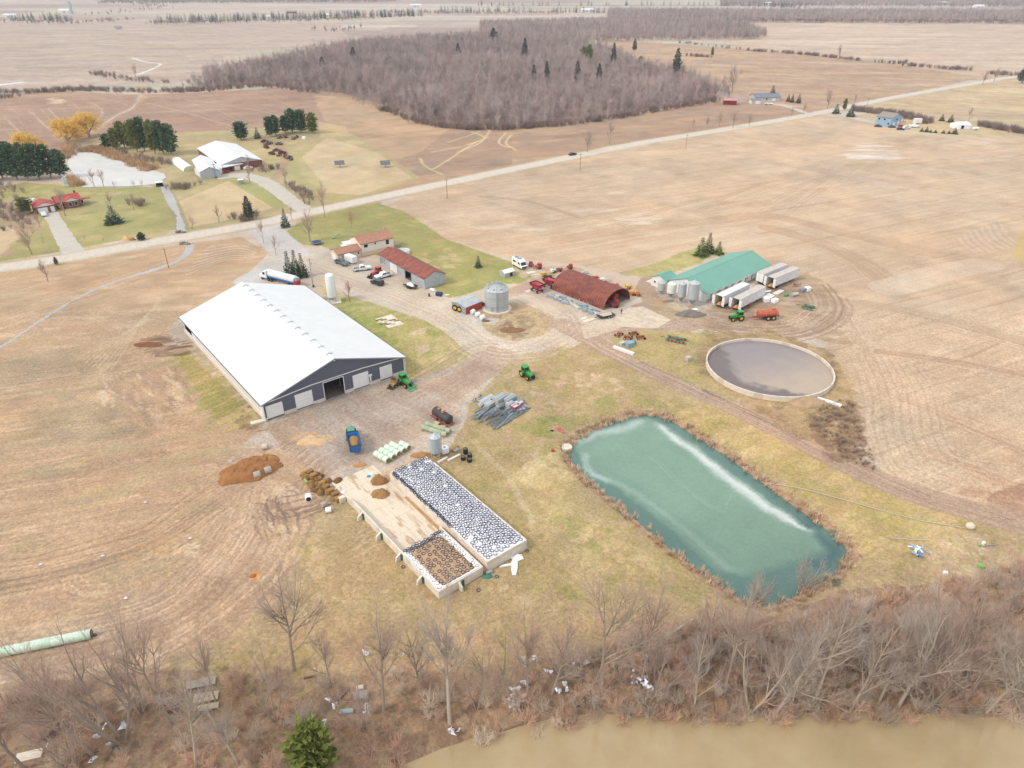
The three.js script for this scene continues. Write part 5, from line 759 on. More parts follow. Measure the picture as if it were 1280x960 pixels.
// milk tanker lorry behind the barn
{ const o = thing('tanker_lorry', 'white tanker lorry with blue side stripe behind the dairy barn', 'lorry'); tankBody(o, 1.2, 11, 2.35, M.white, M.white); for (const z of [-1, 1]) { mesh('stripe', box(11, 0.75, 0.06, 0, 1.35, z * 1.06), mt(0x2d6bb0, 0.5), o); for (const x of [-4.6, -3.3]) wheelInto(o, 0.52, 0.5, x, z * 0.95, M.steel); for (const x of [5.6, 4.4]) wheelInto(o, 0.52, 0.5, x, z * 0.95, M.steel); wheelInto(o, 0.52, 0.32, 8.4, z * 0.98, M.steel); } mesh('frame', box(14, 0.3, 0.9, 2, 0.8), M.darkMetal, o);
mesh('cab', across(plate([[6.2, 0.9], [9.3, 0.9], [9.4, 1.5], [9.2, 1.75], [8.1, 1.85], [7.6, 2.9], [6.2, 3.1]], 2.3, [], 0.06), 2.3), mt(0xdadfe4, 0.4), o); glassOn(o, [[6.7, 1.95], [7.9, 1.95], [7.5, 2.75], [6.7, 2.8]], 2.44); mesh('windscreen', box(0.05, 1.0, 2, 7.98, 1.9, 0, 0, 0.42), M.glass, o); for (const z of [-0.9, 0.9]) mesh('exhaust', cyl(0.08, 0.08, 2.4, 8, 6.0, 1, z), M.steel, o); mesh('rear_cabinet', box(1, 1.4, 2, -6.1, 0.8), M.red, o); mesh('pump', [box(0.8, 0.9, 1.4, -6.3, 2.2)], M.galvDull, o); place(o, 389, 363, 322, 345.5); }
// cargo trailer, flatbeds, camper, wagons
{ const o = thing('cargo_trailer', 'white enclosed cargo trailer parked at the house garage', 'trailer'); mesh('box_body', rbox(4.6, 2.1, 2.1, 0.1, 0, 0.5), M.white, o); mesh('rear_door', box(0.04, 1.7, 0.9, 2.33, 0.6, 0.4), mt(0xcfd4d6, 0.5), o); mesh('side_door', box(0.8, 1.6, 0.04, -1.2, 0.6, 1.07), mt(0xd4d8d8, 0.5), o); mesh('hitch', [beam([-2.3, 0.5, -0.7], [-3.4, 0.45, 0], 0.1, 0.1), beam([-2.3, 0.5, 0.7], [-3.4, 0.45, 0], 0.1, 0.1)], M.darkMetal, o); for (const z of [-1.05, 1.05]) wheelInto(o, 0.34, 0.22, 0.2, z); place(o, 432, 325.5, 446, 331); }
{ const o = thing('equipment_trailer', 'dark trailer carrying a white tarped load beside the machine shed', 'trailer'); mesh('deck', box(4.4, 0.14, 2, 0, 0.62), M.darkMetal, o); mesh('rail', [box(4.4, 0.3, 0.06, 0, 0.76, 1), box(4.4, 0.3, 0.06, 0, 0.76, -1)], M.black, o); mesh('load', heap(1.7, 0.8, 0.9, 9, 12).translate(-0.1, 0.76, 0), M.plastic, o); mesh('hitch', beam([-2.2, 0.6, 0], [-3.4, 0.5, 0], 0.12, 0.12), M.darkMetal, o); for (const x of [-0.4, 0.5]) for (const z of [-1.05, 1.05]) wheelInto(o, 0.35, 0.24, x, z); place(o, 504, 356.5, 523, 363); }
{ const o = thing('log_trailer', 'black flat trailer loaded with pale planks by the quonset', 'trailer'); mesh('deck', box(5, 0.16, 2.2, 0, 0.65), M.black, o); mesh('side_rail', [box(5, 0.35, 0.07, 0, 0.6, 1.12), box(5, 0.35, 0.07, 0, 0.6, -1.12)], mt(0x34363a, 0.7), o); for (let i = 0; i < 7; i++) mesh('plank', box(4.2 - i * 0.2, 0.14, 0.26, (i % 3) * 0.1, 0.81, -0.9 + i * 0.3, (i % 2) * 0.03), mt(0xcdbfae, 0.9, 0, ST), o); mesh('hitch', beam([-2.5, 0.65, 0], [-3.7, 0.5, 0], 0.14, 0.14), M.black, o); for (const x of [0.3, 1.2]) for (const z of [-1.15, 1.15]) wheelInto(o, 0.38, 0.26, x, z, mt(0xd5d8da, 0.4)); place(o, 747, 398.5, 767, 394.5); }
{ const o = thing('box_van', 'white and silver camper truck at the field edge', 'camper'); mesh('body', across(plate([[-2.9, 0.6], [2.9, 0.6], [3.0, 1.2], [2.5, 1.4], [1.9, 2.3], [1.4, 3.0], [-2.9, 3.0]], 2.2, [], 0.07), 2.2), mt(0xe2e4e5, 0.45), o); mesh('windscreen', box(0.06, 1.1, 1.9, 2.62, 1.4, 0, 0, 0.58), M.glass, o); glassOn(o, [[0.7, 1.6], [2.1, 1.6], [1.6, 2.3], [0.7, 2.3]], 2.34); glassOn(o, [[-2.2, 1.7], [-0.6, 1.7], [-0.6, 2.3], [-2.2, 2.3]], 2.34); mesh('roof_rack', [box(2.6, 0.12, 1.6, -1, 3.08), box(0.8, 0.3, 0.8, 0.4, 3.08), box(0.6, 0.25, 0.6, -1.9, 3.2)], M.galvDull, o); mesh('grille', box(0.08, 0.5, 2, 3.05, 0.65), M.darkMetal, o); for (const x of [-1.8, 1.9]) for (const z of [-1, 1]) wheelInto(o, 0.42, 0.28, x, z); place(o, 642, 330, 657, 338); }
function grainWagon(label, u0, v0, u1, v1) { const o = thing('grain_wagon', label, 'wagon', null, 0, 'red grain wagons'), rd = mt(0x9c2a38, 0.4); const f = (x0, x1, z0, z1, X0, X1, Z0, Z1, y0, y1) => { const g = new THREE.BufferGeometry(), b = [[x0, y0, z0], [x1, y0, z0], [x1, y0, z1], [x0, y0, z1]], t = [[X0, y1, Z0], [X1, y1, Z0], [X1, y1, Z1], [X0, y1, Z1]]; const P = [], I = []; for (let i = 0; i < 4; i++) { const j = (i + 1) % 4, s = P.length / 3; P.push(...b[i], ...b[j], ...t[j], ...t[i]); I.push(s, s + 2, s + 1, s, s + 3, s + 2); } const s = P.length / 3; P.push(...b[0], ...b[1], ...b[2], ...b[3]); I.push(s, s + 1, s + 2, s, s + 2, s + 3); g.setAttribute('position', new THREE.Float32BufferAttribute(P, 3)); g.setIndex(I); g.computeVertexNormals(); return clean(g); };
mesh('hopper', [f(-0.6, 0.6, -0.4, 0.4, -1.9, 1.9, -1.25, 1.25, 0.9, 1.9), f(-1.9, 1.9, -1.25, 1.25, -2, 2, -1.35, 1.35, 1.9, 2.5)], rd, o); mesh('inner_hopper', [f(-0.5, 0.5, -0.35, 0.35, -1.85, 1.85, -1.2, 1.2, 1.3, 2.46)], mt(0xb8374a, 0.6), o); mesh('rim_board', [box(4.1, 0.28, 0.08, 0, 2.45, 1.36), box(4.1, 0.28, 0.08, 0, 2.45, -1.36), box(0.08, 0.28, 2.64, 2.02, 2.45), box(0.08, 0.28, 2.64, -2.02, 2.45)], mt(0x24242c, 0.7), o); mesh('running_gear', [box(4.2, 0.16, 0.3, 0, 0.62), box(0.16, 0.4, 1.9, 1.3, 0.5), box(0.16, 0.4, 1.9, -1.3, 0.5), beam([2, 0.65, 0], [3.6, 0.5, 0], 0.12, 0.12)], rd, o); for (const [x, z] of [[1.1, 0.9], [1.1, -0.9], [-1.1, 0.9], [-1.1, -0.9]]) mesh('hopper_leg', beam([x, 0.7, z * 0.6], [x, 2, z * 1.2], 0.1, 0.1), rd, o); for (const x of [-1.3, 1.3]) for (const z of [-1.05, 1.05]) wheelInto(o, 0.45, 0.32, x, z, M.steel); return place(o, u0, v0, u1, v1); }
grainWagon('red grain wagon with black rim, outer of the pair', 664, 361, 678, 367.5); grainWagon('red grain wagon with black rim touching the quonset hut', 680, 356.5, 694, 361);
// --- tillage and hay tools
function discHarrow(label, u0, v0, u1, v1, m1, m2, L = 6, name = 'disc_harrow') { const o = thing(name, label, 'implement'); mesh('frame', [beam([-L / 2, 0.75, -1], [L / 2, 0.75, 1], 0.12, 0.12), beam([-L / 2, 0.75, 1], [L / 2, 0.75, -1], 0.12, 0.12), beam([-L / 2, 0.75, -1.1], [L / 2, 0.75, -1.1], 0.12, 0.12), beam([-L / 2, 0.75, 1.1], [L / 2, 0.75, 1.1], 0.12, 0.12)], m1, o); mesh('drawbar', [beam([-L / 2, 0.7, 0], [-L / 2 - 1.8, 0.5, 0], 0.14, 0.14), beam([0, 0.8, 0], [0.2, 1.6, 0], 0.1, 0.1)], m1, o); for (let i = 0; i < L * 2; i++) for (const z of [-1, 1]) mesh('disc', cached('disc', () => lathe([[0.01, 0.06], [0.2, 0.03], [0.33, -0.03], [0.33, -0.05], [0.2, 0.01], [0.01, 0.03]], 12).rotateX(Math.PI / 2)), i % 2 ? m2 : M.steel, o).position.set(-L / 2 + 0.25 + i * 0.5, 0.33, z); for (const z of [-1, 1]) mesh('gang_bar', bar([-L / 2, 0.33, z], [L / 2, 0.33, z], 0.05), m2, o); for (const z of [-0.5, 0.5]) wheelInto(o, 0.35, 0.22, 0.4, z, m2); return place(o, u0, v0, u1, v1); }
discHarrow('green and rusty-red disc harrow on the grass by the slurry store', 832, 424, 858, 429, mt(0x3f7358, 0.6), M.redDull, 5.2); discHarrow('green disc harrow at the edge of the stubble field', 1002, 384, 1018, 388, mt(0x3a6a4c, 0.6), mt(0x5a7a62, 0.7), 3.4);
function rake(label, u, v, turn, m) { const o = thing('hay_rake', label, 'implement', gnd(u, v), turn); mesh('frame', [beam([-1.4, 0.7, 0], [1.4, 0.7, 0.4], 0.1, 0.1), beam([0, 0.7, 0.2], [0.4, 0.5, -1.8], 0.1, 0.1)], m, o); for (let i = 0; i < 4; i++) { const w = new THREE.Group(); w.name = 'rake_wheel'; w.position.set(-1.2 + i * 0.8, 0.65, 0.1 + i * 0.1); w.rotation.y = 0.5; o.add(w); mesh('hoop', cached('hoop', () => new THREE.TorusGeometry(0.6, 0.04, 5, 16)), m, w); mesh('tines', cached('tines', () => mergeGeometries(Array.from({ length: 8 }, (_, k) => clean(bar([0, 0, 0], [Math.cos(k * 0.785) * 0.7, Math.sin(k * 0.785) * 0.7, 0], 0.025, 4))))), M.steel, w); } wheelInto(o, 0.3, 0.15, 0.3, -1.2, m); return o; }
rake('red wheel rake beyond the semi trailers', 995, 358, 0.4, mt(0xb8433f, 0.6)); rake('small red rake beside the grey-roofed semi trailer', 936, 383.5, 1.2, mt(0xa83a38, 0.6));
function gear(label, u, v, turn) { const o = thing('running_gear', label, 'implement', gnd(u, v), turn, 'rusty running gears on the grass'); mesh('frame', [beam([-1.1, 0.5, -0.3], [1.1, 0.55, -0.2], 0.14, 0.16), beam([-1.1, 0.5, 0.3], [1.1, 0.55, 0.2], 0.14, 0.16), box(0.16, 0.2, 1.2, -0.9, 0.4), box(0.16, 0.2, 1.2, 0.9, 0.4), box(0.9, 0.4, 0.6, -0.1, 0.6)], mt(0xa04e34, 0.8, 0, GR), o); for (const x of [-0.9, 0.9]) for (const z of [-0.65, 0.65]) wheelInto(o, 0.34, 0.22, x, z, x < 0 ? M.white : M.darkMetal); return o; }
gear('rusty red running gear near the concrete pad corner', 792, 418.5, 0.3); gear('rusty red running gear nearest the disc harrow', 801, 423.5, 0.15); gear('short rusty frame beside the galvanised boxes', 785, 424, -0.3); gear('rusty tined frame at the track edge', 773.5, 419.5, 0.9);
// machines crowded round the quonset hut
function machine(label, u, v, turn, m, m2, s = 1, kind = 0) { const o = thing('farm_machine', label, 'machine', gnd(u, v), turn); const B = [[[box(2.2, 0.7, 1.5, 0, 0.6), box(1.1, 0.7, 1.2, 0.5, 1.3)], [beam([-1.1, 0.9, 0], [-2.2, 0.5, 0], 0.12, 0.12), beam([0.2, 1.4, 0.6], [-1.2, 2.1, 0.6], 0.12, 0.14)]], [[box(1.6, 0.9, 1.3, 0, 0.55), box(0.8, 0.4, 0.9, -0.9, 0.9)], [beam([0.4, 1.3, 0], [1.3, 2.8, 0], 0.18, 0.2), beam([1.3, 2.8, 0], [2.4, 1.2, 0], 0.16, 0.18), box(0.6, 0.5, 0.7, 2.4, 0.7)]], [[box(3.0, 0.35, 1.2, 0, 0.7), box(1.2, 0.5, 1.0, -0.6, 1.0)], [beam([-1.4, 0.8, 0.5], [1.6, 1.3, 0.5], 0.1, 0.12), beam([-1.4, 0.8, -0.5], [1.6, 1.3, -0.5], 0.1, 0.12), beam([1.5, 0.7, 0], [2.6, 0.45, 0], 0.1, 0.1)]]][kind]; mesh('housing', B[0], m, o); mesh('boom', B[1], m2, o); for (const z of [-0.8, 0.8]) wheelInto(o, 0.42, 0.26, 0.3, z, m2); o.scale.setScalar(s); return o; }
machine('bright red machine between the camper and the quonset', 673, 336, 0.6, mt(0xa8463a, 0.5), M.darkMetal, 0.95); machine('yellow backhoe arm behind the red grain wagons', 680, 345.5, 0.2, mt(0xc9a447, 0.6), mt(0xcba24a, 0.6), 1, 1); machine('green and white planter at the quonset corner', 691, 341, 0.9, mt(0xcfd8d4, 0.6), M.green, 0.9, 2); machine('red mower behind the quonset arch', 743, 350, 0.4, mt(0xa04a3c, 0.6), M.redDull, 0.9, 2); machine('cream drill behind the quonset arch', 755, 353, 0.2, mt(0xd9d2c2, 0.7), M.galvDull, 1, 2); machine('red cultivator behind the far end of the quonset', 767, 360, 0.1, mt(0xa0503e, 0.6), M.redDull, 1, 2); machine('yellow auger machine right of the quonset opening', 779, 366, 1.1, mt(0xcfa04a, 0.7), mt(0xd0a560, 0.7), 0.9, 1); machine('orange-yellow loader attachment by the quonset opening', 790, 369, 0.2, mt(0xc68a3c, 0.7), mt(0xcf9a4a, 0.7), 1, 1); machine('rusty red frame beside the orange loader attachment', 797, 370, 1.4, mt(0xa2503c, 0.8), M.redDull, 0.8, 2); machine('red baler parked inside the open end of the quonset', 768, 384, 0.4, mt(0x86383a, 0.6), M.darkMetal, 1.1);
machine('red gravity box behind the white camper truck', 664, 333, 1.9, mt(0x9c463c, 0.6), M.galvDull, 0.8); machine('rusty plough beside the green and white planter', 699, 339, 0.4, mt(0x94564a, 0.8), M.redDull, 0.8, 2); machine('grey grain auger lying behind the quonset arch', 730, 345, 0.35, mt(0xa8acae, 0.7), M.galvDull, 1, 2); machine('red hay conditioner at the back corner of the quonset', 712, 336, 0.5, mt(0x94443e, 0.6), M.redDull, 0.8); machine('yellow seed drill close to the quonset opening', 785, 361, 0.5, mt(0xc79a48, 0.7), mt(0xb98c44, 0.7), 0.8, 2);
// ---------------------------------------------------------------- silos, stores and yard things
// grain bin
{ const o = thing('grain_bin', 'large galvanised grain bin with conical ribbed roof', 'grain bin', at(621, 385.5)), r = 3.45, H = 6.3; mesh('slab', cyl(4.3, 4.3, 0.16, 28), M.concreteWhite, o); for (let i = 0; i < 7; i++) { const pr = []; for (let k = 0; k <= 8; k++) pr.push([r + (k % 2 ? 0.035 : 0), 0.16 + (H - 0.16) * (i + k / 8) / 7 - (k === 8 ? 0.004 : 0)]); mesh('wall_ring', lathe(pr, 36), i % 3 === 1 ? mt(0xb9c1c6, 0.5, 0.4, ST) : M.galv, o); } mesh('roof', lathe([[r + 0.15, H - 0.02], [0.5, H + 1.75], [0.01, H + 1.85]], 28), M.galv, o); for (let k = 0; k < 20; k++) { const a = k / 20 * 6.283; mesh('roof_rib', beam([Math.cos(a) * (r + 0.12), H + 0.04, Math.sin(a) * (r + 0.12)], [Math.cos(a) * 0.5, H + 1.8, Math.sin(a) * 0.5], 0.06, 0.07), M.galvDull, o); } mesh('cap', cyl(0.55, 0.4, 0.3, 16, 0, H + 1.72), M.galvDull, o); for (let k = 0; k < 8; k++) { const a = k / 8 * 6.283 + 0.3; mesh('roof_vent', [cyl(0.2, 0.2, 0.5, 8, Math.cos(a) * r * 0.78, H + 0.35, Math.sin(a) * r * 0.78), cyl(0.28, 0.2, 0.14, 8, Math.cos(a) * r * 0.78, H + 0.85, Math.sin(a) * r * 0.78)], M.galv, o); } const L = []; for (const s of [-0.2, 0.2]) L.push(beam([s + 0.3, 0.2, r + 0.14], [s + 0.3, H, r + 0.14], 0.05, 0.05)); for (let i = 0; i < 18; i++) L.push(beam([0.1, 0.5 + i * 0.32, r + 0.14], [0.5, 0.5 + i * 0.32, r + 0.14], 0.04, 0.04)); mesh('ladder', L, M.galvDull, o); mesh('door', box(0.7, 1.4, 0.1, -1.2, 0.5, r * 0.94, -0.36), M.galvDull, o); }
// feed bins: cylinder, cone roof, cone hopper, legs
function feedBin(label, p, r, H, hop, m, o2 = {}) { const o = thing('feed_bin', label, 'feed bin', p, 0, o2.group), y0 = hop + 0.35; mesh('body', lathe([[r, y0], [r + 0.02, y0 + (H - y0) * 0.33], [r, y0 + (H - y0) * 0.34], [r + 0.02, y0 + (H - y0) * 0.66], [r, y0 + (H - y0) * 0.67], [r, H]], 20), m, o); mesh('roof', lathe([[r + 0.05, H - 0.01], [0.22, H + r * 0.5], [0.22, H + r * 0.5 + 0.12], [0.01, H + r * 0.5 + 0.14]], 20), m, o); mesh('hopper', lathe([[0.2, 0.5], [0.22, 0.6], [r - 0.01, y0]], 20), o2.hop || M.galvDull, o); for (let k = 0; k < 4; k++) { const a = k * 1.5708 + 0.78, x = Math.cos(a) * r, z = Math.sin(a) * r; mesh('leg', beam([x, 0, z], [x, y0 + 0.6, z], 0.1, 0.1), M.galv, o); } mesh('brace', [0, 1, 2, 3].map((k) => { const a = k * 1.5708 + 0.78, b = a + 1.5708; return bar([Math.cos(a) * r, 0.3, Math.sin(a) * r], [Math.cos(b) * r, y0 - 0.1, Math.sin(b) * r], 0.035); }), M.galv, o); mesh('ladder', [beam([r + 0.12, 0.4, -0.15], [r + 0.12, H, -0.15], 0.04, 0.04), beam([r + 0.12, 0.4, 0.15], [r + 0.12, H, 0.15], 0.04, 0.04)], M.galvDull, o); return o; }
feedBin('tall galvanised feed bin, biggest of the poultry barn bins', at(864.5, 382), 1.6, 7.2, 2, M.galv); feedBin('slim galvanised feed bin between the tallest and the white one', at(850.5, 378.5), 1.15, 6.1, 1.8, M.galv); feedBin('squat white feed bin in the poultry barn row', at(838, 372.5), 1.3, 4.6, 1.5, mt(0xe2e2de, 0.6, 0, SG)); feedBin('small dull grey feed bin by the annexe door', at(826, 367), 1.15, 3.6, 0.9, mt(0xb5bab2, 0.7, 0, ST));
feedBin('silver feed bin at the head of the silage bunker', at(545, 573), 1.15, 5.4, 1.5, mt(0xb7c3cd, 0.5, 0.2, ST));
{ const o = thing('feed_tower', 'white cylindrical feed tower on a concrete slab', 'silo', at(416, 377)); mesh('slab', box(4.2, 0.2, 3.4, 0.4, 0, 0.2, 0.3), M.concreteWhite, o); mesh('body', lathe([[1.35, 1.7], [1.35, 8.2], [1.1, 8.7], [0.35, 8.9], [0.3, 9.1], [0.01, 9.15]], 24), M.white, o); mesh('hopper', lathe([[0.25, 0.6], [1.34, 1.72]], 20), M.galvDull, o); for (let k = 0; k < 4; k++) { const a = k * 1.57 + 0.6; mesh('leg', beam([Math.cos(a) * 1.3, 0.1, Math.sin(a) * 1.3], [Math.cos(a) * 1.3, 2, Math.sin(a) * 1.3], 0.12, 0.12), M.galv, o); } mesh('fill_pipe', bar([1.5, 0.3, 0.3], [1.5, 8.6, 0.3], 0.07), M.white, o); mesh('auger', beam([-0.2, 0.7, 0.2], [-4.4, 2.6, 2.6], 0.16, 0.16), M.galvDull, o); mesh('railing', [beam([-4, 0, -0.6], [-4, 1.1, -0.6], 0.06, 0.06), beam([-2.4, 0, -0.6], [-2.4, 1.1, -0.6], 0.06, 0.06), beam([-4, 1.1, -0.6], [-2.4, 1.1, -0.6], 0.06, 0.06)], M.steel, o); }
// slurry store: precast panels in a ring, slurry inside
{ const c = at(961.5, 457.5, 1.1), o = thing('slurry_store', 'round concrete slurry store filled with grey-brown slurry', 'slurry tank', new THREE.Vector3(c.x, 0, c.z)), r = 15.2, n = 48; const seg = (a0, a1) => { const s = new THREE.Shape(); s.absarc(0, 0, r, a0, a1, false); s.absarc(0, 0, r - 0.35, a1, a0, true); return new THREE.ExtrudeGeometry(s, { depth: 1.25, bevelEnabled: false, curveSegments: 3 }).rotateX(-Math.PI / 2); }; const g0 = seg(0, 6.2832 / n - 0.0016); for (let i = 0; i < n; i++) { const m = mesh('wall_panel', g0, i % 5 === 2 ? mt(0xc9bfb2, 0.9, 0, GR) : M.concreteWhite, o); m.rotation.y = i / n * 6.2832; }
const w = 512, st = tex(w, w, (x, y) => { // settled slurry: a dark crust drifted to one side, pale skin elsewhere
const X = x / w * 2 - 1, Y = y / w * 2 - 1, wv = (nz(N1, x, y) - 0.5) * 0.5, k = sstep(-0.06, 0.1, (Y * 0.8 + X * 0.35 + 0.62) + wv * 0.7), left = sstep(-0.05, 0.12, X + 0.62 + wv * 0.6), p = sstep(-0.5, 0.7, -Y * 0.7 + X * 0.3 + 0.5 * (nz(N2, x, y) - 0.5)), n2 = (nz(N3, x * 2, y * 2) - 0.5) * 16; const t = k * left; const base = [lerp(160, 204, p), lerp(150, 184, p), lerp(152, 162, p)]; return [lerp(128, base[0], t) + n2, lerp(114, base[1], t) + n2, lerp(114, base[2], t) + n2]; }, true); st.wrapS = st.wrapT = THREE.ClampToEdgeWrapping; mesh('slurry', new THREE.CircleGeometry(r - 0.34, 64).rotateX(-Math.PI / 2).translate(0, 0.55, 0), new THREE.MeshStandardMaterial({ map: st, color: new THREE.Color(0.62, 0.62, 0.62), roughness: 0.45 }), o);
single('white_pipe', [beam([0, 0.25, 0], [2.6, 0.35, 2.4], 0.7, 0.45), beam([-1.6, 0.5, -1], [0, 0.4, 0], 0.35, 0.35)].map((g) => g.translate(...at(1032, 502).toArray())), M.plastic, 'white fill pipe lying beside the slurry store wall', 'pipe'); single('earth_mound', heap(4.4, 2.4, 1.0, 3, 44, 0.5).translate(...at(1008, 503).toArray()), mt(0xad977c, 1, 0, GR), 'dry earth mound against the slurry store wall', 'mound'); }
// concrete pads
function padPx(name, label, px, y = 0.03, m = M.concrete) { const P = pts(px), g = new THREE.ExtrudeGeometry(new THREE.Shape(P.map(([x, z]) => new THREE.Vector2(x, -z))), { depth: y + 0.1, bevelEnabled: false }).rotateX(-Math.PI / 2).translate(0, -0.1, 0); const o = mesh(name, g, m); o.userData.kind = 'structure'; o.userData.label = label; return o; }
padPx('concrete_pad', 'pale concrete apron outside the quonset hut', [[757, 404], [785, 385], [803, 383], [839, 400], [822, 410], [798, 410], [775, 408]]); padPx('concrete_pad', 'patched paving slab in the lawn by the dairy barn', [[469, 399], [489, 393], [505, 405], [486, 410]], 0.03, M.concreteWhite);
{ const q = rng(3); for (let i = 0; i < 9; i++) single('planting_box', box(rr(q, 1.2, 2.4), 0.22, 0.5, ...at(474 + (i % 5) * 5.5, 400 + (i / 5 | 0) * 4 + q() * 2).toArray(), 0.5), i % 3 === 0 ? mt(0x7f8a44, 0.9, 0, GR) : i % 3 === 1 ? M.wood : M.concrete, 'low planting strip on the patched paving slab', 'planter', 'planting strips on the paving slab'); }
// ------------------------------------------------ silage bunker
const BK = { a: at(549, 738.3, 1.6), b: at(433, 616.4, 1.6) }; BK.turn = heading(BK.a, BK.b); BK.L = BK.a.distanceTo(BK.b); BK.pos = new THREE.Vector3(BK.a.x, 0, BK.a.z);
const bkW = (x, y, z) => new THREE.Vector3(x, y, z).applyAxisAngle(UP_Y(), BK.turn).add(BK.pos); function UP_Y() { return new THREE.Vector3(0, 1, 0); }
{
const L = BK.L, o = thing('silage_bunker', 'twin concrete silage bunker with long white walls', 'bunker', BK.pos, BK.turn), cw = mt(0xdedad2, 0.85, 0, GR), H = 1.7, z2 = 8.3, z3 = 9.4, z4 = 17.4;
const ft = tex(512, 256, (x, y) => { const a = nz(N1, x, y * 2), b = nz(N2, x, y * 2), st = sstep(0.56, 0.66, a) * 0.6 + sstep(0.5, 0.75, b) * 0.4 * (1 - y / 256) + ((x % 57) < 1 || Math.abs(y - 128) < 1 ? 0.5 : 0), n = (nz(N3, x * 3, y * 3) - 0.5) * 26; return [lerp(228, 176, st) + n, lerp(214, 148, st) + n, lerp(194, 118, st) + n]; }, true, 1 / (L + 6.5), 1 / (z2 + 0.8)); mesh('bay_floor', box(L + 6.5, 0.14, z2 + 0.8, L / 2 + 3.2, -0.06, z2 / 2 + 0.4), new THREE.MeshStandardMaterial({ map: ft, color: 0xe6e6e6, roughness: 0.9 }), o); mesh('bay_floor', box(L + 3, 0.13, z4 - z3, L / 2 + 1.6, -0.06, (z3 + z4) / 2 + 0.3), mt(0xc2aa8c, 0.9, 0, GR), o);
const n = 10, pl = L / n; for (let i = 0; i < n; i++) { const lo = i === n - 1; for (const [z, top, x1] of [[-0.12, H, lo], [z4 + 0.12, H + 0.5, lo]]) mesh('wall_panel', plate([[i * pl + 0.015, -0.05], [(i + 1) * pl - 0.015, -0.05], [(i + 1) * pl - 0.015, x1 ? top - 0.7 : top], [i * pl + 0.015, top]], 0.24).translate(0, 0, z - 0.12), cw, o); mesh('wall_panel', plate(rect(i * pl + 0.015, -0.05, (i + 1) * pl - 0.015, H + (i === n - 1 ? 0.1 : 0.6)), 0.24).translate(0, 0, z3 - 0.24), cw, o); if (i < 4) mesh('wall_panel', plate(rect(i * pl + 0.015, -0.05, (i + 1) * pl - 0.015, H), 0.24).translate(0, 0, z2 - 0.1), cw, o); }
mesh('end_wall', box(0.24, H + 0.04, z2 + 0.35, -0.13, -0.05, z2 / 2 - 0.06), cw, o); mesh('end_wall', box(0.24, H + 0.54, z4 - z3 + 0.5, -0.13, -0.05, (z3 + z4) / 2), cw, o);
for (let i = 0; i < 4; i++) { const x = 4.4 + i * 6.6; const b1 = mesh('buttress', plate([[0, 0], [1.1, 0], [0.95, 0.9], [0, 1.5]], 0.3).rotateY(Math.PI / 2).translate(x, 0, -0.26), cw, o); mesh('green_sheet', box(0.5, 1.3, 0.06, x - 0.3, 0.1, -0.32, 0.6), mt(0x245a4a, 0.5), b1); const bb = mesh('buttress', plate([[0, 0], [1.1, 0], [0.95, 0.9], [0, 1.6]], 0.3).rotateY(-Math.PI / 2).translate(x + 1.6, 0, z4 + 0.26), cw, o); }
const be = mesh('buttress', plate([[0, 0], [-1, 0], [-0.9, 0.9], [0, 1.5]], 0.3).translate(-0.26, 0, 3.4), cw, o); mesh('green_sheet', box(0.06, 1.3, 0.5, -0.34, 0.1, 4.3), mt(0x245a4a, 0.5), be);
mesh('gap_soil', box(L * 0.42, 0.9, 0.9, L * 0.2, 0, 8.75), mt(0xa98a68, 1, 0, GR), o); mesh('silage_floor_spill', box(L * 0.4, 0.04, 0.5, L * 0.6, 0.085, z2 + 0.5), mt(0xb99365, 1, 0, GR), o);
// silage bodies and the sheets over them
const sheet = (x0, x1, z0, z1, yE, yM, nx, nzn, m, seed, name) => { const P = [], I = [], uv = []; for (let i = 0; i <= nx; i++) for (let k = 0; k <= nzn; k++) { const x = lerp(x0, x1, i / nx), z = lerp(z0, z1, k / nzn), f = Math.sin(Math.PI * k / nzn), g = sstep(0, 0.05, i / nx) * sstep(1, 0.93, i / nx); P.push(x, lerp(yE, yM, f * g) + 0.07 * (nz(N1, x * 40 + seed, z * 40) - 0.5), z); uv.push(x, z); } for (let i = 0; i < nx; i++) for (let k = 0; k < nzn; k++) { const a = i * (nzn + 1) + k, b = a + nzn + 1; I.push(a, a + 1, b, b, a + 1, b + 1); } const g = new THREE.BufferGeometry(); g.setAttribute('position', new THREE.Float32BufferAttribute(P, 3)); g.setAttribute('uv', new THREE.Float32BufferAttribute(uv, 2)); g.setIndex(I); g.computeVertexNormals(); return mesh(name, g, m); };
const put = (m, label, cat) => { m.position.copy(BK.pos); m.rotation.y = BK.turn; return tag(m, label, cat); };
BK.yR = (x, z) => lerp(2.12, 2.55, Math.sin(Math.PI * (z - z3) / (z4 - z3)) * sstep(0, 1.5, x) * sstep(L + 0.3, L - 2, x)) + 0.07 * (nz(N1, x * 40 + 3, z * 40) - 0.5); BK.yL = (x, z) => lerp(1.62, 1.9, Math.sin(Math.PI * z / z2) * sstep(0, 0.6, x)) + 0.07 * (nz(N1, x * 40 + 9, z * 40) - 0.5);
put(sheet(-0.02, L - 0.2, z3 - 0.02, z4 + 0.05, 2.18, 2.6, 60, 18, mt(0xe2e4ec, 0.5, 0, SG), 3, 'cover_sheet'), 'white plastic cover over the long silage clamp', 'sheet');
put(mesh('silage', [box(L - 0.6, 2.0, z4 - z3 - 0.06, L / 2 - 0.2, 0.05, (z3 + z4) / 2)], mt(0x9c7442, 1, 0, GR)), 'brown silage under the white cover, cut face at the yard end', 'silage');
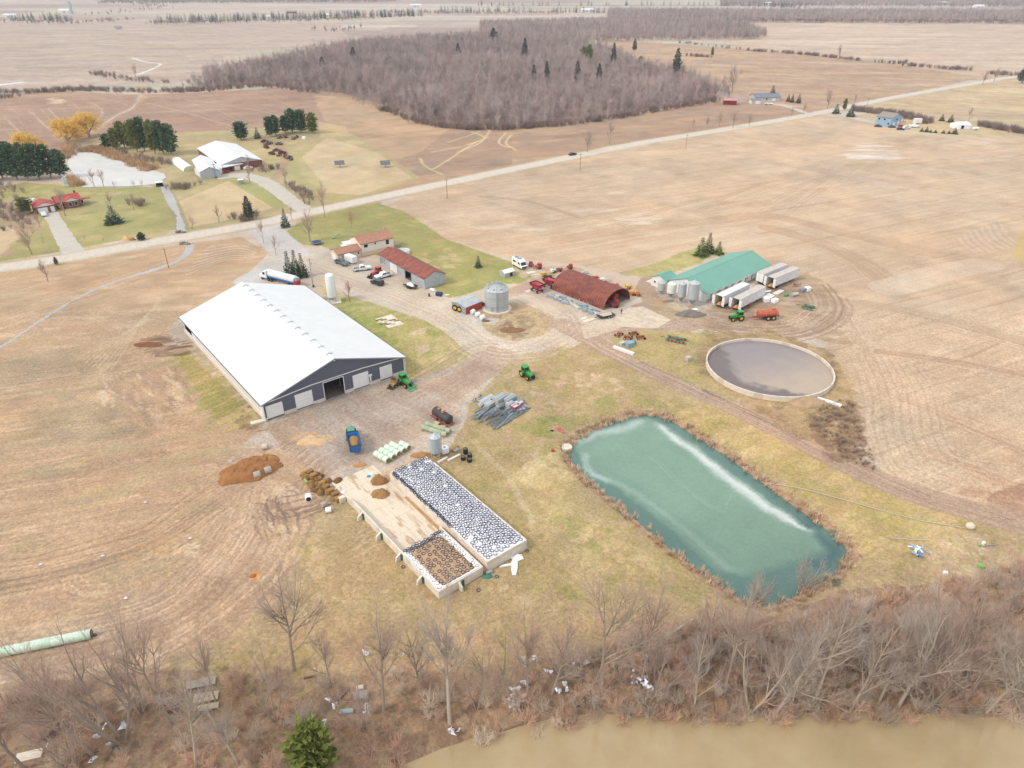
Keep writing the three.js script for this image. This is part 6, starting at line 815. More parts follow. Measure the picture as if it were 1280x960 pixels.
put(sheet(-0.02, 10.6, 0.02, z2 - 0.14, 1.68, 1.95, 24, 14, mt(0xb59a7c, 0.95, 0, GR), 9, 'cover_sheet'), 'dirt-covered sheet over the short silage clamp', 'sheet'); put(mesh('silage', box(10.4, 1.5, z2 - 0.3, 5.3, 0.05, z2 / 2 - 0.06), mt(0xa88a66, 1, 0, GR)), 'short block of silage in the open bay', 'silage');
const edge = (x0, x1, z0, z1, y) => sheet(x0, x1, z0, z1, y, y + 0.05, 12, 4, M.plastic, x0 * 7 + z0, 'sheet_edge'); for (const [a, b, c, d, l] of [[-0.04, 10.6, 0.0, 0.8, 'wall'], [-0.04, 10.6, z2 - 1, z2 - 0.13, 'gap'], [-0.02, 1.1, 0.7, z2 - 0.9, 'end wall'], [9.4, 10.9, 0.7, z2 - 0.9, 'open floor']]) put(edge(a, b, c, d, 1.76), 'white plastic edge of the short clamp cover along the ' + l, 'sheet');
// the tumbled feed
single('silage_heap', heap(1.9, 1.4, 1.0, 14, 40, 0.5).translate(...at(476, 618).toArray()), mt(0x9a7c52, 1, 0, GR), 'loose brown silage heap on the bunker floor', 'heap'); single('silage_heap', heap(1.8, 1.2, 1.6, 15, 40, 0.5).translate(...at(474, 603).toArray()), mt(0x9a744a, 1, 0, GR), 'orange-brown silage slumped at the clamp face', 'heap'); single('silage_heap', heap(1.5, 0.8, 0.4, 16, 36, 0.6).translate(...at(449, 581).toArray()), mt(0xbb8a50, 1, 0, GR), 'thin scatter of orange feed near the mint bales', 'heap'); single('silage_heap', heap(2.4, 1.1, 0.8, 17, 40, 0.6).translate(...at(527, 570).toArray()), mt(0xa88358, 1, 0, GR), 'orange feed pile between the bunker and the silver bin', 'heap');
single('plastic_bag', heap(0.7, 0.5, 0.5, 18, 10).translate(...at(465, 594).toArray()), mt(0xbfe0d0, 0.5), 'crumpled pale green bag on the bunker floor', 'bag'); single('plastic_bag', heap(0.45, 0.4, 0.45, 19, 10).translate(...at(461, 596).toArray()), mt(0x2f8ab8, 0.5), 'crumpled blue bag on the bunker floor', 'bag');
// tyres
const tyreG = new THREE.TorusGeometry(0.3, 0.05, 5, 14).scale(1, 1, 1.5).rotateX(Math.PI / 2), q = rng(31), spots = [];
for (let j = 0; j < 41; j++) for (let k = 0; k < 11; k++) { const x = 0.45 + j * (L - 1.1) / 40 + (k % 2) * 0.34 + (q() - 0.5) * 0.2, z = z3 + 0.48 + k * 0.705 + (q() - 0.5) * 0.2; if (q() < 0.03) continue; spots.push([x, BK.yR(x, z) + 0.1, z, 0]); }
for (let j = 0; j < 12; j++) for (let k = 0; k < 9; k++) { const x = 0.5 + j * 0.86 + (q() - 0.5) * 0.25, z = 0.45 + k * 0.9 + (q() - 0.5) * 0.3; if (q() < 0.1 || z > z2 - 0.4) continue; spots.push([x, BK.yL(x, z) + 0.1, z, 0]); }
for (let k = 0; k < 26; k++) spots.push([10.1 + q() * 0.9, 1.85 + q() * 0.15, 0.4 + k * 0.29, 1]); for (let k = 0; k < 44; k++) spots.push([10.5 + k * 0.45, 2.32 + q() * 0.1, z3 + 0.1 + (q() - 0.5) * 0.3, 2]);
const W = spots.map(([x, y, z, k]) => [bkW(x, y, z), k]).sort((a, b) => b[0].z - a[0].z);
const lab = ['used tyre weighing down the silage cover', 'used tyre heaped along the short clamp end', 'used black tyre in the row along the middle wall'], tm = [mt(0x343a52, 0.85), mt(0x454a5e, 0.85), mt(0x5a5a66, 0.9)];
W.slice(0, 296).forEach(([p, k]) => { const t = single('tyre', tyreG, tm[q() * 3 | 0], lab[k], 'tyre', ['tyres on the silage covers', 'tyres heaped at the short clamp', 'tyres along the middle wall'][k]); t.position.copy(p); t.rotation.set((q() - 0.5) * 0.2, q() * 6, (q() - 0.5) * 0.2); });
const rest = W.slice(296), im = new THREE.InstancedMesh(tyreG, mt(0x42475a, 0.85), rest.length); rest.forEach(([p], i) => { tmpM.position.copy(p); tmpM.rotation.set((q() - 0.5) * 0.2, q() * 6, (q() - 0.5) * 0.2); tmpM.updateMatrix(); im.setMatrixAt(i, tmpM.matrix); }); im.castShadow = im.receiveShadow = true; im.name = 'tyres'; scene.add(im); tag(im, 'further tyres on the yard end of the long silage cover', 'tyres', null, 'stuff');
for (const [u, v, l] of [[504, 709, 'stray tyre in the grass outside the bunker wall'], [598, 738, 'stray tyre in the grass off the bunker end wall'], [621, 721, 'small tyre lying by the gap between the clamps'], [659, 689, 'flat tyre beside the long clamp corner']]) { const t = single('tyre', tyreG, tm[1], l, 'tyre'); t.position.copy(gnd(u, v, 0.1)); }
}
// ------------------------------------------------ bales
const baleG = lathe([[0.01, -0.62], [0.55, -0.62], [0.66, -0.55], [0.68, 0], [0.66, 0.55], [0.55, 0.62], [0.01, 0.62]], 18).rotateZ(Math.PI / 2), baleEnd = cyl(0.5, 0.5, 0.04, 16, 0, 0, 0, 'x');
function bale(label, group, p, turn, m, endM, s = 1, y = 0.66) { const o = thing('round_bale', label, 'bale', p.clone().setY(p.y + y * s), turn, group); mesh('wrap', baleG, m, o); if (endM) for (const x of [-0.61, 0.61]) mesh('bale_end', baleEnd, endM, o).position.x = x; o.scale.setScalar(s); return o; }
{
const hay = mt(0x8a7448, 1, 0, GR), q = rng(12), A = gnd(484, 577), B = gnd(506, 563.5), dir = new THREE.Vector3().subVectors(B, A).normalize(), ax = new THREE.Vector3(-dir.z, 0, dir.x), turn = Math.atan2(-ax.z, ax.x);
for (let i = 0; i < 5; i++) for (let k = 0; k < 3; k++) { if (k === 2 && i > 3) continue; const p = A.clone().addScaledVector(dir, i * 1.42 - 0.2).addScaledVector(ax, -(k * 1.34)); bale(k ? 'mint-green wrapped bale in the block at the bunker' : 'mint-green wrapped bale showing its hay end at the bunker', 'mint-green bales at the bunker', p, turn + (q() - 0.5) * 0.12, mt(0xcbdecb, 0.45, 0, SG), hay, 1.03); }
const C = gnd(530, 537.5), D = gnd(556, 546), d2 = new THREE.Vector3().subVectors(D, C), t2 = heading(C, D) , nn = new THREE.Vector3(d2.z, 0, -d2.x).normalize(); if (nn.z > 0) nn.negate();
for (let k = 0; k < 2; k++) for (let i = 0; i < 6; i++) bale(k ? 'faded green bale in the back row by the black tank' : 'faded green bale in the front row by the silver bin', k ? 'faded bales, back row' : 'faded bales, front row', C.clone().addScaledVector(d2, i / 5.2).addScaledVector(nn, k * 1.45 + 0.1), t2 + (q() - 0.5) * 0.25 + (i === 5 ? 0.3 : 0), mt([0xa3b39a, 0x98aa92, 0xaab69c][i % 3], 0.7, 0, GR), mt(0x8f8a62, 1, 0, GR), 0.88);
bale('tan bale above the faded green bales', null, gnd(547, 533), t2, mt(0xc2ab90, 0.8, 0, GR), hay, 0.9); bale('tan bale beside the black tank end', null, gnd(554, 538), t2 + 0.4, mt(0xb8a085, 0.8, 0, GR), hay, 0.95);
const gw = mt(0xaaa59e, 0.75, 0, GR); bale('grey wrapped bale propped on the manure heap edge', 'grey bales at the heap', gnd(322, 597), 0.5, gw, mt(0x9c948a, 0.9, 0, GR), 1.05); bale('grey wrapped bale propped on the manure heap edge', 'grey bales at the heap', gnd(335.5, 591), 0.6, gw, mt(0x9c948a, 0.9, 0, GR), 1.05); bale('pale bale behind the manure heap', null, gnd(332, 561), 0.2, mt(0xc9c2b6, 0.8, 0, GR), gw, 0.9);
for (const [u, v, l] of [[591, 392, 'white wrapped bale touching the red shed'], [597, 395.5, 'white wrapped bale, middle of three by the red shed'], [603, 399, 'white wrapped bale nearest the grain bin slab']]) bale(l, 'white bales by the red shed', gnd(u, v), 0.6 + q(), mt(0xe2e6ea, 0.45), mt(0xd2d6da, 0.6), 1);
// old bales tipped beside the bunker
const old = [mt(0x8a6c42, 1, 0, GR), mt(0x9c7a4c, 1, 0, GR), mt(0x74583a, 1, 0, GR)];
for (let i = 0; i < 34; i++) { const u = 378 + q() * 46, v = 592 + (u - 378) * 0.75 * q() + q() * 14; const p = gnd(u, v), b = mesh('old_bale', cached('ob' + i % 5, () => heap(0.95, 0.7, 0.85, 40 + i, 14, 0.3)), old[i % 3]); b.position.copy(p).setY(p.y - 0.03); b.rotation.y = q() * 6; b.scale.set(rr(q, 0.7, 1.2), rr(q, 0.7, 1.3), rr(q, 0.7, 1.2)); tag(b, 'crumbling old hay bale in the dump beside the bunker', 'bale', 'rotting bales beside the bunker'); }
for (let k = 0; k < 8; k++) { const p = gnd(lerp(388, 424, k / 7), lerp(592, 626, k / 7)), b = mesh('square_bale', cached('sq' + k % 3, () => rbox(1.3, 0.95, 0.95, 0.12)), old[k % 2]); b.position.copy(p); b.rotation.set((q() - 0.5) * 0.2, 0.75 + (q() - 0.5) * 0.3, (q() - 0.5) * 0.15); tag(b, 'brown square bale in the line along the bunker apron', 'bale', 'square bales along the apron'); }
bale('white wrapped bale with an open dark end in the hay dump', null, gnd(386, 625), 1.9, M.plastic, M.black, 0.95); bale('torn white bale at the foot of the hay dump', null, gnd(411, 640), 0.2, M.plastic, null, 0.8); bale('grey wrapped bale inside the hay dump', null, gnd(405, 633), 0.9, gw, gw, 0.75); single('plastic_scrap', heap(0.6, 0.5, 0.5, 23, 10).translate(...gnd(429, 616).toArray()), M.plastic, 'white plastic scrap at the bunker wall end', 'plastic'); single('green_barrel', cyl(0.3, 0.3, 1.3, 12, 0, 0.3, 0, 'x').rotateY(-0.9).translate(...gnd(383, 603).toArray()), mt(0x7f9a56, 0.6), 'green barrel lying in the hay dump', 'barrel'); single('concrete_block', box(1.1, 1.1, 0.8, ...gnd(428, 627).toArray(), 0.7), M.concreteWhite, 'white concrete block at the end of the bunker wall', 'block');
}
// manure heap
{ const c = gnd(312, 588), t = heading(gnd(280, 598), gnd(345, 572)), m = mesh('manure_heap', heap(6.3, 4.3, 1.9, 8, 72, 0.45), mt(0x9a6e46, 1, 0, GR)); m.position.copy(c).setY(c.y - 0.05); m.rotation.y = t; tag(m, 'big heap of brown manure on the field edge', 'heap'); const m2 = mesh('manure_heap', heap(2.2, 1.8, 0.9, 21, 26, 0.3), mt(0xa67c46, 1, 0, GR)); m2.position.copy(gnd(334, 576)); tag(m2, 'small straw-coloured heap merging into the manure', 'heap'); }
single('straw_heap', heap(3.4, 1.6, 0.4, 24, 24, 0.3).translate(...gnd(388, 552).toArray()), mt(0xcdb08a, 1, 0, GR), 'flat sandy heap in front of the barn', 'heap'); single('gravel_heap', heap(4.4, 2.0, 1.5, 25, 40, 0.4).translate(...at(863, 394).toArray()), mt(0x7d7878, 1, 0, GR), 'dark grey gravel heap by the poultry barn bins', 'heap'); single('earth_heap', heap(4, 1.6, 0.5, 26, 24, 0.4).translate(...gnd(185, 431).toArray()), mt(0x7c5238, 1, 0, GR), 'dark brown earth ridge west of the dairy barn', 'heap'); single('earth_heap', heap(0.6, 0.5, 0.35, 27, 12, 0.4).translate(...gnd(316, 720).toArray()), mt(0xb06a30, 1, 0, GR), 'small orange heap on the bare ground', 'heap'); single('earth_heap', heap(3.4, 1.7, 0.9, 28, 44, 0.6).translate(...at(640, 413).toArray()), mt(0x8c6c4e, 1, 0, GR), 'rough earth heap on the island by the grain bin', 'heap');
// black tank on red skids
{ const o = thing('tank_trailer', 'black cylindrical tank on a rusty red frame', 'tank'); tankBody(o, 1.05, 5, 1.5, mt(0x45403f, 0.6, 0.1, GR), mt(0x4c4644, 0.7)); mesh('frame', [box(6.2, 0.2, 0.2, 0, 0.4, 1.0), box(6.2, 0.2, 0.2, 0, 0.4, -1.0), box(0.2, 0.2, 2.2, 2.8, 0.42), box(0.2, 0.2, 2.2, -2.8, 0.42)], mt(0xa8503e, 0.7, 0, GR), o); mesh('pump', box(0.6, 0.6, 0.7, 0.4, 2.45), mt(0xb08a78, 0.8), o); mesh('manhole', cyl(0.35, 0.35, 0.2, 12, -1.2, 2.5), mt(0xa26f62, 0.8), o); for (const z of [-1, 1]) wheelInto(o, 0.42, 0.3, -0.6, z, mt(0xa8503e, 0.7)); place(o, 542, 518.5, 565, 534); }
{ const o = thing('water_tank', 'white square water tank beside the silver bin', 'tank', gnd(556, 567), 0.5); mesh('body', rbox(1.5, 1.3, 1.3, 0.15, 0, 0.3), mt(0xe0e4e6, 0.5), o); mesh('stand', [box(1.5, 0.3, 0.2, 0, 0, 0.5), box(1.5, 0.3, 0.2, 0, 0, -0.5)], M.wood, o); mesh('lid', cyl(0.25, 0.25, 0.1, 10, 0, 1.6), M.galvDull, o); }
for (const [l, u0, v0, u1, v1, w, h, m] of [['weathered timber beam behind the silver bin', 560, 566, 572, 558, 0.7, 0.4, M.wood], ['long white concrete beam near the black barrels', 560, 577, 575, 569.5, 0.5, 0.4, M.concreteWhite], ['short concrete beam at the silver bin foot', 547, 580, 559, 573, 0.5, 0.45, M.concreteWhite], ['broken pallet behind the black barrels', 567, 565, 573, 561, 1.2, 0.3, M.woodGrey]]) { const a = gnd(u0, v0), b = gnd(u1, v1); single('beam', beam([a.x, a.y + h / 2, a.z], [b.x, b.y + h / 2, b.z], w, h), m, l, 'beam'); }
{ const o0 = [[582, 567, 'tall black barrel, upright beside the timber beams'], [579, 574.5, 'squat black tub nearest the concrete beam'], [587, 571, 'squat black tub behind the upright barrel'], [587, 577, 'squat black tub standing farthest in the grass']]; o0.forEach(([u, v, l], i) => { const o = thing('black_barrel', l, 'barrel', gnd(u, v)), h = i ? 0.75 : 1.3; mesh('body', lathe([[0.48, 0], [0.52, h * 0.5], [0.48, h], [0.42, h]], 14), M.rubber, o); mesh('lid', cyl(0.43, 0.43, 0.06, 14, 0, h - 0.1), mt(0x55524f, 0.8), o); }); }
// bunker-side litter
single('tarpaulin', heap(1.0, 0.6, 0.35, 33, 12, 0.4).translate(...gnd(609, 721).toArray()), mt(0x2d7360, 0.6), 'green tarpaulin dropped between the clamps', 'tarpaulin'); single('metal_tub', box(1.1, 0.5, 0.9, ...gnd(611, 716).toArray(), 0.4), M.galvDull, 'grey metal tub between the clamps', 'tub');
{ const S = [[0, 0], [-2.1, 0.5], [-1.5, 0.0], [-0.2, -0.3], [0.2, -1.3], [-0.6, -2.0], [0.6, -2.2], [1.6, -2.4], [1.9, -1.5], [0.9, -0.9], [0.9, 0.6], [0.6, 2.2], [0.1, 2.2], [-0.1, 0.9]]; const g = new THREE.ExtrudeGeometry(new THREE.Shape(S.map(([x, y]) => new THREE.Vector2(x, -y))), { depth: 0.08, bevelEnabled: true, bevelSize: 0.06, bevelThickness: 0.05, bevelSegments: 1, steps: 1 }).rotateX(-Math.PI / 2); const p = gnd(640, 707); g.scale(1, 1.6, 1).translate(p.x, p.y + 0.05, p.z); single('loose_sheet', g, M.plastic, 'loose white plastic sheet spilling from the long clamp corner', 'plastic'); single('loose_sheet', heap(0.9, 0.7, 0.6, 34, 14, 0.5).translate(p.x + 1.0, p.y, p.z - 1.8), M.plastic, 'crumpled white plastic against the clamp end wall', 'plastic'); }
// ------------------------------------------------ galvanised scrap
{
const q = rng(88), gm = [mt(0x9faab3, 0.5, 0.15, ST), mt(0xb2bbc1, 0.5, 0.15, ST), mt(0x84919b, 0.55, 0.15, ST), mt(0x939da4, 0.6, 0.15, ST)];
const C = gnd(626, 513), t0 = heading(gnd(600, 528), gnd(650, 498)), dx = Math.cos(t0), dz = -Math.sin(t0), W = (a, b) => [C.x + dx * a - dz * b, C.z + dz * a + dx * b];
const piece = (name, g, x, y, z, turn, tilt, m, label, cat, group) => { const o = mesh(name, g, m); o.position.set(x, y, z); o.rotation.set(0, turn, tilt); return tag(o, label, cat, group); };
for (let i = 0; i < 112; i++) { const a = rr(q, -5.6, 3.4), b = rr(q, -3.6, 4.6), [x, z] = W(a, b), L = rr(q, 2.2, 4.6), w = rr(q, 0.1, 0.3); piece('steel_rail', cached('rail' + i % 8, () => mergeGeometries([box(L, 0.07, w), box(L, 0.14, 0.05, 0, 0.06, w / 2), box(L, 0.14, 0.05, 0, 0.06, -w / 2)].map(clean))), x, 0.05 + rr(q, 0, 1.1) * (1 - Math.abs(b) / 5), z, t0 + (q() - 0.5) * 0.6, (q() - 0.5) * 0.26, gm[q() * 4 | 0], 'galvanised stall rail in the scrap heap', 'steel rail', 'stall rails in the scrap heap'); }
for (const [a, b, w, h, d] of [[1.6, -1.6, 2.8, 1.5, 1.5], [2.9, -0.4, 2.6, 1.3, 1.4], [-0.6, -2.2, 1.8, 0.9, 1.2], [0.6, -0.6, 1.7, 0.8, 1.0], [1.8, 0.6, 1.6, 1.0, 1.0], [0.4, -3.6, 3.4, 0.8, 1.4], [3.9, 1.2, 1.6, 0.7, 1.0], [-1, -3.4, 2.2, 0.6, 0.9]]) { const [x, z] = W(a * 1.25, b * 1.25), o = thing('steel_bin', 'grey galvanised feed hopper in the scrap heap', 'hopper', new THREE.Vector3(x, 0.25, z), t0 + (q() - 0.5) * 0.2, 'feed hoppers in the scrap heap'); o.scale.setScalar(1.2); mesh('casing', rbox(w, h, d, 0.05), gm[q() * 4 | 0], o); mesh('end_plate', box(0.05, h * 0.9, d * 0.94, -w / 2 - 0.02, h * 0.05), mt(0xb9b6a8, 0.6, 0, ST), o); mesh('lid_seam', box(w * 0.96, 0.04, 0.06, 0, h, d * 0.2), gm[2], o); }
for (const [a, b, w, m] of [[2.6, 2.4, 2.0, 0xb04a5c], [4.0, 2.2, 2.0, 0xb8606e], [2.9, 1.4, 2.6, 0xa8384a]]) { const [x, z] = W(a, b), o = thing('red_cabinet', 'faded red cabinet with grey top in the scrap heap', 'cabinet', new THREE.Vector3(x, 0.15, z), t0 + (q() - 0.5) * 0.15, 'red cabinets in the scrap heap'); mesh('casing', rbox(w, 0.9, 0.8, 0.05), mt(m, 0.6, 0, SG), o); mesh('top', box(w * 0.96, 0.05, 0.76, 0, 0.9), mt(0xb9b4bc, 0.6), o); }
for (let i = 0; i < 16; i++) { const [x, z] = W(rr(q, 2, 5), rr(q, 2.2, 4)), L = rr(q, 0.9, 1.8); piece('steel_scrap', cached('scr' + i % 4, () => box(L, 0.3, 0.4)), x, 0.04, z, t0 + 1.2 + (q() - 0.5), (q() - 0.5) * 0.3, gm[q() * 4 | 0], 'short grey scrap piece fanned out below the red cabinets', 'scrap', 'scrap pieces below the red cabinets'); }
for (let i = 0; i < 9; i++) { const p = gnd(592 + q() * 16, 495 + q() * 16), L = rr(q, 0.8, 1.6); piece('steel_scrap', cached('scq' + i % 3, () => mergeGeometries([box(L, 0.3, 0.3), box(0.3, 0.6, 0.3, L * 0.3)].map(clean))), p.x, 0.03, p.z, q() * 6, 0, gm[q() * 4 | 0], 'grey fitting scattered beside the scrap heap', 'scrap', 'fittings scattered beside the scrap heap'); }
// the second lot, leaning along the quonset hut
const A = at(682, 370), B = at(752, 396), D = new THREE.Vector3().subVectors(B, A), tq = heading(A, B), nn = new THREE.Vector3(-D.z, 0, D.x).normalize();
for (let i = 0; i < 46; i++) { const f = Math.pow(q(), 0.8), p = A.clone().addScaledVector(D, 0.04 + f * 0.94).addScaledVector(nn, rr(q, -2.4, 0.6)), L = rr(q, 1.0, 2.8), h = rr(q, 0.25, 1.0); piece('pen_gate', cached('pan' + i % 8, () => rbox(L, h, rr(q, 0.4, 1.0), 0.03)), p.x, 0.02, p.z, tq + (q() - 0.5) * 0.7, (q() - 0.5) * 0.15, [gm[0], gm[1], M.galvDull, mt(0x93a9b4, 0.5, 0.2, ST), mt(0xc6c4bc, 0.7, 0, ST)][q() * 5 | 0], 'galvanised pen gate stacked along the quonset wall', 'gate', 'pen gates along the quonset'); }
for (const [u, v, w, d, l] of [[734, 401, 2.4, 1.4, 'white board on the ground off the quonset corner'], [730, 398, 2.0, 1.2, 'pale board lying under the pen panels'], [741, 399, 2.2, 1.0, 'narrow pale board beside the plank trailer'], [661, 364, 2.2, 1.4, 'white board leaning by the outer grain wagon']]) single('board', box(w, 0.12, d, ...at(u, v).toArray(), 0.6), mt(0xdcd6ca, 0.8, 0, GR), l, 'board');
for (const [u, v, w, h, d, l, m] of [[787, 433, 2.2, 1.3, 1.6, 'blue-grey crate on the grass by the track', mt(0x8fa9ba, 0.6, 0.2, ST)], [790, 430, 1.6, 1.0, 1.2, 'small blue-grey crate behind the larger one', mt(0x6e8fa6, 0.6, 0.2, ST)], [778, 431, 1.4, 0.8, 1.0, 'pale frame box behind the white trough', mt(0xc3cdd2, 0.6, 0.2, ST)], [860, 451, 1.3, 1.2, 1.2, 'grey concrete block alone near the slurry store', mt(0xb6b2ac, 0.9, 0, GR)]]) single('crate', rbox(w, h, d, 0.06).rotateY(0.5).translate(...gnd(u, v).toArray()), m, l, 'crate');
{ const a = gnd(767, 435), b = gnd(792, 444); single('trough', beam([a.x, a.y + 0.35, a.z], [b.x, b.y + 0.35, b.z], 0.8, 0.6), mt(0xe0e4e6, 0.6, 0, SG), 'long white trough beside the track', 'trough'); }
}
// junk by the trailers
for (const [n, l, c, g, u, v, t, m] of [
['plastic_tote', 'white plastic tote, left of a pair by the tanker', 'tote', rbox(1.7, 1.4, 1.7, 0.15), 957, 377, 0.3, M.plastic], ['plastic_tote', 'white plastic tote, right of a pair by the tanker', 'tote', rbox(2, 1.2, 1.5, 0.15), 968, 378, 0.6, M.plastic], ['plastic_sheet', 'white panel leaning behind the totes', 'panel', box(2.4, 0.2, 2.2, 0, 0.3, 0, 0, 0.3), 961, 372, 0.5, M.plastic], ['plank_stack', 'flat stack of white planks under the semi trailer', 'planks', box(4.4, 0.35, 1.6), 973, 366, 0.75, mt(0xdad6cc, 0.8, 0, ST)], ['pipe', 'short white pipe under the semi trailers', 'pipe', cyl(0.3, 0.3, 2.2, 12, 0, 0.3, 0, 'x'), 959, 365.5, 0.3, M.white], ['green_box', 'small green toolbox on the weeds', 'box', rbox(1.6, 0.8, 0.9, 0.1), 982.5, 370, 0.9, mt(0x4a8a5a, 0.6)], ['silver_tank', 'silver barrel tank lying on the weeds', 'tank', cyl(0.55, 0.55, 2, 16, 0, 0.55, 0, 'x'), 993, 370, 0.4, M.galv], ['grey_box', 'dark grey box beside the white cube', 'box', rbox(1.8, 1.1, 1.4, 0.08), 1003, 364.5, 0.6, mt(0x7c7f8c, 0.7)], ['white_cube', 'white tank cube at the field edge', 'tank', rbox(1.6, 1.3, 1.5, 0.2), 1009, 363.5, 0.5, M.plastic], ['rubble', 'grey rubble in the weeds before the trailers', 'rubble', heap(1.4, 0.8, 0.5, 61, 14, 0.5), 891, 394, 0, mt(0x9a948e, 1, 0, GR)], ['rubble', 'grey rubble behind the tanker tractor', 'rubble', heap(1.2, 0.8, 0.6, 62, 14, 0.5), 917, 393.5, 0, mt(0xa49c96, 1, 0, GR)], ['white_sheet', 'white sheet lying by the tallest feed bin', 'sheet', heap(1.1, 0.6, 0.25, 63, 12, 0.4), 869, 386.5, 0, M.plastic], ['white_sheet', 'grey and white sheet heap by the poultry barn corner', 'sheet', heap(1.3, 0.8, 0.4, 64, 12, 0.4), 876, 386, 0.4, mt(0x9a9ba2, 0.7)], ['pallet_stack', 'pallets and rails under the squat white bin', 'pallets', box(3.2, 0.8, 1.2), 834, 377, 0.2, M.woodGrey], ['skip', 'blue dumpster at the machine shed corner', 'skip', rbox(1.9, 1.1, 1.3, 0.08), 549, 369.5, -0.5, M.navy], ['white_drum', 'white drum lying at the machine shed gable', 'drum', cyl(0.45, 0.45, 1.6, 14, 0, 0.45, 0, 'x'), 541, 364, -0.6, M.plastic], ['rusty_barrel', 'rusty barrel by the machine shed corner', 'barrel', cyl(0.3, 0.3, 0.95, 12), 536.5, 370.5, 0, mt(0x7a4430, 0.9)], ['white_plank', 'white plank beside the blue dumpster', 'plank', box(2.2, 0.15, 0.6), 557, 369, 0.2, mt(0xe0dcd2, 0.8)], ['scrap_heap', 'dark scrap behind the grain bin', 'scrap', heap(1.0, 0.8, 0.9, 65, 12, 0.6), 604, 382, 0, mt(0x5b4038, 0.9, 0, GR)], ['scrap_heap', 'brown debris beside the white bales', 'scrap', heap(1.3, 0.7, 0.5, 66, 12, 0.6), 607, 401.5, 0, mt(0x6f5d50, 0.9, 0, GR)], ['concrete_rubble', 'pale concrete slabs near the camper truck', 'rubble', box(3, 0.2, 1.6), 664, 341, 0.5, M.concreteWhite], ['concrete_rubble', 'flat pale slabs below the camper truck', 'rubble', box(3.4, 0.18, 1.4), 672, 344, -0.3, M.concrete], ['green_crate', 'dark green crate under the backhoe arm', 'crate', rbox(1.8, 0.9, 1.2, 0.06), 686, 347.5, 0.2, mt(0x2c4c44, 0.7)],
]) { const o = mesh(n, g.clone(), m); o.position.copy(gnd(u, v)); o.rotation.y = t; tag(o, l, c); }
{ const o0 = [[569, 388.5, 'yellow tractor wheel leaning on the shed, left one'], [574.5, 390.5, 'yellow tractor wheel leaning on the shed, right one']]; for (const [u, v, l] of o0) { const o = thing('spare_tractor_tyre', l, 'wheel', at(u, v), -0.5); wheelInto(o, 0.95, 0.45, 0, 0, M.yellow); } }
// garden: pool, trampoline, slide and swings
{ const o = thing('round_pool', 'round white above-ground pool behind the machine shed', 'pool', at(504, 317)); mesh('wall', lathe([[2.3, 0], [2.3, 1.25], [2.2, 1.25], [2.2, 0.95]], 28), M.white, o); mesh('cover', cyl(2.2, 2.2, 0.04, 28, 0, 0.95), mt(0xa8b6c2, 0.6), o); mesh('rim', new THREE.TorusGeometry(2.25, 0.08, 6, 28).rotateX(Math.PI / 2).translate(0, 1.27, 0), M.white, o); }
{ const o = thing('trampoline', 'round blue trampoline on the lawn', 'trampoline', at(396, 305)); mesh('mat', cyl(1.7, 1.7, 0.04, 24, 0, 0.8), mt(0x3a4450, 0.9), o); mesh('pad', lathe([[1.68, 0.82], [2.05, 0.8], [2.05, 0.88], [1.68, 0.9]], 24), mt(0x4f74a8, 0.6), o); for (let k = 0; k < 6; k++) mesh('leg', bar([Math.cos(k) * 1.9, 0, Math.sin(k) * 1.9], [Math.cos(k) * 1.9, 0.82, Math.sin(k) * 1.9], 0.04), M.steel, o); for (let k = 0; k < 3; k++) mesh('net_pole', bar([Math.cos(k * 2.1) * 2, 0.8, Math.sin(k * 2.1) * 2], [Math.cos(k * 2.1) * 2, 2.4, Math.sin(k * 2.1) * 2], 0.04), M.steel, o); }
{ const o = thing('swing_set', 'swing set with green slide on the house lawn', 'swing set', at(426, 297), 0.3); mesh('slide', [plate([[-3.4, 0.15], [-2.6, 0.25], [-0.6, 1.75], [-0.2, 1.75], [-0.2, 1.65], [-0.55, 1.63], [-2.5, 0.1], [-3.4, 0.02]], 0.7), box(0.08, 0.1, 0.1)], mt(0x2f9a6a, 0.5), o); const A = []; for (const x of [0, 3]) for (const z of [-0.9, 1.4]) A.push(bar([x, 0, z], [x, 2.3, 0.3], 0.06)); A.push(bar([0, 2.3, 0.3], [3, 2.3, 0.3], 0.06)); mesh('frame', A, mt(0x8fb39c, 0.6), o); for (const x of [1, 2]) { const s = mesh('swing_seat', box(0.45, 0.05, 0.2, x, 0.5, 0.3), M.blue, o); mesh('chain', [bar([x - 0.2, 0.5, 0.3], [x - 0.2, 2.3, 0.3], 0.015), bar([x + 0.2, 0.5, 0.3], [x + 0.2, 2.3, 0.3], 0.015)], M.steel, s); } }
// poles along drive and road
function pole(u, v, h, label, tr) { const o = thing('utility_pole', label, 'pole', gnd(u, v)); mesh('post', cyl(0.16, 0.11, h, 8), tr ? M.galvDull : M.wood, o); mesh('crossarm', box(2, 0.12, 0.12, 0, h - 0.7), M.wood, o); if (tr) { mesh('transformer', cyl(0.28, 0.28, 0.9, 12, 0.35, h - 2.2), M.galv, o); mesh('yard_lamp_arm', beam([0, h - 1.2, 0], [-1, h - 0.9, 0.3], 0.06, 0.06), M.galv, o); mesh('base_box', box(0.5, 0.7, 0.5, 0.2, 0, 0.3), M.darkMetal, o); } for (const x of [-0.8, 0, 0.8]) mesh('insulator', cyl(0.05, 0.04, 0.2, 6, x, h - 0.58), M.white, o); return o; }
pole(391.5, 358.5, 9.5, 'grey utility pole with transformer beside the feed tower', true); pole(559, 248, 8.5, 'wooden utility pole at the roadside field corner'); pole(725, 213, 8.5, 'wooden utility pole across the road from the dark car'); pole(270, 222.5, 7, 'grey pole in front of the open-fronted shed', true); pole(211, 335, 7, 'short wooden pole beside the field creek');
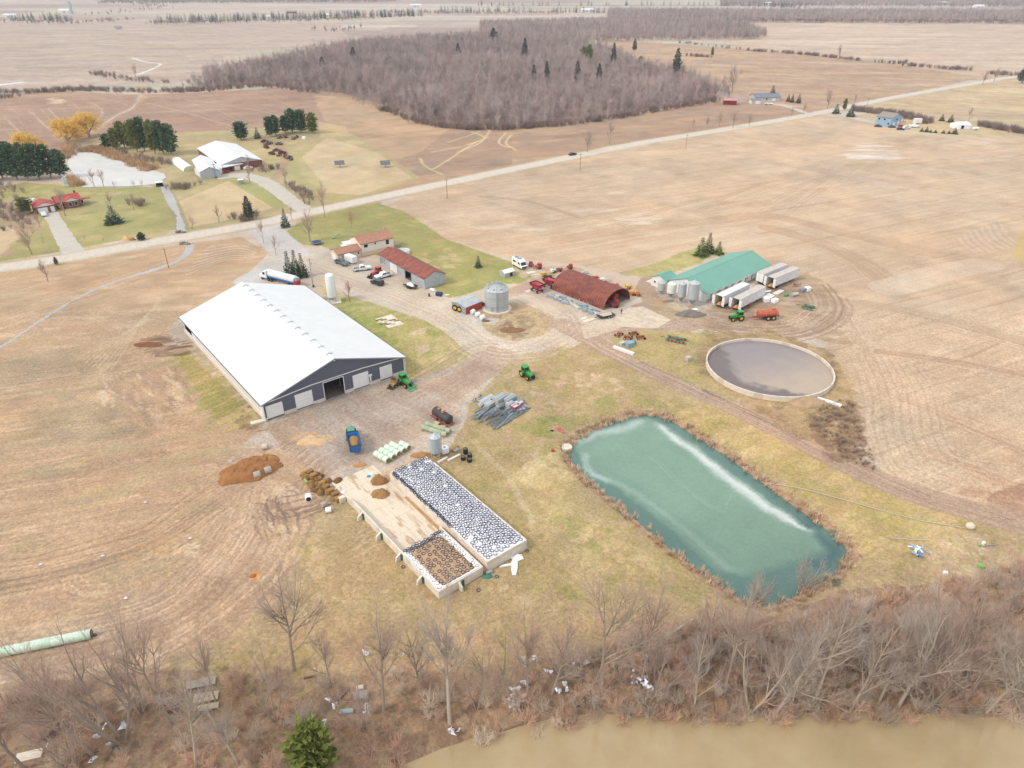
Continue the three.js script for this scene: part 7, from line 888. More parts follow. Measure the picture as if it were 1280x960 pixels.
pole(857, 186, 8, 'wooden utility pole on the field side of the straight road'); pole(1083, 136.5, 8, 'wooden utility pole past the crossroads');
// windmill, culverts, garden things of the west house
{ const o = thing('windmill', 'small pale blue garden windmill by the iced pond', 'windmill', at(84, 233.5)); const A = []; for (const [x, z] of [[-0.8, -0.8], [0.8, -0.8], [0.8, 0.8], [-0.8, 0.8]]) A.push(beam([x, 0, z], [x * 0.25, 4.2, z * 0.25], 0.14, 0.14)); A.push(box(0.9, 0.8, 0.9, 0, 1.4), box(0.6, 0.6, 0.6, 0, 2.8)); mesh('tower', A, mt(0x9db4b8, 0.7), o); mesh('head', box(0.7, 0.6, 0.6, 0, 4.2), mt(0x8aa0a8, 0.7), o); for (let k = 0; k < 4; k++) mesh('blade', box(0.5, 1.5, 0.06, 0, 0.1).rotateZ(k * 1.57 + 0.5).translate(0, 4.5, 0.4), mt(0xb8ccd4, 0.6), o); }
{ const g = thing('garden_trailer', 'white caravan behind the red-roofed house garage', 'caravan', at(36, 256), 0.15); mesh('body', rbox(6, 2.2, 2.3, 0.3, 0, 0.4), M.white, g); mesh('window', box(0.7, 0.6, 2.36, 2, 1.4), M.glass, g); for (const z of [-1.1, 1.1]) wheelInto(g, 0.33, 0.22, 0, z); }
for (const [l, u, v] of [['stone culvert headwall where the creek leaves the road', 231, 305.5], ['stone culvert headwall on the lawn side of the road', 226, 291]]) { const q = rng(u), o = thing('culvert', l, 'culvert', at(u, v)); for (let i = 0; i < 9; i++) mesh('stone', cached('st' + i % 3, () => new THREE.DodecahedronGeometry(0.45, 0)), mt([0x8f8a86, 0x77726e, 0xa39d96][i % 3], 0.95), o).position.set(-1.6 + (i % 5) * 0.8, 0.25 + (i / 5 | 0) * 0.5, (q() - 0.5) * 0.5); }
single('straw_bush', heap(1.6, 1.1, 1.5, 71, 18, 0.3).translate(...at(158, 300).toArray()), mt(0xd6b483, 1, 0, GR), 'clump of dead pampas grass by the road', 'grass'); single('straw_bush', heap(1.1, 0.9, 1.0, 72, 16, 0.3).translate(...at(166, 300).toArray()), mt(0x9b7457, 1, 0, GR), 'brown dead shrub beside the pampas clump', 'shrub');
// wrecks and idle gear in the pasture
{ const q = rng(19), L = [[331, 178], [334, 181], [338, 180], [333, 185], [349, 181], [350, 173], [357, 172], [367, 174], [371, 172], [340, 193], [346, 189], [349, 195], [357, 196], [361, 198], [364, 200], [353, 192]]; L.forEach(([u, v], i) => { const o = thing('scrap_vehicle', i % 3 === 0 ? 'dark red rusting wreck in the pasture by the pines' : i % 3 === 1 ? 'grey rusting wreck in the pasture by the pines' : 'brown rusting implement in the pasture by the pines', 'wreck', at(u, v), q() * 3, ['red wrecks in the pasture', 'grey wrecks in the pasture', 'rusting implements in the pasture'][i % 3]); const m = [mt(0x6d3a3a, 0.9, 0, GR), mt(0x6f6a6e, 0.9, 0, GR), mt(0x6a4c40, 0.9, 0, GR)][i % 3]; if (i % 3 === 2) mesh('frame', [box(3, 0.3, 1.4, 0, 0.5), beam([-1.5, 0.6, 0], [-2.8, 0.4, 0], 0.15, 0.15), box(0.8, 0.6, 1, 0.4, 0.8)], m, o); else { mesh('body', across(plate([[-2.2, 0.4], [2.2, 0.4], [2.2, 0.95], [1, 1.05], [0.5, 1.55], [-1, 1.55], [-1.2, 1.05], [-2.2, 1]], 1.7, [], 0.05), 1.7), m, o); glassOn(o, [[0.75, 1.1], [0.45, 1.45], [-0.9, 1.45], [-1, 1.1]], 1.82); } for (const x of [-1.2, 1.2]) for (const z of [-0.8, 0.8]) wheelInto(o, 0.36, 0.22, x, z, m); }); single('white_tank', rbox(2, 1.5, 1.5, 0.2).translate(...at(380, 174).toArray()), M.plastic, 'white cube tank among the pasture wrecks', 'tank'); }
for (const [u, v, l] of [[425, 209, 'dark solar tracker in the pasture, nearer the drive'], [482, 209, 'dark solar tracker in the pasture, nearer the road']]) { const o = thing('solar_tracker', l, 'solar panel', at(u, v), 0.3); mesh('post', cyl(0.18, 0.14, 2.2, 8), M.steel, o); mesh('panel', box(5, 0.12, 3.2, 0, 2.2, 0, 0, 0, 0.5), mt(0x5f605f, 0.4), o); mesh('panel_frame', [box(5.1, 0.08, 0.08, 0, 2.2, 0)], M.galv, o); }
// carts at the blue house, boat, spools
{ const o = thing('boat_trailer', 'white boat on a trailer beside the blue house', 'boat'); mesh('hull', plate([[-2.8, 1.4], [2.6, 1.5], [2.0, 0.6], [-2.8, 0.6]], 1.6, [], 0.2).translate(0, 0, -0.8), M.white, o); mesh('cabin', box(1.6, 0.9, 1.4, -0.2, 1.5), M.white, o); mesh('frame', box(6, 0.15, 0.8, 0.4, 0.45), M.blue, o); for (const z of [-0.8, 0.8]) wheelInto(o, 0.33, 0.2, -0.8, z); place(o, 1136, 159, 1148, 159.6); const b = thing('box_trailer', 'white box trailer behind the boat', 'trailer', at(1146, 155), 0.1); mesh('body', rbox(4.8, 2.8, 2.4, 0.08, 0, 0.6), M.white, b); for (const z of [-1.1, 1.1]) wheelInto(b, 0.4, 0.25, 0, z); const s = thing('play_dome', 'round climbing frame behind the blue house', 'climbing frame', at(1127, 152.5)); mesh('hoop', [0, 1, 2, 3].map((k) => new THREE.TorusGeometry(2.4, 0.1, 5, 20, Math.PI).rotateY(k * 0.785)), M.wood, s); mesh('base_ring', new THREE.TorusGeometry(2.4, 0.1, 5, 24).rotateX(Math.PI / 2).translate(0, 0.1, 0), M.wood, s); const w = thing('utility_cart', 'white cart beside the tent shed', 'cart', at(1219, 162.5), 0.2); mesh('body', rbox(3.6, 1.2, 1.8, 0.2, 0, 0.5), M.plastic, w); for (const z of [-0.8, 0.8]) wheelInto(w, 0.36, 0.22, 0, z); }
// --- person on the concrete apron
{
const J = { hip: [0, 0.92, 0], chest: [0, 1.32, 0.02], neck: [0, 1.5, 0.02], head: [0, 1.64, 0.03] }, caps = [[J.hip, J.chest, 0.155, 0.17], [J.chest, J.neck, 0.13, 0.06], [J.neck, J.head, 0.065, 0.1], [J.head, [0, 1.72, 0.02], 0.1, 0.09], [[0, 1.62, 0.1], [0, 1.6, 0.14], 0.03, 0.015]];
for (const s of [-1, 1]) { caps.push([[0.09 * s, 0.9, 0], [0.1 * s, 0.5, 0.02 + 0.04 * s], 0.1, 0.07], [[0.1 * s, 0.5, 0.02 + 0.04 * s], [0.1 * s, 0.08, 0.08 * s], 0.065, 0.045], [[0.1 * s, 0.05, 0.08 * s - 0.04], [0.11 * s, 0.04, 0.08 * s + 0.16], 0.045, 0.035], [[0.19 * s, 1.42, 0.01], [0.27 * s, 1.12, -0.02], 0.065, 0.05], [[0.27 * s, 1.12, -0.02], [0.26 * s, 0.86, 0.1], 0.045, 0.032], [[0.26 * s, 0.86, 0.1], [0.255 * s, 0.77, 0.13], 0.036, 0.03], [[0.1 * s, 1.42, 0.01], [0.19 * s, 1.42, 0.01], 0.09, 0.07]); for (let f = 0; f < 5; f++) caps.push([[0.255 * s, 0.77, 0.13], [(0.235 + f * 0.008) * s, f === 4 ? 0.74 : 0.69, 0.13 + (f === 4 ? 0.05 : f * 0.012 - 0.01)], 0.012, 0.009]); }
const n = 72, mc = new MarchingCubes(n, M.navy, false, false, 60000); mc.isolation = 0; const sz = 1.9, sd = (p) => { let d = 9; for (const [a, b, ra, rb] of caps) { const ab = [b[0] - a[0], b[1] - a[1], b[2] - a[2]], ap = [p[0] - a[0], p[1] - a[1], p[2] - a[2]], t = clamp((ab[0] * ap[0] + ab[1] * ap[1] + ab[2] * ap[2]) / (ab[0] ** 2 + ab[1] ** 2 + ab[2] ** 2)); const q = Math.hypot(ap[0] - ab[0] * t, ap[1] - ab[1] * t, ap[2] - ab[2] * t) - lerp(ra, rb, t); const k = 0.03, h = clamp(0.5 + 0.5 * (d - q) / k); d = lerp(d, q, h) - k * h * (1 - h); } return d; };
for (let z = 0; z < n; z++) for (let y = 0; y < n; y++) for (let x = 0; x < n; x++) mc.field[x + y * n + z * n * n] = -sd([(x / n * 2 - 1) * sz / 2, (y / n * 2 - 1) * sz / 2 + 0.92, (z / n * 2 - 1) * sz / 2]); mc.update();
const cnt = mc.count, P = new Float32Array(cnt * 3), C = new Float32Array(cnt * 3); for (let i = 0; i < cnt; i++) { const x = mc.positionArray[i * 3] * sz / 2, y = mc.positionArray[i * 3 + 1] * sz / 2 + 0.92, z = mc.positionArray[i * 3 + 2] * sz / 2; P.set([x, y, z], i * 3); const hand = Math.abs(x) > 0.2 && y < 0.83, skin = (y > 1.5 && y < 1.68) || hand; C.set(skin ? [0.42, 0.26, 0.2] : y > 1.68 ? [0.06, 0.04, 0.03] : y > 0.93 ? [0.09, 0.075, 0.075] : y > 0.1 ? [0.07, 0.08, 0.11] : [0.04, 0.035, 0.03], i * 3); }
const g = new THREE.BufferGeometry(); g.setAttribute('position', new THREE.BufferAttribute(P, 3)); g.setAttribute('color', new THREE.BufferAttribute(C, 3)); g.computeVertexNormals(); const pm = mesh('person', g, new THREE.MeshStandardMaterial({ vertexColors: true, roughness: 0.9 })); pm.position.copy(at(776.5, 392.5)).setY(0.04); pm.rotation.y = 0.6; tag(pm, 'person in dark clothes standing on the pale concrete apron', 'person');
}
// ------------------------------------------------ pond side and river bank odds and ends
{ const o = thing('well_ring', 'round concrete well with lid at the pond corner', 'well', gnd(708.5, 561)); mesh('ring', lathe([[1.15, -0.6], [1.15, 0.5], [0.95, 0.5], [0.95, 0.2]], 24), M.concrete, o); mesh('lid', cyl(1.1, 1.1, 0.1, 24, 0, 0.5), M.concreteWhite, o); }
{ const o = thing('kayak', 'pale red kayak lying on the pond bank', 'kayak'); mesh('hull', new THREE.SphereGeometry(1, 16, 8).scale(1.5, 0.22, 0.36).translate(0, 0.22, 0), mt(0xc0595c, 0.5), o); mesh('cockpit', new THREE.TorusGeometry(0.34, 0.05, 5, 14).rotateX(Math.PI / 2).scale(1.4, 1, 0.7).translate(0, 0.42, 0), M.darkMetal, o); place(o, 695, 534.5, 704.5, 541.5); }
single('red_can', rbox(0.7, 0.45, 0.5, 0.1).translate(...gnd(691, 564).toArray()), M.red, 'small red can beside the concrete well', 'can'); single('dark_sack', heap(0.5, 0.3, 0.25, 73, 10).translate(...gnd(690, 538.5).toArray()), M.black, 'small dark sack near the kayak', 'sack');
{ const P = [[958, 604], [1000, 611], [1050, 624], [1100, 638], [1150, 651], [1190, 658], [1214, 662]].map(([u, v]) => gnd(u, v, 0.12)); single('hose_pipe', new THREE.TubeGeometry(new THREE.CatmullRomCurve3(P), 60, 0.07, 6), mt(0xb9b2ac, 0.7), 'long grey pipe running from the pond across the grass', 'pipe'); single('boulder', new THREE.IcosahedronGeometry(0.75, 1).scale(1.1, 0.9, 1).translate(...gnd(1212, 660, 0.45).toArray()), mt(0xd3c9bc, 0.9, 0, GR), 'pale boulder at the end of the grey pipe', 'boulder'); const P2 = [[1112, 673], [1140, 675], [1162, 676]].map(([u, v]) => gnd(u, v, 0.1)); single('pipe', new THREE.TubeGeometry(new THREE.CatmullRomCurve3(P2), 20, 0.08, 6), mt(0xb3b0b0, 0.7), 'short grey pipe above the blue-white debris', 'pipe'); const P3 = [[1226, 684], [1246, 682]].map(([u, v]) => gnd(u, v, 0.3)); single('pipe', bar(P3[0].toArray(), P3[1].toArray(), 0.08), M.galvDull, 'grey rail beside the green post', 'pipe'); single('pole_log', bar(gnd(822, 804, 0.3).toArray(), gnd(866, 777, 0.5).toArray(), 0.14, 7), mt(0xc2bcb4, 0.9), 'long pale pole lying at the wood edge by the pond', 'log'); }
{ const q = rng(66), jm = [mt(0x8fa6c4, 0.6), M.plastic, M.galvDull, mt(0x5d7fae, 0.6)]; for (let i = 0; i < 14; i++) { const p = gnd(1139 + q() * 18, 684 + q() * 12), b = mesh('debris_strip', cached('ds' + i % 4, () => box(rr(q, 1, 2), 0.1, 0.3, 0, 0, 0, 0, (q() - 0.5) * 0.5)), jm[i % 4]); b.position.copy(p).setY(p.y + 0.1 + q() * 0.3); b.rotation.y = q() * 6; tag(b, 'blue or white strip in the debris heap by the short pipe', 'debris', 'strips in the debris heap'); } for (const [u, v, w, l, m] of [[1181, 718, 0.8, 'white barrel lid among the brush', M.plastic], [1225, 710, 0.9, 'bright green crate lying near the brush', mt(0x5fae4a, 0.6)], [1224, 682, 0.35, 'green post at the debris corner', mt(0x6aa85a, 0.6)], [1229, 680, 0.6, 'white bag beside the green post', M.plastic]]) single('litter', rbox(w, w * 0.8, w * 0.8, w * 0.15).rotateY(u).translate(...gnd(u, v).toArray()), m, l, 'litter'); }
// white plastic wisps caught in the brush
{ const q = rng(91), wm = mt(0xd8d9e2, 0.5, 0, { key: 'ds', side: THREE.DoubleSide }); const wisp = (s) => { const r = rng(s), P = [], I = []; let x = 0, y = 0, z = 0, w; const n = 9; for (let i = 0; i <= n; i++) { w = 0.16 * (0.5 + r()); const t = r() * 3; P.push(x + Math.cos(t) * w, y + 0.1 * r(), z + Math.sin(t) * w, x - Math.cos(t) * w, y - 0.1 * r(), z - Math.sin(t) * w); x += (r() - 0.5) * 0.5; y += (r() - 0.35) * 0.35; z += (r() - 0.5) * 0.4; if (i) { const b = i * 2; I.push(b - 2, b - 1, b, b, b - 1, b + 1); } } const g = new THREE.BufferGeometry(); g.setAttribute('position', new THREE.Float32BufferAttribute(P, 3)); g.setIndex(I); g.computeVertexNormals(); return g; };
const spots = [[655, 858], [650, 865], [657, 874], [650, 884], [636, 880], [648, 890], [640, 888], [565, 915], [570, 920], [568, 926], [698, 868], [704, 862], [708, 860], [790, 850], [792, 858], [808, 852], [812, 870], [812, 868], [805, 862], [670, 832], [656, 834], [504, 822], [456, 815], [478, 812], [412, 880], [406, 905], [728, 836], [718, 838], [420, 888], [690, 846], [126, 925], [133, 918], [122, 950], [140, 940], [155, 912], [62, 936], [282, 920], [455, 892]]; spots.forEach(([u, v], i) => { const o = single('plastic_wisp', cached('wi' + i % 7, () => wisp(300 + i)), wm, 'shred of white plastic caught in the bank brush', 'plastic', 'white plastic shreds in the brush'); o.position.copy(gnd(u, v, 0.35 + q() * 0.7)); o.rotation.y = q() * 6; o.scale.setScalar(rr(q, 0.8, 1.9)); });
for (const [u, v, l] of [[160, 749, 'shred of white plastic on the bare field'], [240, 674, 'curl of white plastic by the wheel ruts'], [53, 707, 'white scrap lying on the stubble rows'], [184, 629, 'pale scrap west of the manure heap'], [131, 696, 'small white scrap on the stubble']]) { const o = single('plastic_wisp', cached('wi2', () => wisp(300)), wm, l, 'plastic'); o.position.copy(gnd(u, v, 0.08)); o.scale.set(1.1, 0.4, 1.1); } }
// long wrapped bale row
{ const A = gnd(-60, 832), B = gnd(116, 796), o = thing('bale_tube', 'long mint-green wrapped row of bales lying on the field', 'bale tube', A, heading(A, B)), L = A.distanceTo(B), n = Math.round(L / 1.3), q = rng(4), mm = mt(0xc8dccc, 0.5, 0, SG); for (let i = 0; i < n; i++) { const x0 = i * L / n, x1 = (i + 1) * L / n, r = 0.72 + q() * 0.04; mesh('wrap_segment', lathe([[r - 0.05, x0], [r, x0 + 0.2], [r + 0.01, (x0 + x1) / 2], [r, x1 - 0.2], [r - 0.05, x1]], 20).rotateZ(-Math.PI / 2).translate(0, 0.68, 0), i % 4 === 1 ? mt(0xbad4c0, 0.5, 0, SG) : mm, o); } mesh('bale_end', cyl(0.67, 0.67, 0.06, 18, L - 0.02, 0.68, 0, 'x'), mt(0x5d4636, 1, 0, GR), o); mesh('bale_end', cyl(0.67, 0.67, 0.06, 18, 0.02, 0.68, 0, 'x'), mt(0x5d4636, 1, 0, GR), o); single('dark_scrap', heap(0.4, 0.3, 0.3, 75, 8).translate(...gnd(119, 794).toArray()), M.black, 'dark scrap at the end of the long bale row', 'scrap'); }
// dumped timber and boxes on the bank
for (const [n, l, c, w, h, d, u, v, t, m] of [['timber_crate', 'grey timber frame with slats, uppermost of the dumped crates', 'crate', 3.8, 0.5, 1.3, 252, 856, 0.25, M.woodGrey], ['timber_crate', 'pale timber panel below the slatted frame', 'crate', 3.2, 0.4, 1.4, 258, 873, 0.2, mt(0xbfb09a, 0.9, 0, ST)], ['timber_crate', 'short pale timber box, lowest of the dumped crates', 'crate', 2.6, 0.5, 0.9, 261, 886, 0.25, mt(0xc9b9a0, 0.9, 0, ST)], ['white_sheet', 'white board dumped among trunks on the bank', 'board', 3.0, 0.25, 1.3, 37, 945, 0.3, M.concreteWhite], ['old_cabinet', 'grey cabinet lying in the leaf litter', 'cabinet', 1.9, 0.7, 1.3, 452, 872, 0.1, mt(0x8f8a8a, 0.7, 0, GR)], ['old_cabinet', 'pale lid behind the grey cabinet', 'cabinet', 1.0, 0.4, 0.7, 450, 861, 0.2, M.concrete], ['rusty_tank', 'rusty brown box beside the timber crates', 'box', 1.5, 0.7, 1.0, 216, 886, 0.9, mt(0x7d564c, 0.9, 0, GR)], ['blue_scrap', 'blue-grey scrap sheet in the leaf litter', 'scrap', 1.9, 0.3, 0.7, 433, 890, 0.1, mt(0x8a9a9c, 0.6)], ['rusty_tank', 'brown metal sheet behind the rusty box', 'sheet', 1.2, 0.4, 0.9, 205, 880, 0.3, mt(0x8a6a60, 0.9, 0, GR)]]) { const o = thing(n, l, c, gnd(u, v), t); if (n === 'timber_crate') { for (let i = 0; i < 4; i++) mesh('plank', box(w, 0.09, d / 4 - 0.03, 0, h - 0.1, -d / 2 + (i + 0.5) * d / 4), m, o); for (const x of [-w / 2 + 0.1, 0, w / 2 - 0.1]) mesh('bearer', box(0.14, h - 0.1, d, x, 0, 0), m, o); } else { mesh('casing', rbox(w, h, d, 0.06), m, o); mesh('rim', box(w * 0.9, 0.05, 0.08, 0, h, d * 0.3), m, o); } }
for (const [u0, v0, u1, v1, r, l] of [[422, 876, 436, 862, 0.2, 'dark log lying in the leaf litter'], [600, 925, 660, 905, 0.12, 'thin fallen trunk along the muddy bank'], [380, 848, 392, 846, 0.16, 'pale cut log under the big bare tree']]) single('log', bar(gnd(u0, v0, r).toArray(), gnd(u1, v1, r).toArray(), r, 8), barkM(), l, 'log'); function barkM() { return mt(0x7d6a5a, 0.95, 0, ST); }
// ---------------------------------------------------------------- vegetation
class Tubes {
constructor() { this.p = []; this.i = []; }
tube(a, b, ra, rb, n) {
const d = b.clone().sub(a).normalize(), u = Math.abs(d.y) > 0.9 ? new THREE.Vector3(1, 0, 0) : new THREE.Vector3(0, 1, 0), x = u.cross(d).normalize(), y = d.clone().cross(x), s = this.p.length / 3;
for (const [c, r] of [[a, ra], [b, rb]]) for (let k = 0; k < n; k++) { const t = k / n * 6.2832, cs = Math.cos(t) * r, sn = Math.sin(t) * r; this.p.push(c.x + x.x * cs + y.x * sn, c.y + x.y * cs + y.y * sn, c.z + x.z * cs + y.z * sn); }
for (let k = 0; k < n; k++) { const k1 = (k + 1) % n; this.i.push(s + k, s + k1, s + n + k, s + k1, s + n + k1, s + n + k); }
}
geo() { const g = new THREE.BufferGeometry(); g.setAttribute('position', new THREE.Float32BufferAttribute(this.p, 3)); g.setIndex(this.i); g.computeVertexNormals(); return g; }
}
const UPV = new THREE.Vector3(0, 1, 0);
function rv(r, s = 1) { return new THREE.Vector3(r() - 0.5, r() - 0.5, r() - 0.5).multiplyScalar(2 * s); }
// o: h, r (trunk radius), kids per level, len ratio per level, spread per level, up (phototropism), droop
function bareTree(seed, o) {
const q = rng(seed), wood = new Tubes(), twig = new Tubes(), L = o.kids.length;
function grow(p, d, len, rad, lv) {
const segs = lv === 0 ? 5 : lv < 3 ? 3 : 1 + (lv < L ? 1 : 0), out = lv <= (o.woodLv ?? 1) ? wood : twig, n = lv === 0 ? 7 : lv === 1 ? 5 : 3, rEnd = lv === L ? rad * 0.5 : rad * (lv === 0 ? 0.35 : 0.4);
let a = p.clone(), dir = d.clone(), nodes = [];
for (let s = 0; s < segs; s++) {
dir.add(rv(q, o.wander * (lv === 0 ? 0.5 : 1))).addScaledVector(UPV, lv === 0 ? 0.1 : (o.up ?? 0.12)).normalize(); if (o.droop && lv >= o.droop) dir.y -= 0.55, dir.normalize();
const b = a.clone().addScaledVector(dir, len / segs), r0 = lerp(rad, rEnd, s / segs), r1 = lerp(rad, rEnd, (s + 1) / segs); out.tube(a, b, r0, r1, n); nodes.push([b, dir.clone(), r1, (s + 1) / segs]); a = b;
}
if (lv >= L) return;
const kids = o.kids[lv];
for (let k = 0; k < kids; k++) {
const t = lv === 0 ? rr(q, o.bare ?? 0.3, 1) : rr(q, 0.2, 1), i = Math.min(segs - 1, t * segs | 0), prev = i ? nodes[i - 1][0] : p, pos = prev.clone().lerp(nodes[i][0], t * segs - i), base = nodes[i][1], r1 = nodes[i][2];
const side = rv(q).cross(base).normalize(), sp = o.spread[lv] * rr(q, 0.6, 1.25), nd = base.clone().multiplyScalar(Math.cos(sp)).addScaledVector(side, Math.sin(sp)).normalize();
grow(pos, nd, len * o.ratio[lv] * rr(q, 0.65, 1.15) * (lv === 0 ? lerp(1.15, 0.6, t) : 1), Math.min(r1 * 0.9, rad * (o.thin ?? 0.5) * rr(q, 0.7, 1.1)), lv + 1);
}
if (lv > 0 || o.top) grow(a, dir, len * 0.4, rEnd, Math.min(L, lv + 1));
}
const stems = o.stems || 1;
for (let s = 0; s < stems; s++) { const an = s / stems * 6.28 + q(), ln = stems > 1 ? rr(q, 0.15, 0.6) : (o.lean || 0); grow(new THREE.Vector3(stems > 1 ? Math.cos(an) * o.r * 2 : 0, -0.2, stems > 1 ? Math.sin(an) * o.r * 2 : 0), new THREE.Vector3(Math.cos(an) * ln, 1, Math.sin(an) * ln).normalize(), o.h * (o.trunk ?? 0.62) * rr(q, 0.85, 1.1), o.r, 0); }
return [wood.geo(), twig.geo()];
}
// needle trees: whorls of boughs hung with small folded sprays
function conifer(seed, h, r, o = {}) {
const q = rng(seed), tk = new Tubes(), P = [], I = []; tk.tube(new THREE.Vector3(0, -0.2, 0), new THREE.Vector3(0, h * 0.9, 0), h * 0.022 + 0.04, 0.02, 6);
const spray = (c, d, L, w) => { const s = P.length / 3, side = rv(q).cross(d).normalize().multiplyScalar(w), m = c.clone().addScaledVector(d, L * 0.5); const e = c.clone().addScaledVector(d, L); m.y += L * 0.12; for (const v of [c, m.clone().add(side), e, m.clone().sub(side), m.clone().addScaledVector(UPV, -w * 0.7)]) P.push(v.x, v.y, v.z); I.push(s, s + 1, s + 4, s + 1, s + 2, s + 4, s + 2, s + 3, s + 4, s + 3, s, s + 4); };
const W = o.whorls || 13, b0 = o.bare ?? 0.06;
for (let k = 0; k < W; k++) {
const t = k / (W - 1), y = h * lerp(b0, 0.97, t), prof = o.round ? (o.round > 1 ? Math.sin(Math.PI * clamp(0.16 + t * 0.8)) ** 0.5 : Math.pow(1 - t * 0.97, 0.55) * (0.7 + 0.3 * Math.sin(Math.PI * t))) : 1 - t * 0.96, R = Math.max(0.12 * r, r * prof) * rr(q, 0.82, 1.15), nb = o.boughs || Math.max(5, Math.round(11 * (1 - t * 0.5))), ph = q() * 6;
for (let b = 0; b < nb; b++) {
const an = ph + b / nb * 6.283 + (q() - 0.5) * 0.5, d = new THREE.Vector3(Math.cos(an), (o.lift ?? -0.12) + t * 0.55 + (q() - 0.5) * 0.2, Math.sin(an)).normalize(), len = R * (o.round > 1 ? rr(q, 0.45, 1.2) : rr(q, 0.7, 1.12)), ns = o.sprays || 5;
tk.tube(new THREE.Vector3(0, y, 0), new THREE.Vector3(0, y, 0).addScaledVector(d, len * 0.85), 0.035 * h / 8, 0.008, 3);
for (let s = 0; s < ns; s++) { const f = rr(q, 0.25, 1), c = new THREE.Vector3(0, y, 0).addScaledVector(d, len * f * 0.85).add(rv(q, 0.1 * r)); spray(c, d.clone().add(rv(q, 0.75)).normalize(), rr(q, 0.25, 0.42) * Math.max(R, r * 0.35), rr(q, 0.07, 0.13) * Math.max(R, r * 0.4)); }
}
}
const g = new THREE.BufferGeometry(); g.setAttribute('position', new THREE.Float32BufferAttribute(P, 3)); g.setIndex(I); g.computeVertexNormals(); return [tk.geo(), g];
}
const barkMat = mt(0x978a7d, 0.95), barkPale = mt(0xaea191, 0.95), twigMat = mt(0xae978a, 0.95), twigRed = mt(0x9c7768, 0.95), twigGrey = mt(0xa89c93, 0.95), brushMat = mt(0x8f6f5e, 0.95);
const needle = mt(0x3a5236, 0.9, 0), needleBlue = mt(0x3c5a4c, 0.9), needleOlive = mt(0x6d7638, 0.9), needleDark = mt(0x3a4a38, 0.9), willowMat = mt(0xe8c262, 0.9), budMat = mt(0xb9806f, 0.95);
function plant(name, geos, mats2, pos, turn, scale, label, category, group) {
const o = thing(name, label, category, pos, turn, group); mesh('trunk', geos[0], mats2[0], o); mesh('crown', geos[1], mats2[1], o);
if (Array.isArray(scale)) o.scale.set(...scale); else o.scale.setScalar(scale); return o;
}
const tv = rng(404); let tvw = 1;
// kinds of bare tree
const KIND = {
big: (s) => bareTree(s, { h: 13, r: 0.16, kids: [11, 7, 6, 4], ratio: [0.62, 0.55, 0.5, 0.55], spread: [0.75, 0.7, 0.7, 0.7], wander: 0.16, bare: 0.28, top: true, woodLv: 2 }),
tall: (s) => bareTree(s, { h: 14, r: 0.14, kids: [11, 7, 5, 4], ratio: [0.46, 0.5, 0.5, 0.55], spread: [0.55, 0.6, 0.7, 0.7], wander: 0.1, bare: 0.3, top: true, woodLv: 1 }),
multi: (s) => bareTree(s, { h: 10, r: 0.08, stems: 4, kids: [6, 5, 5, 3], ratio: [0.5, 0.5, 0.5, 0.5], spread: [0.6, 0.65, 0.7, 0.7], wander: 0.14, bare: 0.25, top: true, woodLv: 1 }),
yard: (s) => bareTree(s, { h: 9, r: 0.2, thin: 0.55, kids: [9, 6, 6, 3], ratio: [0.6, 0.5, 0.5, 0.5], spread: [0.75, 0.65, 0.7, 0.7], wander: 0.12, bare: 0.25, top: true, woodLv: 1 }),
young: (s) => bareTree(s, { h: 5, r: 0.07, kids: [8, 5, 4], ratio: [0.45, 0.5, 0.5], spread: [0.6, 0.65, 0.7], wander: 0.12, bare: 0.25, top: true, woodLv: 1 }),
shrub: (s) => bareTree(s, { h: 3, r: 0.045, stems: 8, kids: [5, 5, 3], ratio: [0.55, 0.5, 0.5], spread: [0.6, 0.7, 0.8], wander: 0.2, bare: 0.15, top: true, woodLv: 0 }),
};
function bare(kind, u, v, hPx, label, group, mk = [barkMat, twigMat], name = 'bare_tree', variants = 3, cat = 'tree') {
const p = gnd(u, v), dist = Math.hypot(p.x, CAM_H, p.z), hm = hPx * dist / FOCAL / Math.cos(Math.atan2(CAM_H, Math.hypot(p.x, p.z))), base = { big: 13, tall: 14, multi: 10, yard: 9, young: 5, shrub: 3 }[kind], i = tv() * variants | 0;
return plant(name, cached(kind + i, () => KIND[kind](500 + i * 17 + kind.length)), mk, p, tv() * 6.28, hm / base, label, cat, group);
}
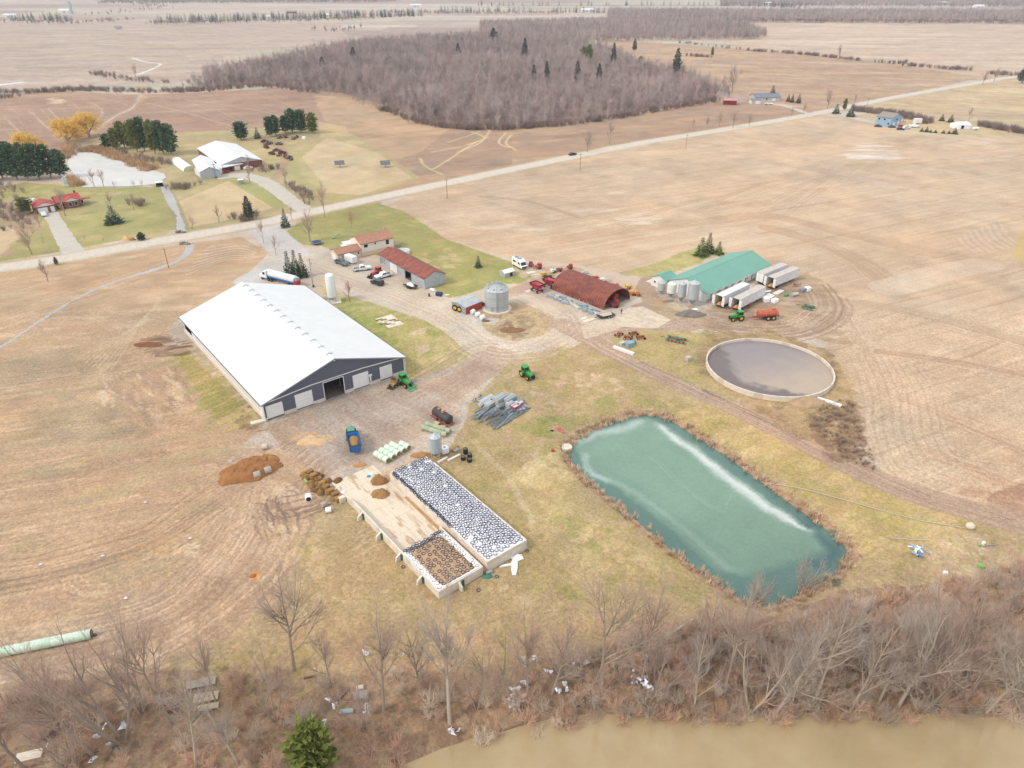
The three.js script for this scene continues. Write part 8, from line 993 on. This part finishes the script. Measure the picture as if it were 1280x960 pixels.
// --- trees along the river bank: [kind, u, v of the foot, height in px of the photograph, pale?]
for (const [k, u, v, h, c] of [
['big', 368, 838, 105, 0], ['tall', 562, 903, 150, 1], ['tall', 528, 872, 100, 0], ['tall', 480, 888, 118, 0], ['tall', 415, 858, 70, 0], ['tall', 118, 945, 120, 0], ['multi', 150, 925, 140, 0], ['tall', 30, 960, 130, 0], ['multi', 62, 905, 90, 0], ['tall', 215, 905, 118, 0], ['tall', 245, 960, 100, 1], ['multi', 176, 890, 90, 0],
['tall', 300, 958, 90, 1], ['multi', 10, 900, 80, 0], ['tall', 660, 880, 110, 0], ['multi', 625, 872, 70, 0], ['tall', 690, 868, 100, 0], ['big', 752, 870, 118, 0], ['tall', 800, 858, 100, 0], ['multi', 818, 868, 80, 0], ['tall', 867, 893, 96, 1], ['tall', 905, 870, 116, 0], ['multi', 938, 888, 100, 1], ['big', 968, 897, 104, 1],
['big', 1018, 876, 104, 1], ['tall', 985, 892, 84, 1], ['tall', 1062, 890, 110, 1], ['tall', 1098, 880, 100, 1], ['big', 1122, 884, 118, 1], ['multi', 1150, 890, 110, 0], ['multi', 1168, 888, 90, 0], ['big', 1232, 892, 110, 1], ['tall', 1262, 880, 120, 0], ['multi', 1205, 870, 110, 0], ['multi', 1085, 850, 90, 0], ['multi', 1180, 838, 90, 0], ['multi', 1240, 826, 80, 0],
['multi', 990, 846, 84, 0], ['multi', 1040, 838, 70, 0], ['multi', 1130, 830, 80, 0], ['multi', 1215, 800, 70, 0], ['multi', 1265, 770, 70, 0], ['multi', 950, 850, 70, 0], ['tall', 884, 842, 84, 0], ['multi', 596, 885, 60, 0], ['multi', 455, 910, 70, 0], ['multi', 345, 900, 70, 0], ['tall', 270, 880, 70, 0], ['multi', 92, 960, 80, 0],
]) bare(k, u, v, h, (c ? 'pale ' : 'grey-brown ') + { big: 'broad-crowned', tall: 'slender', multi: 'many-stemmed' }[k] + ' bare tree on the bank ' + (u < 200 ? 'behind the mint-green bale row' : u < 430 ? 'near the dumped timber crates' : u < 700 ? 'between the silage bunker and the river' : u < 1000 ? 'below the farm pond' : 'past the river end of the farm pond'), 'bare trees along the river bank', c ? [barkPale, twigGrey] : [barkMat, twigMat], 'bare_tree', 5).rotation.set((tv() - 0.5) * 0.3, tv() * 6.28, (tv() - 0.5) * 0.3);
bare('shrub', 1005, 735, 40, 'small bare sapling at the pond rim by the river trees', 'saplings at the pond rim', [barkPale, twigGrey], 'bare_sapling'); bare('shrub', 945, 752, 36, 'small bare sapling at the pond rim by the river trees', 'saplings at the pond rim', [barkPale, twigGrey], 'bare_sapling');
// --- yard and garden trees
for (const [k, u, v, h, l, m] of [
['tall', 440, 286, 26, 'pink-budded tree on the lawn behind the beige house', [barkMat, budMat]], ['yard', 388, 302, 38, 'bare tree beside the blue trampoline', 0], ['tall', 406, 272, 44, 'tall slim bare tree at the roadside by the white barns drive', 0], ['tall', 365, 276, 20, 'small bare tree beside the blue-green roadside spruce', 0],
['tall', 330, 305, 32, 'leaning bare tree on the verge at the farm drive mouth', 0], ['tall', 345, 318, 28, 'bare sapling inside the bend of the grey farm drive', 0], ['yard', 437, 377, 28, 'reddish bare tree beside the white feed tower', [barkMat, budMat]],
['yard', 313, 230, 20, 'bare tree beside the little white-roofed hut', 0], ['yard', 358, 234, 20, 'bare tree beside the white barns drive', 0], ['yard', 380, 254, 16, 'bare bush on the bend of the white barns drive', 0], ['multi', 240, 286, 22, 'bare tree on the creek bank by the road', 0], ['yard', 274, 278, 22, 'thin bare tree in the tan paddock', 0], ['yard', 312, 212, 16, 'bare tree in front of the white barn gable', 0],
['yard', 82, 270, 28, 'bare tree in front of the red-roofed house', 0], ['yard', 50, 284, 18, 'small bare tree beside the house drive', 0], ['yard', 40, 318, 32, 'leaning bare tree on the lawn by the road', 0], ['yard', 118, 234, 18, 'bare tree on the iced pond shore', 0], ['yard', 130, 234, 18, 'bare tree on the iced pond shore', 0], ['multi', 143, 234, 8, 'low bare bush on the iced pond shore', 0], ['multi', 168, 233, 8, 'low bare bush on the iced pond shore', 0], ['multi', 178, 232, 8, 'low bare bush on the iced pond shore', 0],
['yard', 140, 265, 20, 'bare tree with fine grey twigs on the west lawn', 0], ['yard', 168, 262, 20, 'purplish bare tree on the west lawn', 0], ['young', 55, 305, 12, 'bare sapling beside the house drive', 0], ['young', 106, 300, 8, 'bare sapling on the west lawn by the road', 0], ['young', 130, 302, 8, 'bare sapling on the west lawn by the road', 0],
['yard', 734, 190, 26, 'round bare tree at the roadside behind the dark car', [barkMat, twigGrey]], ['yard', 762, 181, 26, 'round bare tree at the roadside near the ploughed bend', [barkMat, twigGrey]], ['yard', 556, 165, 0.1, '', 0],
['yard', 866, 160, 12, 'bare tree in the row along the road', 0], ['yard', 883, 159, 13, 'bare tree in the row along the road', 0], ['yard', 899, 158, 17, 'bare tree in the row along the road', 0], ['yard', 916, 160, 19, 'bare tree in the row along the road', 0], ['yard', 936, 158, 15, 'bare tree in the row along the road', 0], ['yard', 989, 145, 10, 'bare tree in the row along the road', 0], ['yard', 1004, 143, 14, 'bare tree in the row along the road', 0], ['yard', 1034, 136, 22, 'broad bare tree by the crossroads', 0], ['yard', 1068, 131, 12, 'small bare tree by the crossroads', 0],
['yard', 1210, 153, 14, 'bare tree behind the white tent shed', 0], ['yard', 1228, 106, 14, 'bare roadside tree at the far bend', 0], ['yard', 1242, 102, 14, 'bare roadside tree at the far bend', 0], ['yard', 915, 116, 30, 'big bare tree at the end of the wood', [barkMat, twigGrey]], ['yard', 170, 97, 14, 'lone bare tree above the hedge line', 0], ['yard', 1048, 74, 16, 'lone round bare tree on the far hedge line', [barkMat, twigGrey]], ['yard', 60, 352, 26, 'crooked bare tree at the edge of the west field', 0],
]) if (l) bare(k, u, v, h, l, /row along/.test(l) ? 'bare trees in the row along the road' : /shore/.test(l) ? 'bare trees on the pond shore' : /sapling on the west/.test(l) ? 'saplings by the road' : /far bend/.test(l) ? 'bare trees at the far bend' : null, m || [barkMat, twigMat], 'bare_tree', 3);
// --- yellow willows
{
const w = bareTree(71, { h: 11, r: 0.4, kids: [12, 10, 10, 7], ratio: [0.75, 0.55, 0.62, 0.5], spread: [0.8, 0.8, 0.7, 0.6], wander: 0.14, bare: 0.2, top: true, droop: 3, woodLv: 1, up: 0.1, thin: 0.62 });
for (const [u, v, s, l] of [[35, 193, 1.45, 'golden willow nearest the dark pines'], [85, 180, 1.75, 'golden willow at the head of the iced pond'], [112, 172, 1.8, 'golden willow beside the ploughed field corner']]) plant('willow_tree', w, [barkMat, willowMat], gnd(u, v), u, [s * 1.2, s * 0.9, s * 1.2], l, 'willow');
}
// --- needle trees: [u, v, height px, width px, kind, label, group]
const cones = [
[362, 346, 28, 14, 's', 'dark spruce in the clump behind the tanker truck', 'spruces behind the tanker'], [371, 347, 30, 15, 's', 'dark spruce in the clump behind the tanker truck', 'spruces behind the tanker'], [379, 346, 26, 14, 's', 'dark spruce in the clump behind the tanker truck', 'spruces behind the tanker'],
[357, 284, 20, 11, 'b', 'blue-green spruce at the mouth of the farm drive'], [312, 275, 25, 18, 'd', 'dark bushy cedar in the hedge of the tan paddock'], [598, 334, 13, 9, 'b', 'small spruce alone on the lawn behind the shed'], [876, 320, 20, 17, 'o', 'bright green fir behind the green-roofed barn'], [885, 316, 22, 14, 's', 'dark green fir behind the green-roofed barn'], [898, 318, 14, 12, 'o', 'low olive fir behind the green-roofed barn'],
[302, 175, 18, 19, 'p', 'round dark pine at the paddock edge, apart from the row'], [322, 173, 11, 8, 's', 'small spruce between the round pine and the row'],
[345, 169, 20, 15, 'p', 'pine in the row above the parked wrecks', 'pines in the row'], [357, 166, 17, 14, 'p', 'pine in the row above the parked wrecks', 'pines in the row'], [366, 166, 24, 18, 'p', 'pine in the row above the parked wrecks', 'pines in the row'], [377, 166, 23, 18, 'p', 'pine in the row above the parked wrecks', 'pines in the row'], [391, 167, 21, 17, 'o2', 'olive pine at the end of the row'], [338, 171, 20, 13, 'p', 'pine in the row above the parked wrecks', 'pines in the row'],
[143, 279, 17, 19, 'b', 'broad blue spruce on the west lawn'], [137, 281, 9, 10, 'o', 'low green bush beside the blue spruce'], [33, 267, 15, 18, 'o2', 'clipped dark green bush at the garage corner'], [177, 300, 8, 14, 'd', 'flat dark juniper by the roadside'], [71, 331, 8, 6, 'd', 'little dark cedar across the road'],
[404, 92, 16, 12, 'd', 'lone dark pine at the west end of the wood'], [443, 81, 14, 14, 'd', 'dark pine standing in the wood', 'pines in the wood'], [573, 76, 14, 11, 'd', 'dark pine standing in the wood', 'pines in the wood'], [617, 57, 14, 16, 'd', 'dark pine standing in the wood', 'pines in the wood'], [656, 82, 22, 12, 'd', 'dark pine standing in the wood', 'pines in the wood'], [667, 108, 18, 11, 'd', 'dark pine standing in the wood', 'pines in the wood'], [683, 110, 22, 11, 'd', 'dark pine standing in the wood', 'pines in the wood'], [721, 104, 18, 12, 'd', 'dark pine standing in the wood', 'pines in the wood'], [748, 110, 20, 12, 'd', 'dark pine standing in the wood', 'pines in the wood'], [766, 88, 22, 10, 'd', 'dark pine standing in the wood', 'pines in the wood'], [736, 84, 18, 10, 'o2', 'dark pine standing in the wood', 'pines in the wood'], [729, 80, 14, 9, 'o2', 'dark pine standing in the wood', 'pines in the wood'], [800, 86, 10, 8, 'o2', 'dark pine standing in the wood', 'pines in the wood'],
[844, 102, 32, 16, 'd', 'tall dark pine at the east edge of the wood'], [793, 64, 12, 8, 'd', 'lone spruce in the field behind the wood'], [965, 121, 11, 8, 's', 'spruce behind the grey-blue bungalow'], [985, 127, 7, 5, 's', 'small spruce in the bungalow hedge', 'spruces in the bungalow hedge'], [990, 128, 8, 5, 's', 'small spruce in the bungalow hedge', 'spruces in the bungalow hedge'], [998, 129, 9, 6, 's', 'small spruce in the bungalow hedge', 'spruces in the bungalow hedge'], [1045, 142, 9, 8, 's', 'spruce beside the crossroads', 'spruces by the crossroads'], [1055, 138, 11, 6, 'o2', 'olive spruce beside the crossroads'], [1063, 146, 12, 9, 's', 'spruce beside the crossroads', 'spruces by the crossroads'],
[1177, 151, 6, 6, 's', 'small spruce behind the long green lawn', 'spruces behind the lawn'], [1188, 153, 7, 7, 's', 'small spruce behind the long green lawn', 'spruces behind the lawn'], [1277, 104, 16, 14, 'd', 'dark spruce by the far roadside'], [890, 70, 9, 5, 'd', 'dark cedar in the far hedge line'],
...[1152, 1158, 1163, 1169, 1179, 1186, 1193].map((u, i) => [u, 164.5 + i * 0.5, [4, 5, 3, 3, 3, 3, 6][i], [4, 5, 4, 4, 4, 4, 6][i], 's', 'tiny spruce in the planted row on the lawn', 'tiny spruces in the row']),
];
for (const [u, v, h, w, n] of [[4, 224, 30, 22, 6], [22, 225, 32, 20, 6], [36, 226, 34, 20, 6], [50, 224, 32, 20, 6], [64, 222, 30, 18, 6], [78, 222, 26, 20, 6], [-12, 226, 32, 24, 6], [14, 214, 26, 20, 6]]) cones.push([u, v, h, w, 'p', 'dark pine in the grove west of the iced pond', 'pines in the grove by the iced pond']);
for (const [u, v, h, w] of [[135, 186, 14, 14], [146, 187, 20, 14], [156, 184, 24, 14], [172, 190, 30, 16], [181, 189, 32, 16], [194, 192, 32, 16], [205, 193, 32, 17], [215, 194, 30, 18], [164, 186, 24, 14]]) cones.push([u, v, h, w, u % 2 ? 'p' : 'o2', u % 2 ? 'dark pine in the grove between the pond and the white tunnel' : 'olive pine in the grove between the pond and the white tunnel', u % 2 ? 'dark pines in the pond grove' : 'olive pines in the pond grove']);
for (const [u, v, h, w, k, l, gname] of cones) {
const p = gnd(u, v), D = Math.hypot(p.x, CAM_H, p.z), hm = h * D / FOCAL / Math.cos(Math.asin(CAM_H / D)) * (gname === 'pines in the wood' ? 1.25 : 1.04), wm = w * D / FOCAL, i = tv() * 3 | 0, round = k === 'p' || k === 'd' || k === 'o2';
const rk = k === 'p' || k === 'o2' ? 2 : 1, g = cached('con' + (round ? 'p' + rk : 's') + i, () => conifer(90 + i * 7 + round, 10, 3, round ? { round: rk, bare: 0.14, lift: 0.1, sprays: 7, boughs: 11, whorls: 14 } : { whorls: 14, sprays: 6 }));
if (!round) tvw = 1.25; else tvw = 1; plant(k === 'p' || k === 'd' ? 'pine_tree' : 'spruce_tree', g, [barkMat, { s: needle, b: needleBlue, d: needleDark, o: mt(0x55702f, 0.9), o2: needleOlive, p: mt(0x415f40, 0.9) }[k]], p, tv() * 6, [wm * tvw / 6.2, hm / 10, wm * tvw / 6.2], l, 'tree', gname);
}
// the cedar rising from the bank
plant('cedar_tree', conifer(33, 7, 2.6, { round: 2, bare: 0.02, sprays: 10, boughs: 12, whorls: 13, lift: 0.6 }), [barkMat, mt(0x757f38, 0.9)], gnd(396, 970), 1, [1.25, 1.3, 1.25], 'bright green cedar among bare trees on the bank', 'tree');
// ---------------------------------------------------------------- uncountable growth: woods, brush, reeds
function scatter(poly, n, seed, f, h0) { const q = rng(seed), out = []; let a = 1e9, b = 1e9, c = -1e9, d = -1e9; for (const [x, z] of poly) { a = Math.min(a, x); b = Math.min(b, z); c = Math.max(c, x); d = Math.max(d, z); } let tries = 0; while (out.length < n && tries++ < n * 40) { const x = rr(q, a, c), z = rr(q, b, d); if (inside(poly, x, z) && (!f || f(x, z, q))) out.push([x, h0 ?? hgt(x, z), z, q()]); } return out; }
const tmpO = new THREE.Object3D(), tmpC = new THREE.Color();
function stuff(name, geo, material, places, size, tint, label, category) {
const q = rng(places.length + name.length), m = new THREE.InstancedMesh(geo, material, places.length);
places.forEach(([x, y, z, k], i) => { tmpO.position.set(x, y, z); tmpO.rotation.set((q() - 0.5) * 0.12, q() * 6.28, (q() - 0.5) * 0.12); const s = size(k, x, z), w = Array.isArray(s) ? s : [s, s]; tmpO.scale.set(w[0], w[1], w[0]); tmpO.updateMatrix(); m.setMatrixAt(i, tmpO.matrix); if (tint) { tint(tmpC, q, k, x, z); m.setColorAt(i, tmpC); } });
m.castShadow = m.receiveShadow = true; m.name = numbered(name); scene.add(m); return tag(m, label, category, null, 'stuff');
}
const both = ([a, b]) => { const A = clean(a), B = clean(b); return mergeGeometries([A, B]); };
const woodTree = [0, 1, 2, 3].map((i) => both(bareTree(900 + i * 31, { h: 15, r: 0.11, kids: [17, 9, 4], ratio: [0.42, 0.55, 0.6], spread: [0.75, 0.75, 0.85], wander: 0.12, bare: 0.12, top: true, thin: 0.55 })));
const farTree = both(bareTree(950, { h: 15, r: 0.3, kids: [12, 7], ratio: [0.42, 0.6], spread: [0.65, 0.8], wander: 0.12, bare: 0.2, top: true, thin: 0.75 }));
const woodTint = (c, q, _k, x, z) => { const k = rr(q, 0.6, 1.3), t = q(); const p = 0.8 + 0.7 * nz(N1, x * 0.9, z * 0.9); c.setRGB(0.365 * k * p * (t > 0.75 ? 1.12 : 1), 0.305 * k * p, 0.285 * k * p); };
const whiteMat = new THREE.MeshStandardMaterial({ color: 0xffffff, roughness: 0.95 });
const woodPoly = pts([[250, 112], [300, 106], [345, 108], [430, 117], [490, 135], [545, 156], [640, 159], [760, 147], [895, 124], [892, 112], [850, 98], [800, 86], [762, 66], [720, 56], [620, 46], [470, 56], [400, 66], [330, 84], [262, 96]]);
const wp = scatter(woodPoly, 9300, 61);
for (let i = 0, q = rng(62); i < 420; i++) { const k = q() * woodPoly.length | 0, a = woodPoly[k], b = woodPoly[(k + 1) % woodPoly.length], t = q(), x = lerp(a[0], b[0], t) + (q() - 0.5) * 26, z = lerp(a[1], b[1], t) + (q() - 0.5) * 26; wp.push([x, 0, z, q() * 0.6]); }
for (let i = 0; i < 4; i++) stuff('bare_wood', woodTree[i], whiteMat, wp.filter((_, k) => k % 4 === i), (k) => [0.75 + k * 0.65, 0.62 + k * 0.62], woodTint, 'wide grey-purple leafless wood beyond the ploughed field', 'wood');
const wood2 = pts([[600, 46], [740, 54], [800, 52], [955, 49], [958, 44], [930, 33], [800, 27], [600, 32]]), wp2 = scatter(wood2, 5200, 62);
stuff('bare_wood', woodTree[1], whiteMat, wp2, (k) => [1 + k * 0.4, 0.85 + k * 0.4], woodTint, 'farther leafless wood behind the big wood', 'wood');
const band = [...scatter(pts([[760, 28], [1300, 30], [1500, 28], [1500, 17], [760, 15]]), 9000, 63), ...scatter(pts([[120, 5], [480, 4], [520, -2], [160, -3]]), 2500, 64), ...scatter(pts([[900, 8], [1300, 9], [1300, 1], [900, 0]]), 3500, 67)];
stuff('bare_wood', farTree, whiteMat, band, (k) => [1.3 + k * 0.8, 0.85 + k * 0.5], woodTint, 'bands of leafless wood on the far plain', 'wood');
// hedgerows of leafless scrub
const hedgeGeo = [0, 1].map((i) => both(bareTree(970 + i, { h: 4, r: 0.07, stems: 6, kids: [6, 6], ratio: [0.55, 0.55], spread: [0.6, 0.75], wander: 0.18, bare: 0.1, top: true, thin: 0.6 })));
const along = (px, n, w, seed) => { const c = new THREE.SplineCurve(pts(px).map(([x, z]) => new THREE.Vector2(x, z))), q = rng(seed), out = []; for (let i = 0; i < n; i++) { const p = c.getPoint(q()); const x = p.x + (q() - 0.5) * w, z = p.y + (q() - 0.5) * w; out.push([x, hgt(x, z), z, q()]); } return out; };
const hedges = [...along([[-60, 116], [40, 116], [100, 113], [180, 115], [250, 114], [330, 108], [400, 116]], 420, 14, 1), ...along([[-20, 122], [16, 122]], 30, 10, 2), ...along([[480, 137], [545, 158], [640, 161], [760, 149], [895, 126]], 420, 7, 3), ...along([[850, 54], [930, 63], [960, 65], [1000, 68], [1022, 70]], 120, 7, 4), ...along([[1030, 71], [1075, 76]], 50, 6, 5), ...along([[1096, 78], [1120, 80], [1130, 79]], 30, 6, 6), ...along([[1130, 82], [1175, 86], [1212, 88]], 70, 8, 7), ...along([[1240, 93], [1300, 96]], 50, 10, 8), ...along([[1066, 138], [1100, 142], [1130, 146], [1160, 154]], 160, 9, 9), ...along([[1230, 158], [1255, 163], [1300, 170]], 90, 9, 10), ...along([[855, 70], [890, 72]], 30, 5, 11), ...along([[120, 92], [165, 100], [235, 105]], 60, 14, 12)];
for (const i of [0, 1]) stuff('hedgerow', hedgeGeo[i], whiteMat, hedges.filter((_, k) => k % 2 === i), (k) => [0.9 + k * 0.6, 0.7 + k * 0.7], (c, q) => { const k = rr(q, 0.7, 1.15); c.setRGB(0.29 * k, 0.215 * k, 0.19 * k); }, i ? 'leafless scrub in hedgerows between the far fields' : 'leafless hedgerow scrub along field edges and wood margin', 'hedge');
const gardenScrub = [...along([[362, 232], [372, 238], [384, 246], [390, 256]], 34, 5, 21), ...along([[215, 236], [232, 236], [250, 231]], 26, 5, 22), ...along([[318, 214], [338, 214], [345, 210]], 16, 4, 23), ...along([[145, 190], [165, 197], [190, 202], [212, 204]], 60, 8, 24), ...along([[0, 232], [8, 250], [14, 270], [20, 285]], 70, 14, 25), ...along([[290, 274], [305, 276], [322, 270]], 20, 3, 26), ...along([[160, 252], [176, 258], [184, 252]], 16, 4, 27)];
stuff('garden_scrub', hedgeGeo[0], whiteMat, gardenScrub, (k) => [0.6 + k * 0.5, 0.5 + k * 0.6], (c, q) => { const k = rr(q, 0.7, 1.15); c.setRGB(0.33 * k, 0.25 * k, 0.215 * k); }, 'leafless bushes around the ponds and gardens', 'bushes');
// shelter belts and specks of evergreen far off
const farCon = both(conifer(97, 10, 3.4, { round: 1, sprays: 4, boughs: 7, whorls: 8, bare: 0.05 }));
const belts = [...along([[215, 28], [260, 27], [330, 25], [400, 23], [450, 21]], 190, 60, 31), ...along([[20, 26], [60, 25], [80, 27]], 40, 50, 32), ...along([[440, 22], [520, 20]], 60, 60, 33), ...along([[560, 16], [660, 15], [760, 16]], 70, 60, 34), ...along([[600, 7], [900, 7], [1000, 10]], 90, 70, 35)];
stuff('evergreen_belt', farCon, whiteMat, belts, (k) => [0.9 + k * 0.6, 0.8 + k * 0.8], (c, q) => { const k = rr(q, 0.7, 1.3); c.setRGB(0.05 * k, 0.075 * k, 0.06 * k); }, 'dark evergreen shelter belts on the far plain', 'trees');
stuff('far_trees', farTree, whiteMat, [...along([[200, 30], [330, 28], [460, 24]], 220, 70, 36), ...along([[10, 28], [90, 30], [150, 26]], 90, 50, 37), ...along([[120, 20], [200, 10], [170, 6]], 70, 60, 38), ...along([[480, 16], [600, 18], [700, 17]], 200, 60, 39), ...along([[390, 38], [420, 40], [440, 36]], 20, 40, 40)], (k) => [0.8 + k * 0.5, 0.6 + k * 0.5], woodTint, 'scattered leafless trees on the far plain', 'trees');
// brush on the river bank
const brushGeo = [0, 1, 2].map((i) => both(bareTree(700 + i * 3, { h: 2.6, r: 0.035, stems: 9, kids: [6, 5, 2], ratio: [0.6, 0.5, 0.5], spread: [0.7, 0.8, 0.8], wander: 0.25, bare: 0.1, top: true, thin: 0.55 })));
const brushPoly = pts([[-80, 960], [-60, 880], [60, 862], [200, 850], [330, 842], [430, 855], [520, 845], [600, 850], [690, 830], [790, 800], [860, 785], [960, 785], [1060, 755], [1130, 745], [1180, 738], [1230, 720], [1290, 705], [1400, 720], [1420, 880], [1290, 890], [1000, 890], [760, 890], [700, 900], [600, 922], [520, 955], [460, 985], [300, 1030], [-80, 1060]]);
const CL = [gnd(255, 866), gnd(258, 886), gnd(452, 870), gnd(37, 945), gnd(215, 886)];
const bp = scatter(brushPoly, 1050, 81, (x, z, q) => { const u = nz(N1, x * 6, z * 6); return q() < 0.25 + 1.6 * (u - 0.25) && z - bankZ(x) < 0.3 && (x > 5 || q() < 0.28) && !CL.some((p) => Math.hypot(p.x - x, p.z + 1 - z) < 3.4); });
for (let i = 0; i < 3; i++) stuff('bank_brush', brushGeo[i], whiteMat, bp.filter((_, k) => k % 3 === i), (k, x) => [0.8 + k * 1.0, 0.6 + k * (x > 20 ? 0.95 : 0.75)], (c, q, k, x) => { const s = rr(q, 0.75, 1.25), t = q(); if (t < 0.45) c.setRGB(0.58 * s, 0.385 * s, 0.28 * s); else c.setRGB(0.6 * s, 0.49 * s, 0.39 * s); }, ['tangled red-brown brush under the bank trees', 'dense leafless brush on the river bank', 'low leafless thicket along the muddy river'][i], 'brush');
// weeds by the slurry store
stuff('weed_thicket', brushGeo[1], whiteMat, scatter(pts([[1030, 505], [1062, 498], [1078, 540], [1100, 590], [1060, 580], [1030, 550], [1010, 530]]), 170, 83), (k) => [0.3 + k * 0.4, 0.2 + k * 0.3], (c, q) => { const s = rr(q, 0.7, 1.2); c.setRGB(0.42 * s, 0.3 * s, 0.23 * s); }, 'brown weeds beside the round slurry store', 'weeds');
// grass blades and reeds: curved slips standing in tufts
function tuft(seed, n, h, spread, w) { const q = rng(seed), P = [], I = []; for (let k = 0; k < n; k++) { const an = q() * 6.28, x = Math.cos(an) * spread * q(), z = Math.sin(an) * spread * q(), hh = h * rr(q, 0.6, 1.2), lx = (q() - 0.5) * h * 0.9, lz = (q() - 0.5) * h * 0.9, ca = Math.cos(an) * w, sa = Math.sin(an) * w, s = P.length / 3; P.push(x - ca, 0, z - sa, x + ca, 0, z + sa, x + lx * 0.4 - ca * 0.8, hh * 0.6, z + lz * 0.4 - sa * 0.8, x + lx * 0.4 + ca * 0.8, hh * 0.6, z + lz * 0.4 + sa * 0.8, x + lx, hh, z + lz); I.push(s, s + 1, s + 2, s + 1, s + 3, s + 2, s + 2, s + 3, s + 4); } const g = new THREE.BufferGeometry(); g.setAttribute('position', new THREE.Float32BufferAttribute(P, 3)); g.setIndex(I); g.computeVertexNormals(); return g; }
const reedGeo = tuft(5, 26, 1.1, 0.45, 0.03), reedPts = [];
{ const q = rng(55), P = pond; for (let i = 0; i < P.length; i++) { const [ax, az] = P[i], [bx, bz] = P[(i + 1) % P.length], L = Math.hypot(bx - ax, bz - az), nx = (bz - az) / L, nzz = -(bx - ax) / L, sg = inside(P, (ax + bx) / 2 + nx, (az + bz) / 2 + nzz) ? -1 : 1; for (let k = 0; k < L * 3; k++) { const t = q(), o = sg * rr(q, -0.3, 1.9); const x = ax + (bx - ax) * t + nx * o, z = az + (bz - az) * t + nzz * o; if (nz(N1, x * 16, z * 16) < 0.38 && q() < 0.7) continue; reedPts.push([x, hgt(x, z), z, q()]); } } }
stuff('pond_reeds', reedGeo, whiteMat, reedPts, (k) => [0.8 + k * 0.6, 0.5 + k * 0.6], (c, q) => { const s = rr(q, 0.75, 1.2), t = q(); t < 0.5 ? c.setRGB(0.56 * s, 0.39 * s, 0.27 * s) : c.setRGB(0.62 * s, 0.48 * s, 0.34 * s); }, 'dry pinkish-brown reeds around the farm pond', 'reeds');
stuff('pond_reeds', tuft(6, 20, 2.2, 1.2, 0.08), whiteMat, [...along([[106, 188], [120, 188], [140, 194], [165, 204], [190, 212]], 260, 6, 51), ...along([[86, 192], [78, 196], [88, 184]], 90, 8, 52), ...along([[88, 226], [100, 232]], 40, 4, 53)], (k) => 0.8 + k * 0.6, (c, q) => { const s = rr(q, 0.75, 1.2); c.setRGB(0.5 * s, 0.33 * s, 0.19 * s); }, 'tan reeds around the iced pond', 'reeds');
renderer.render(scene, camera);
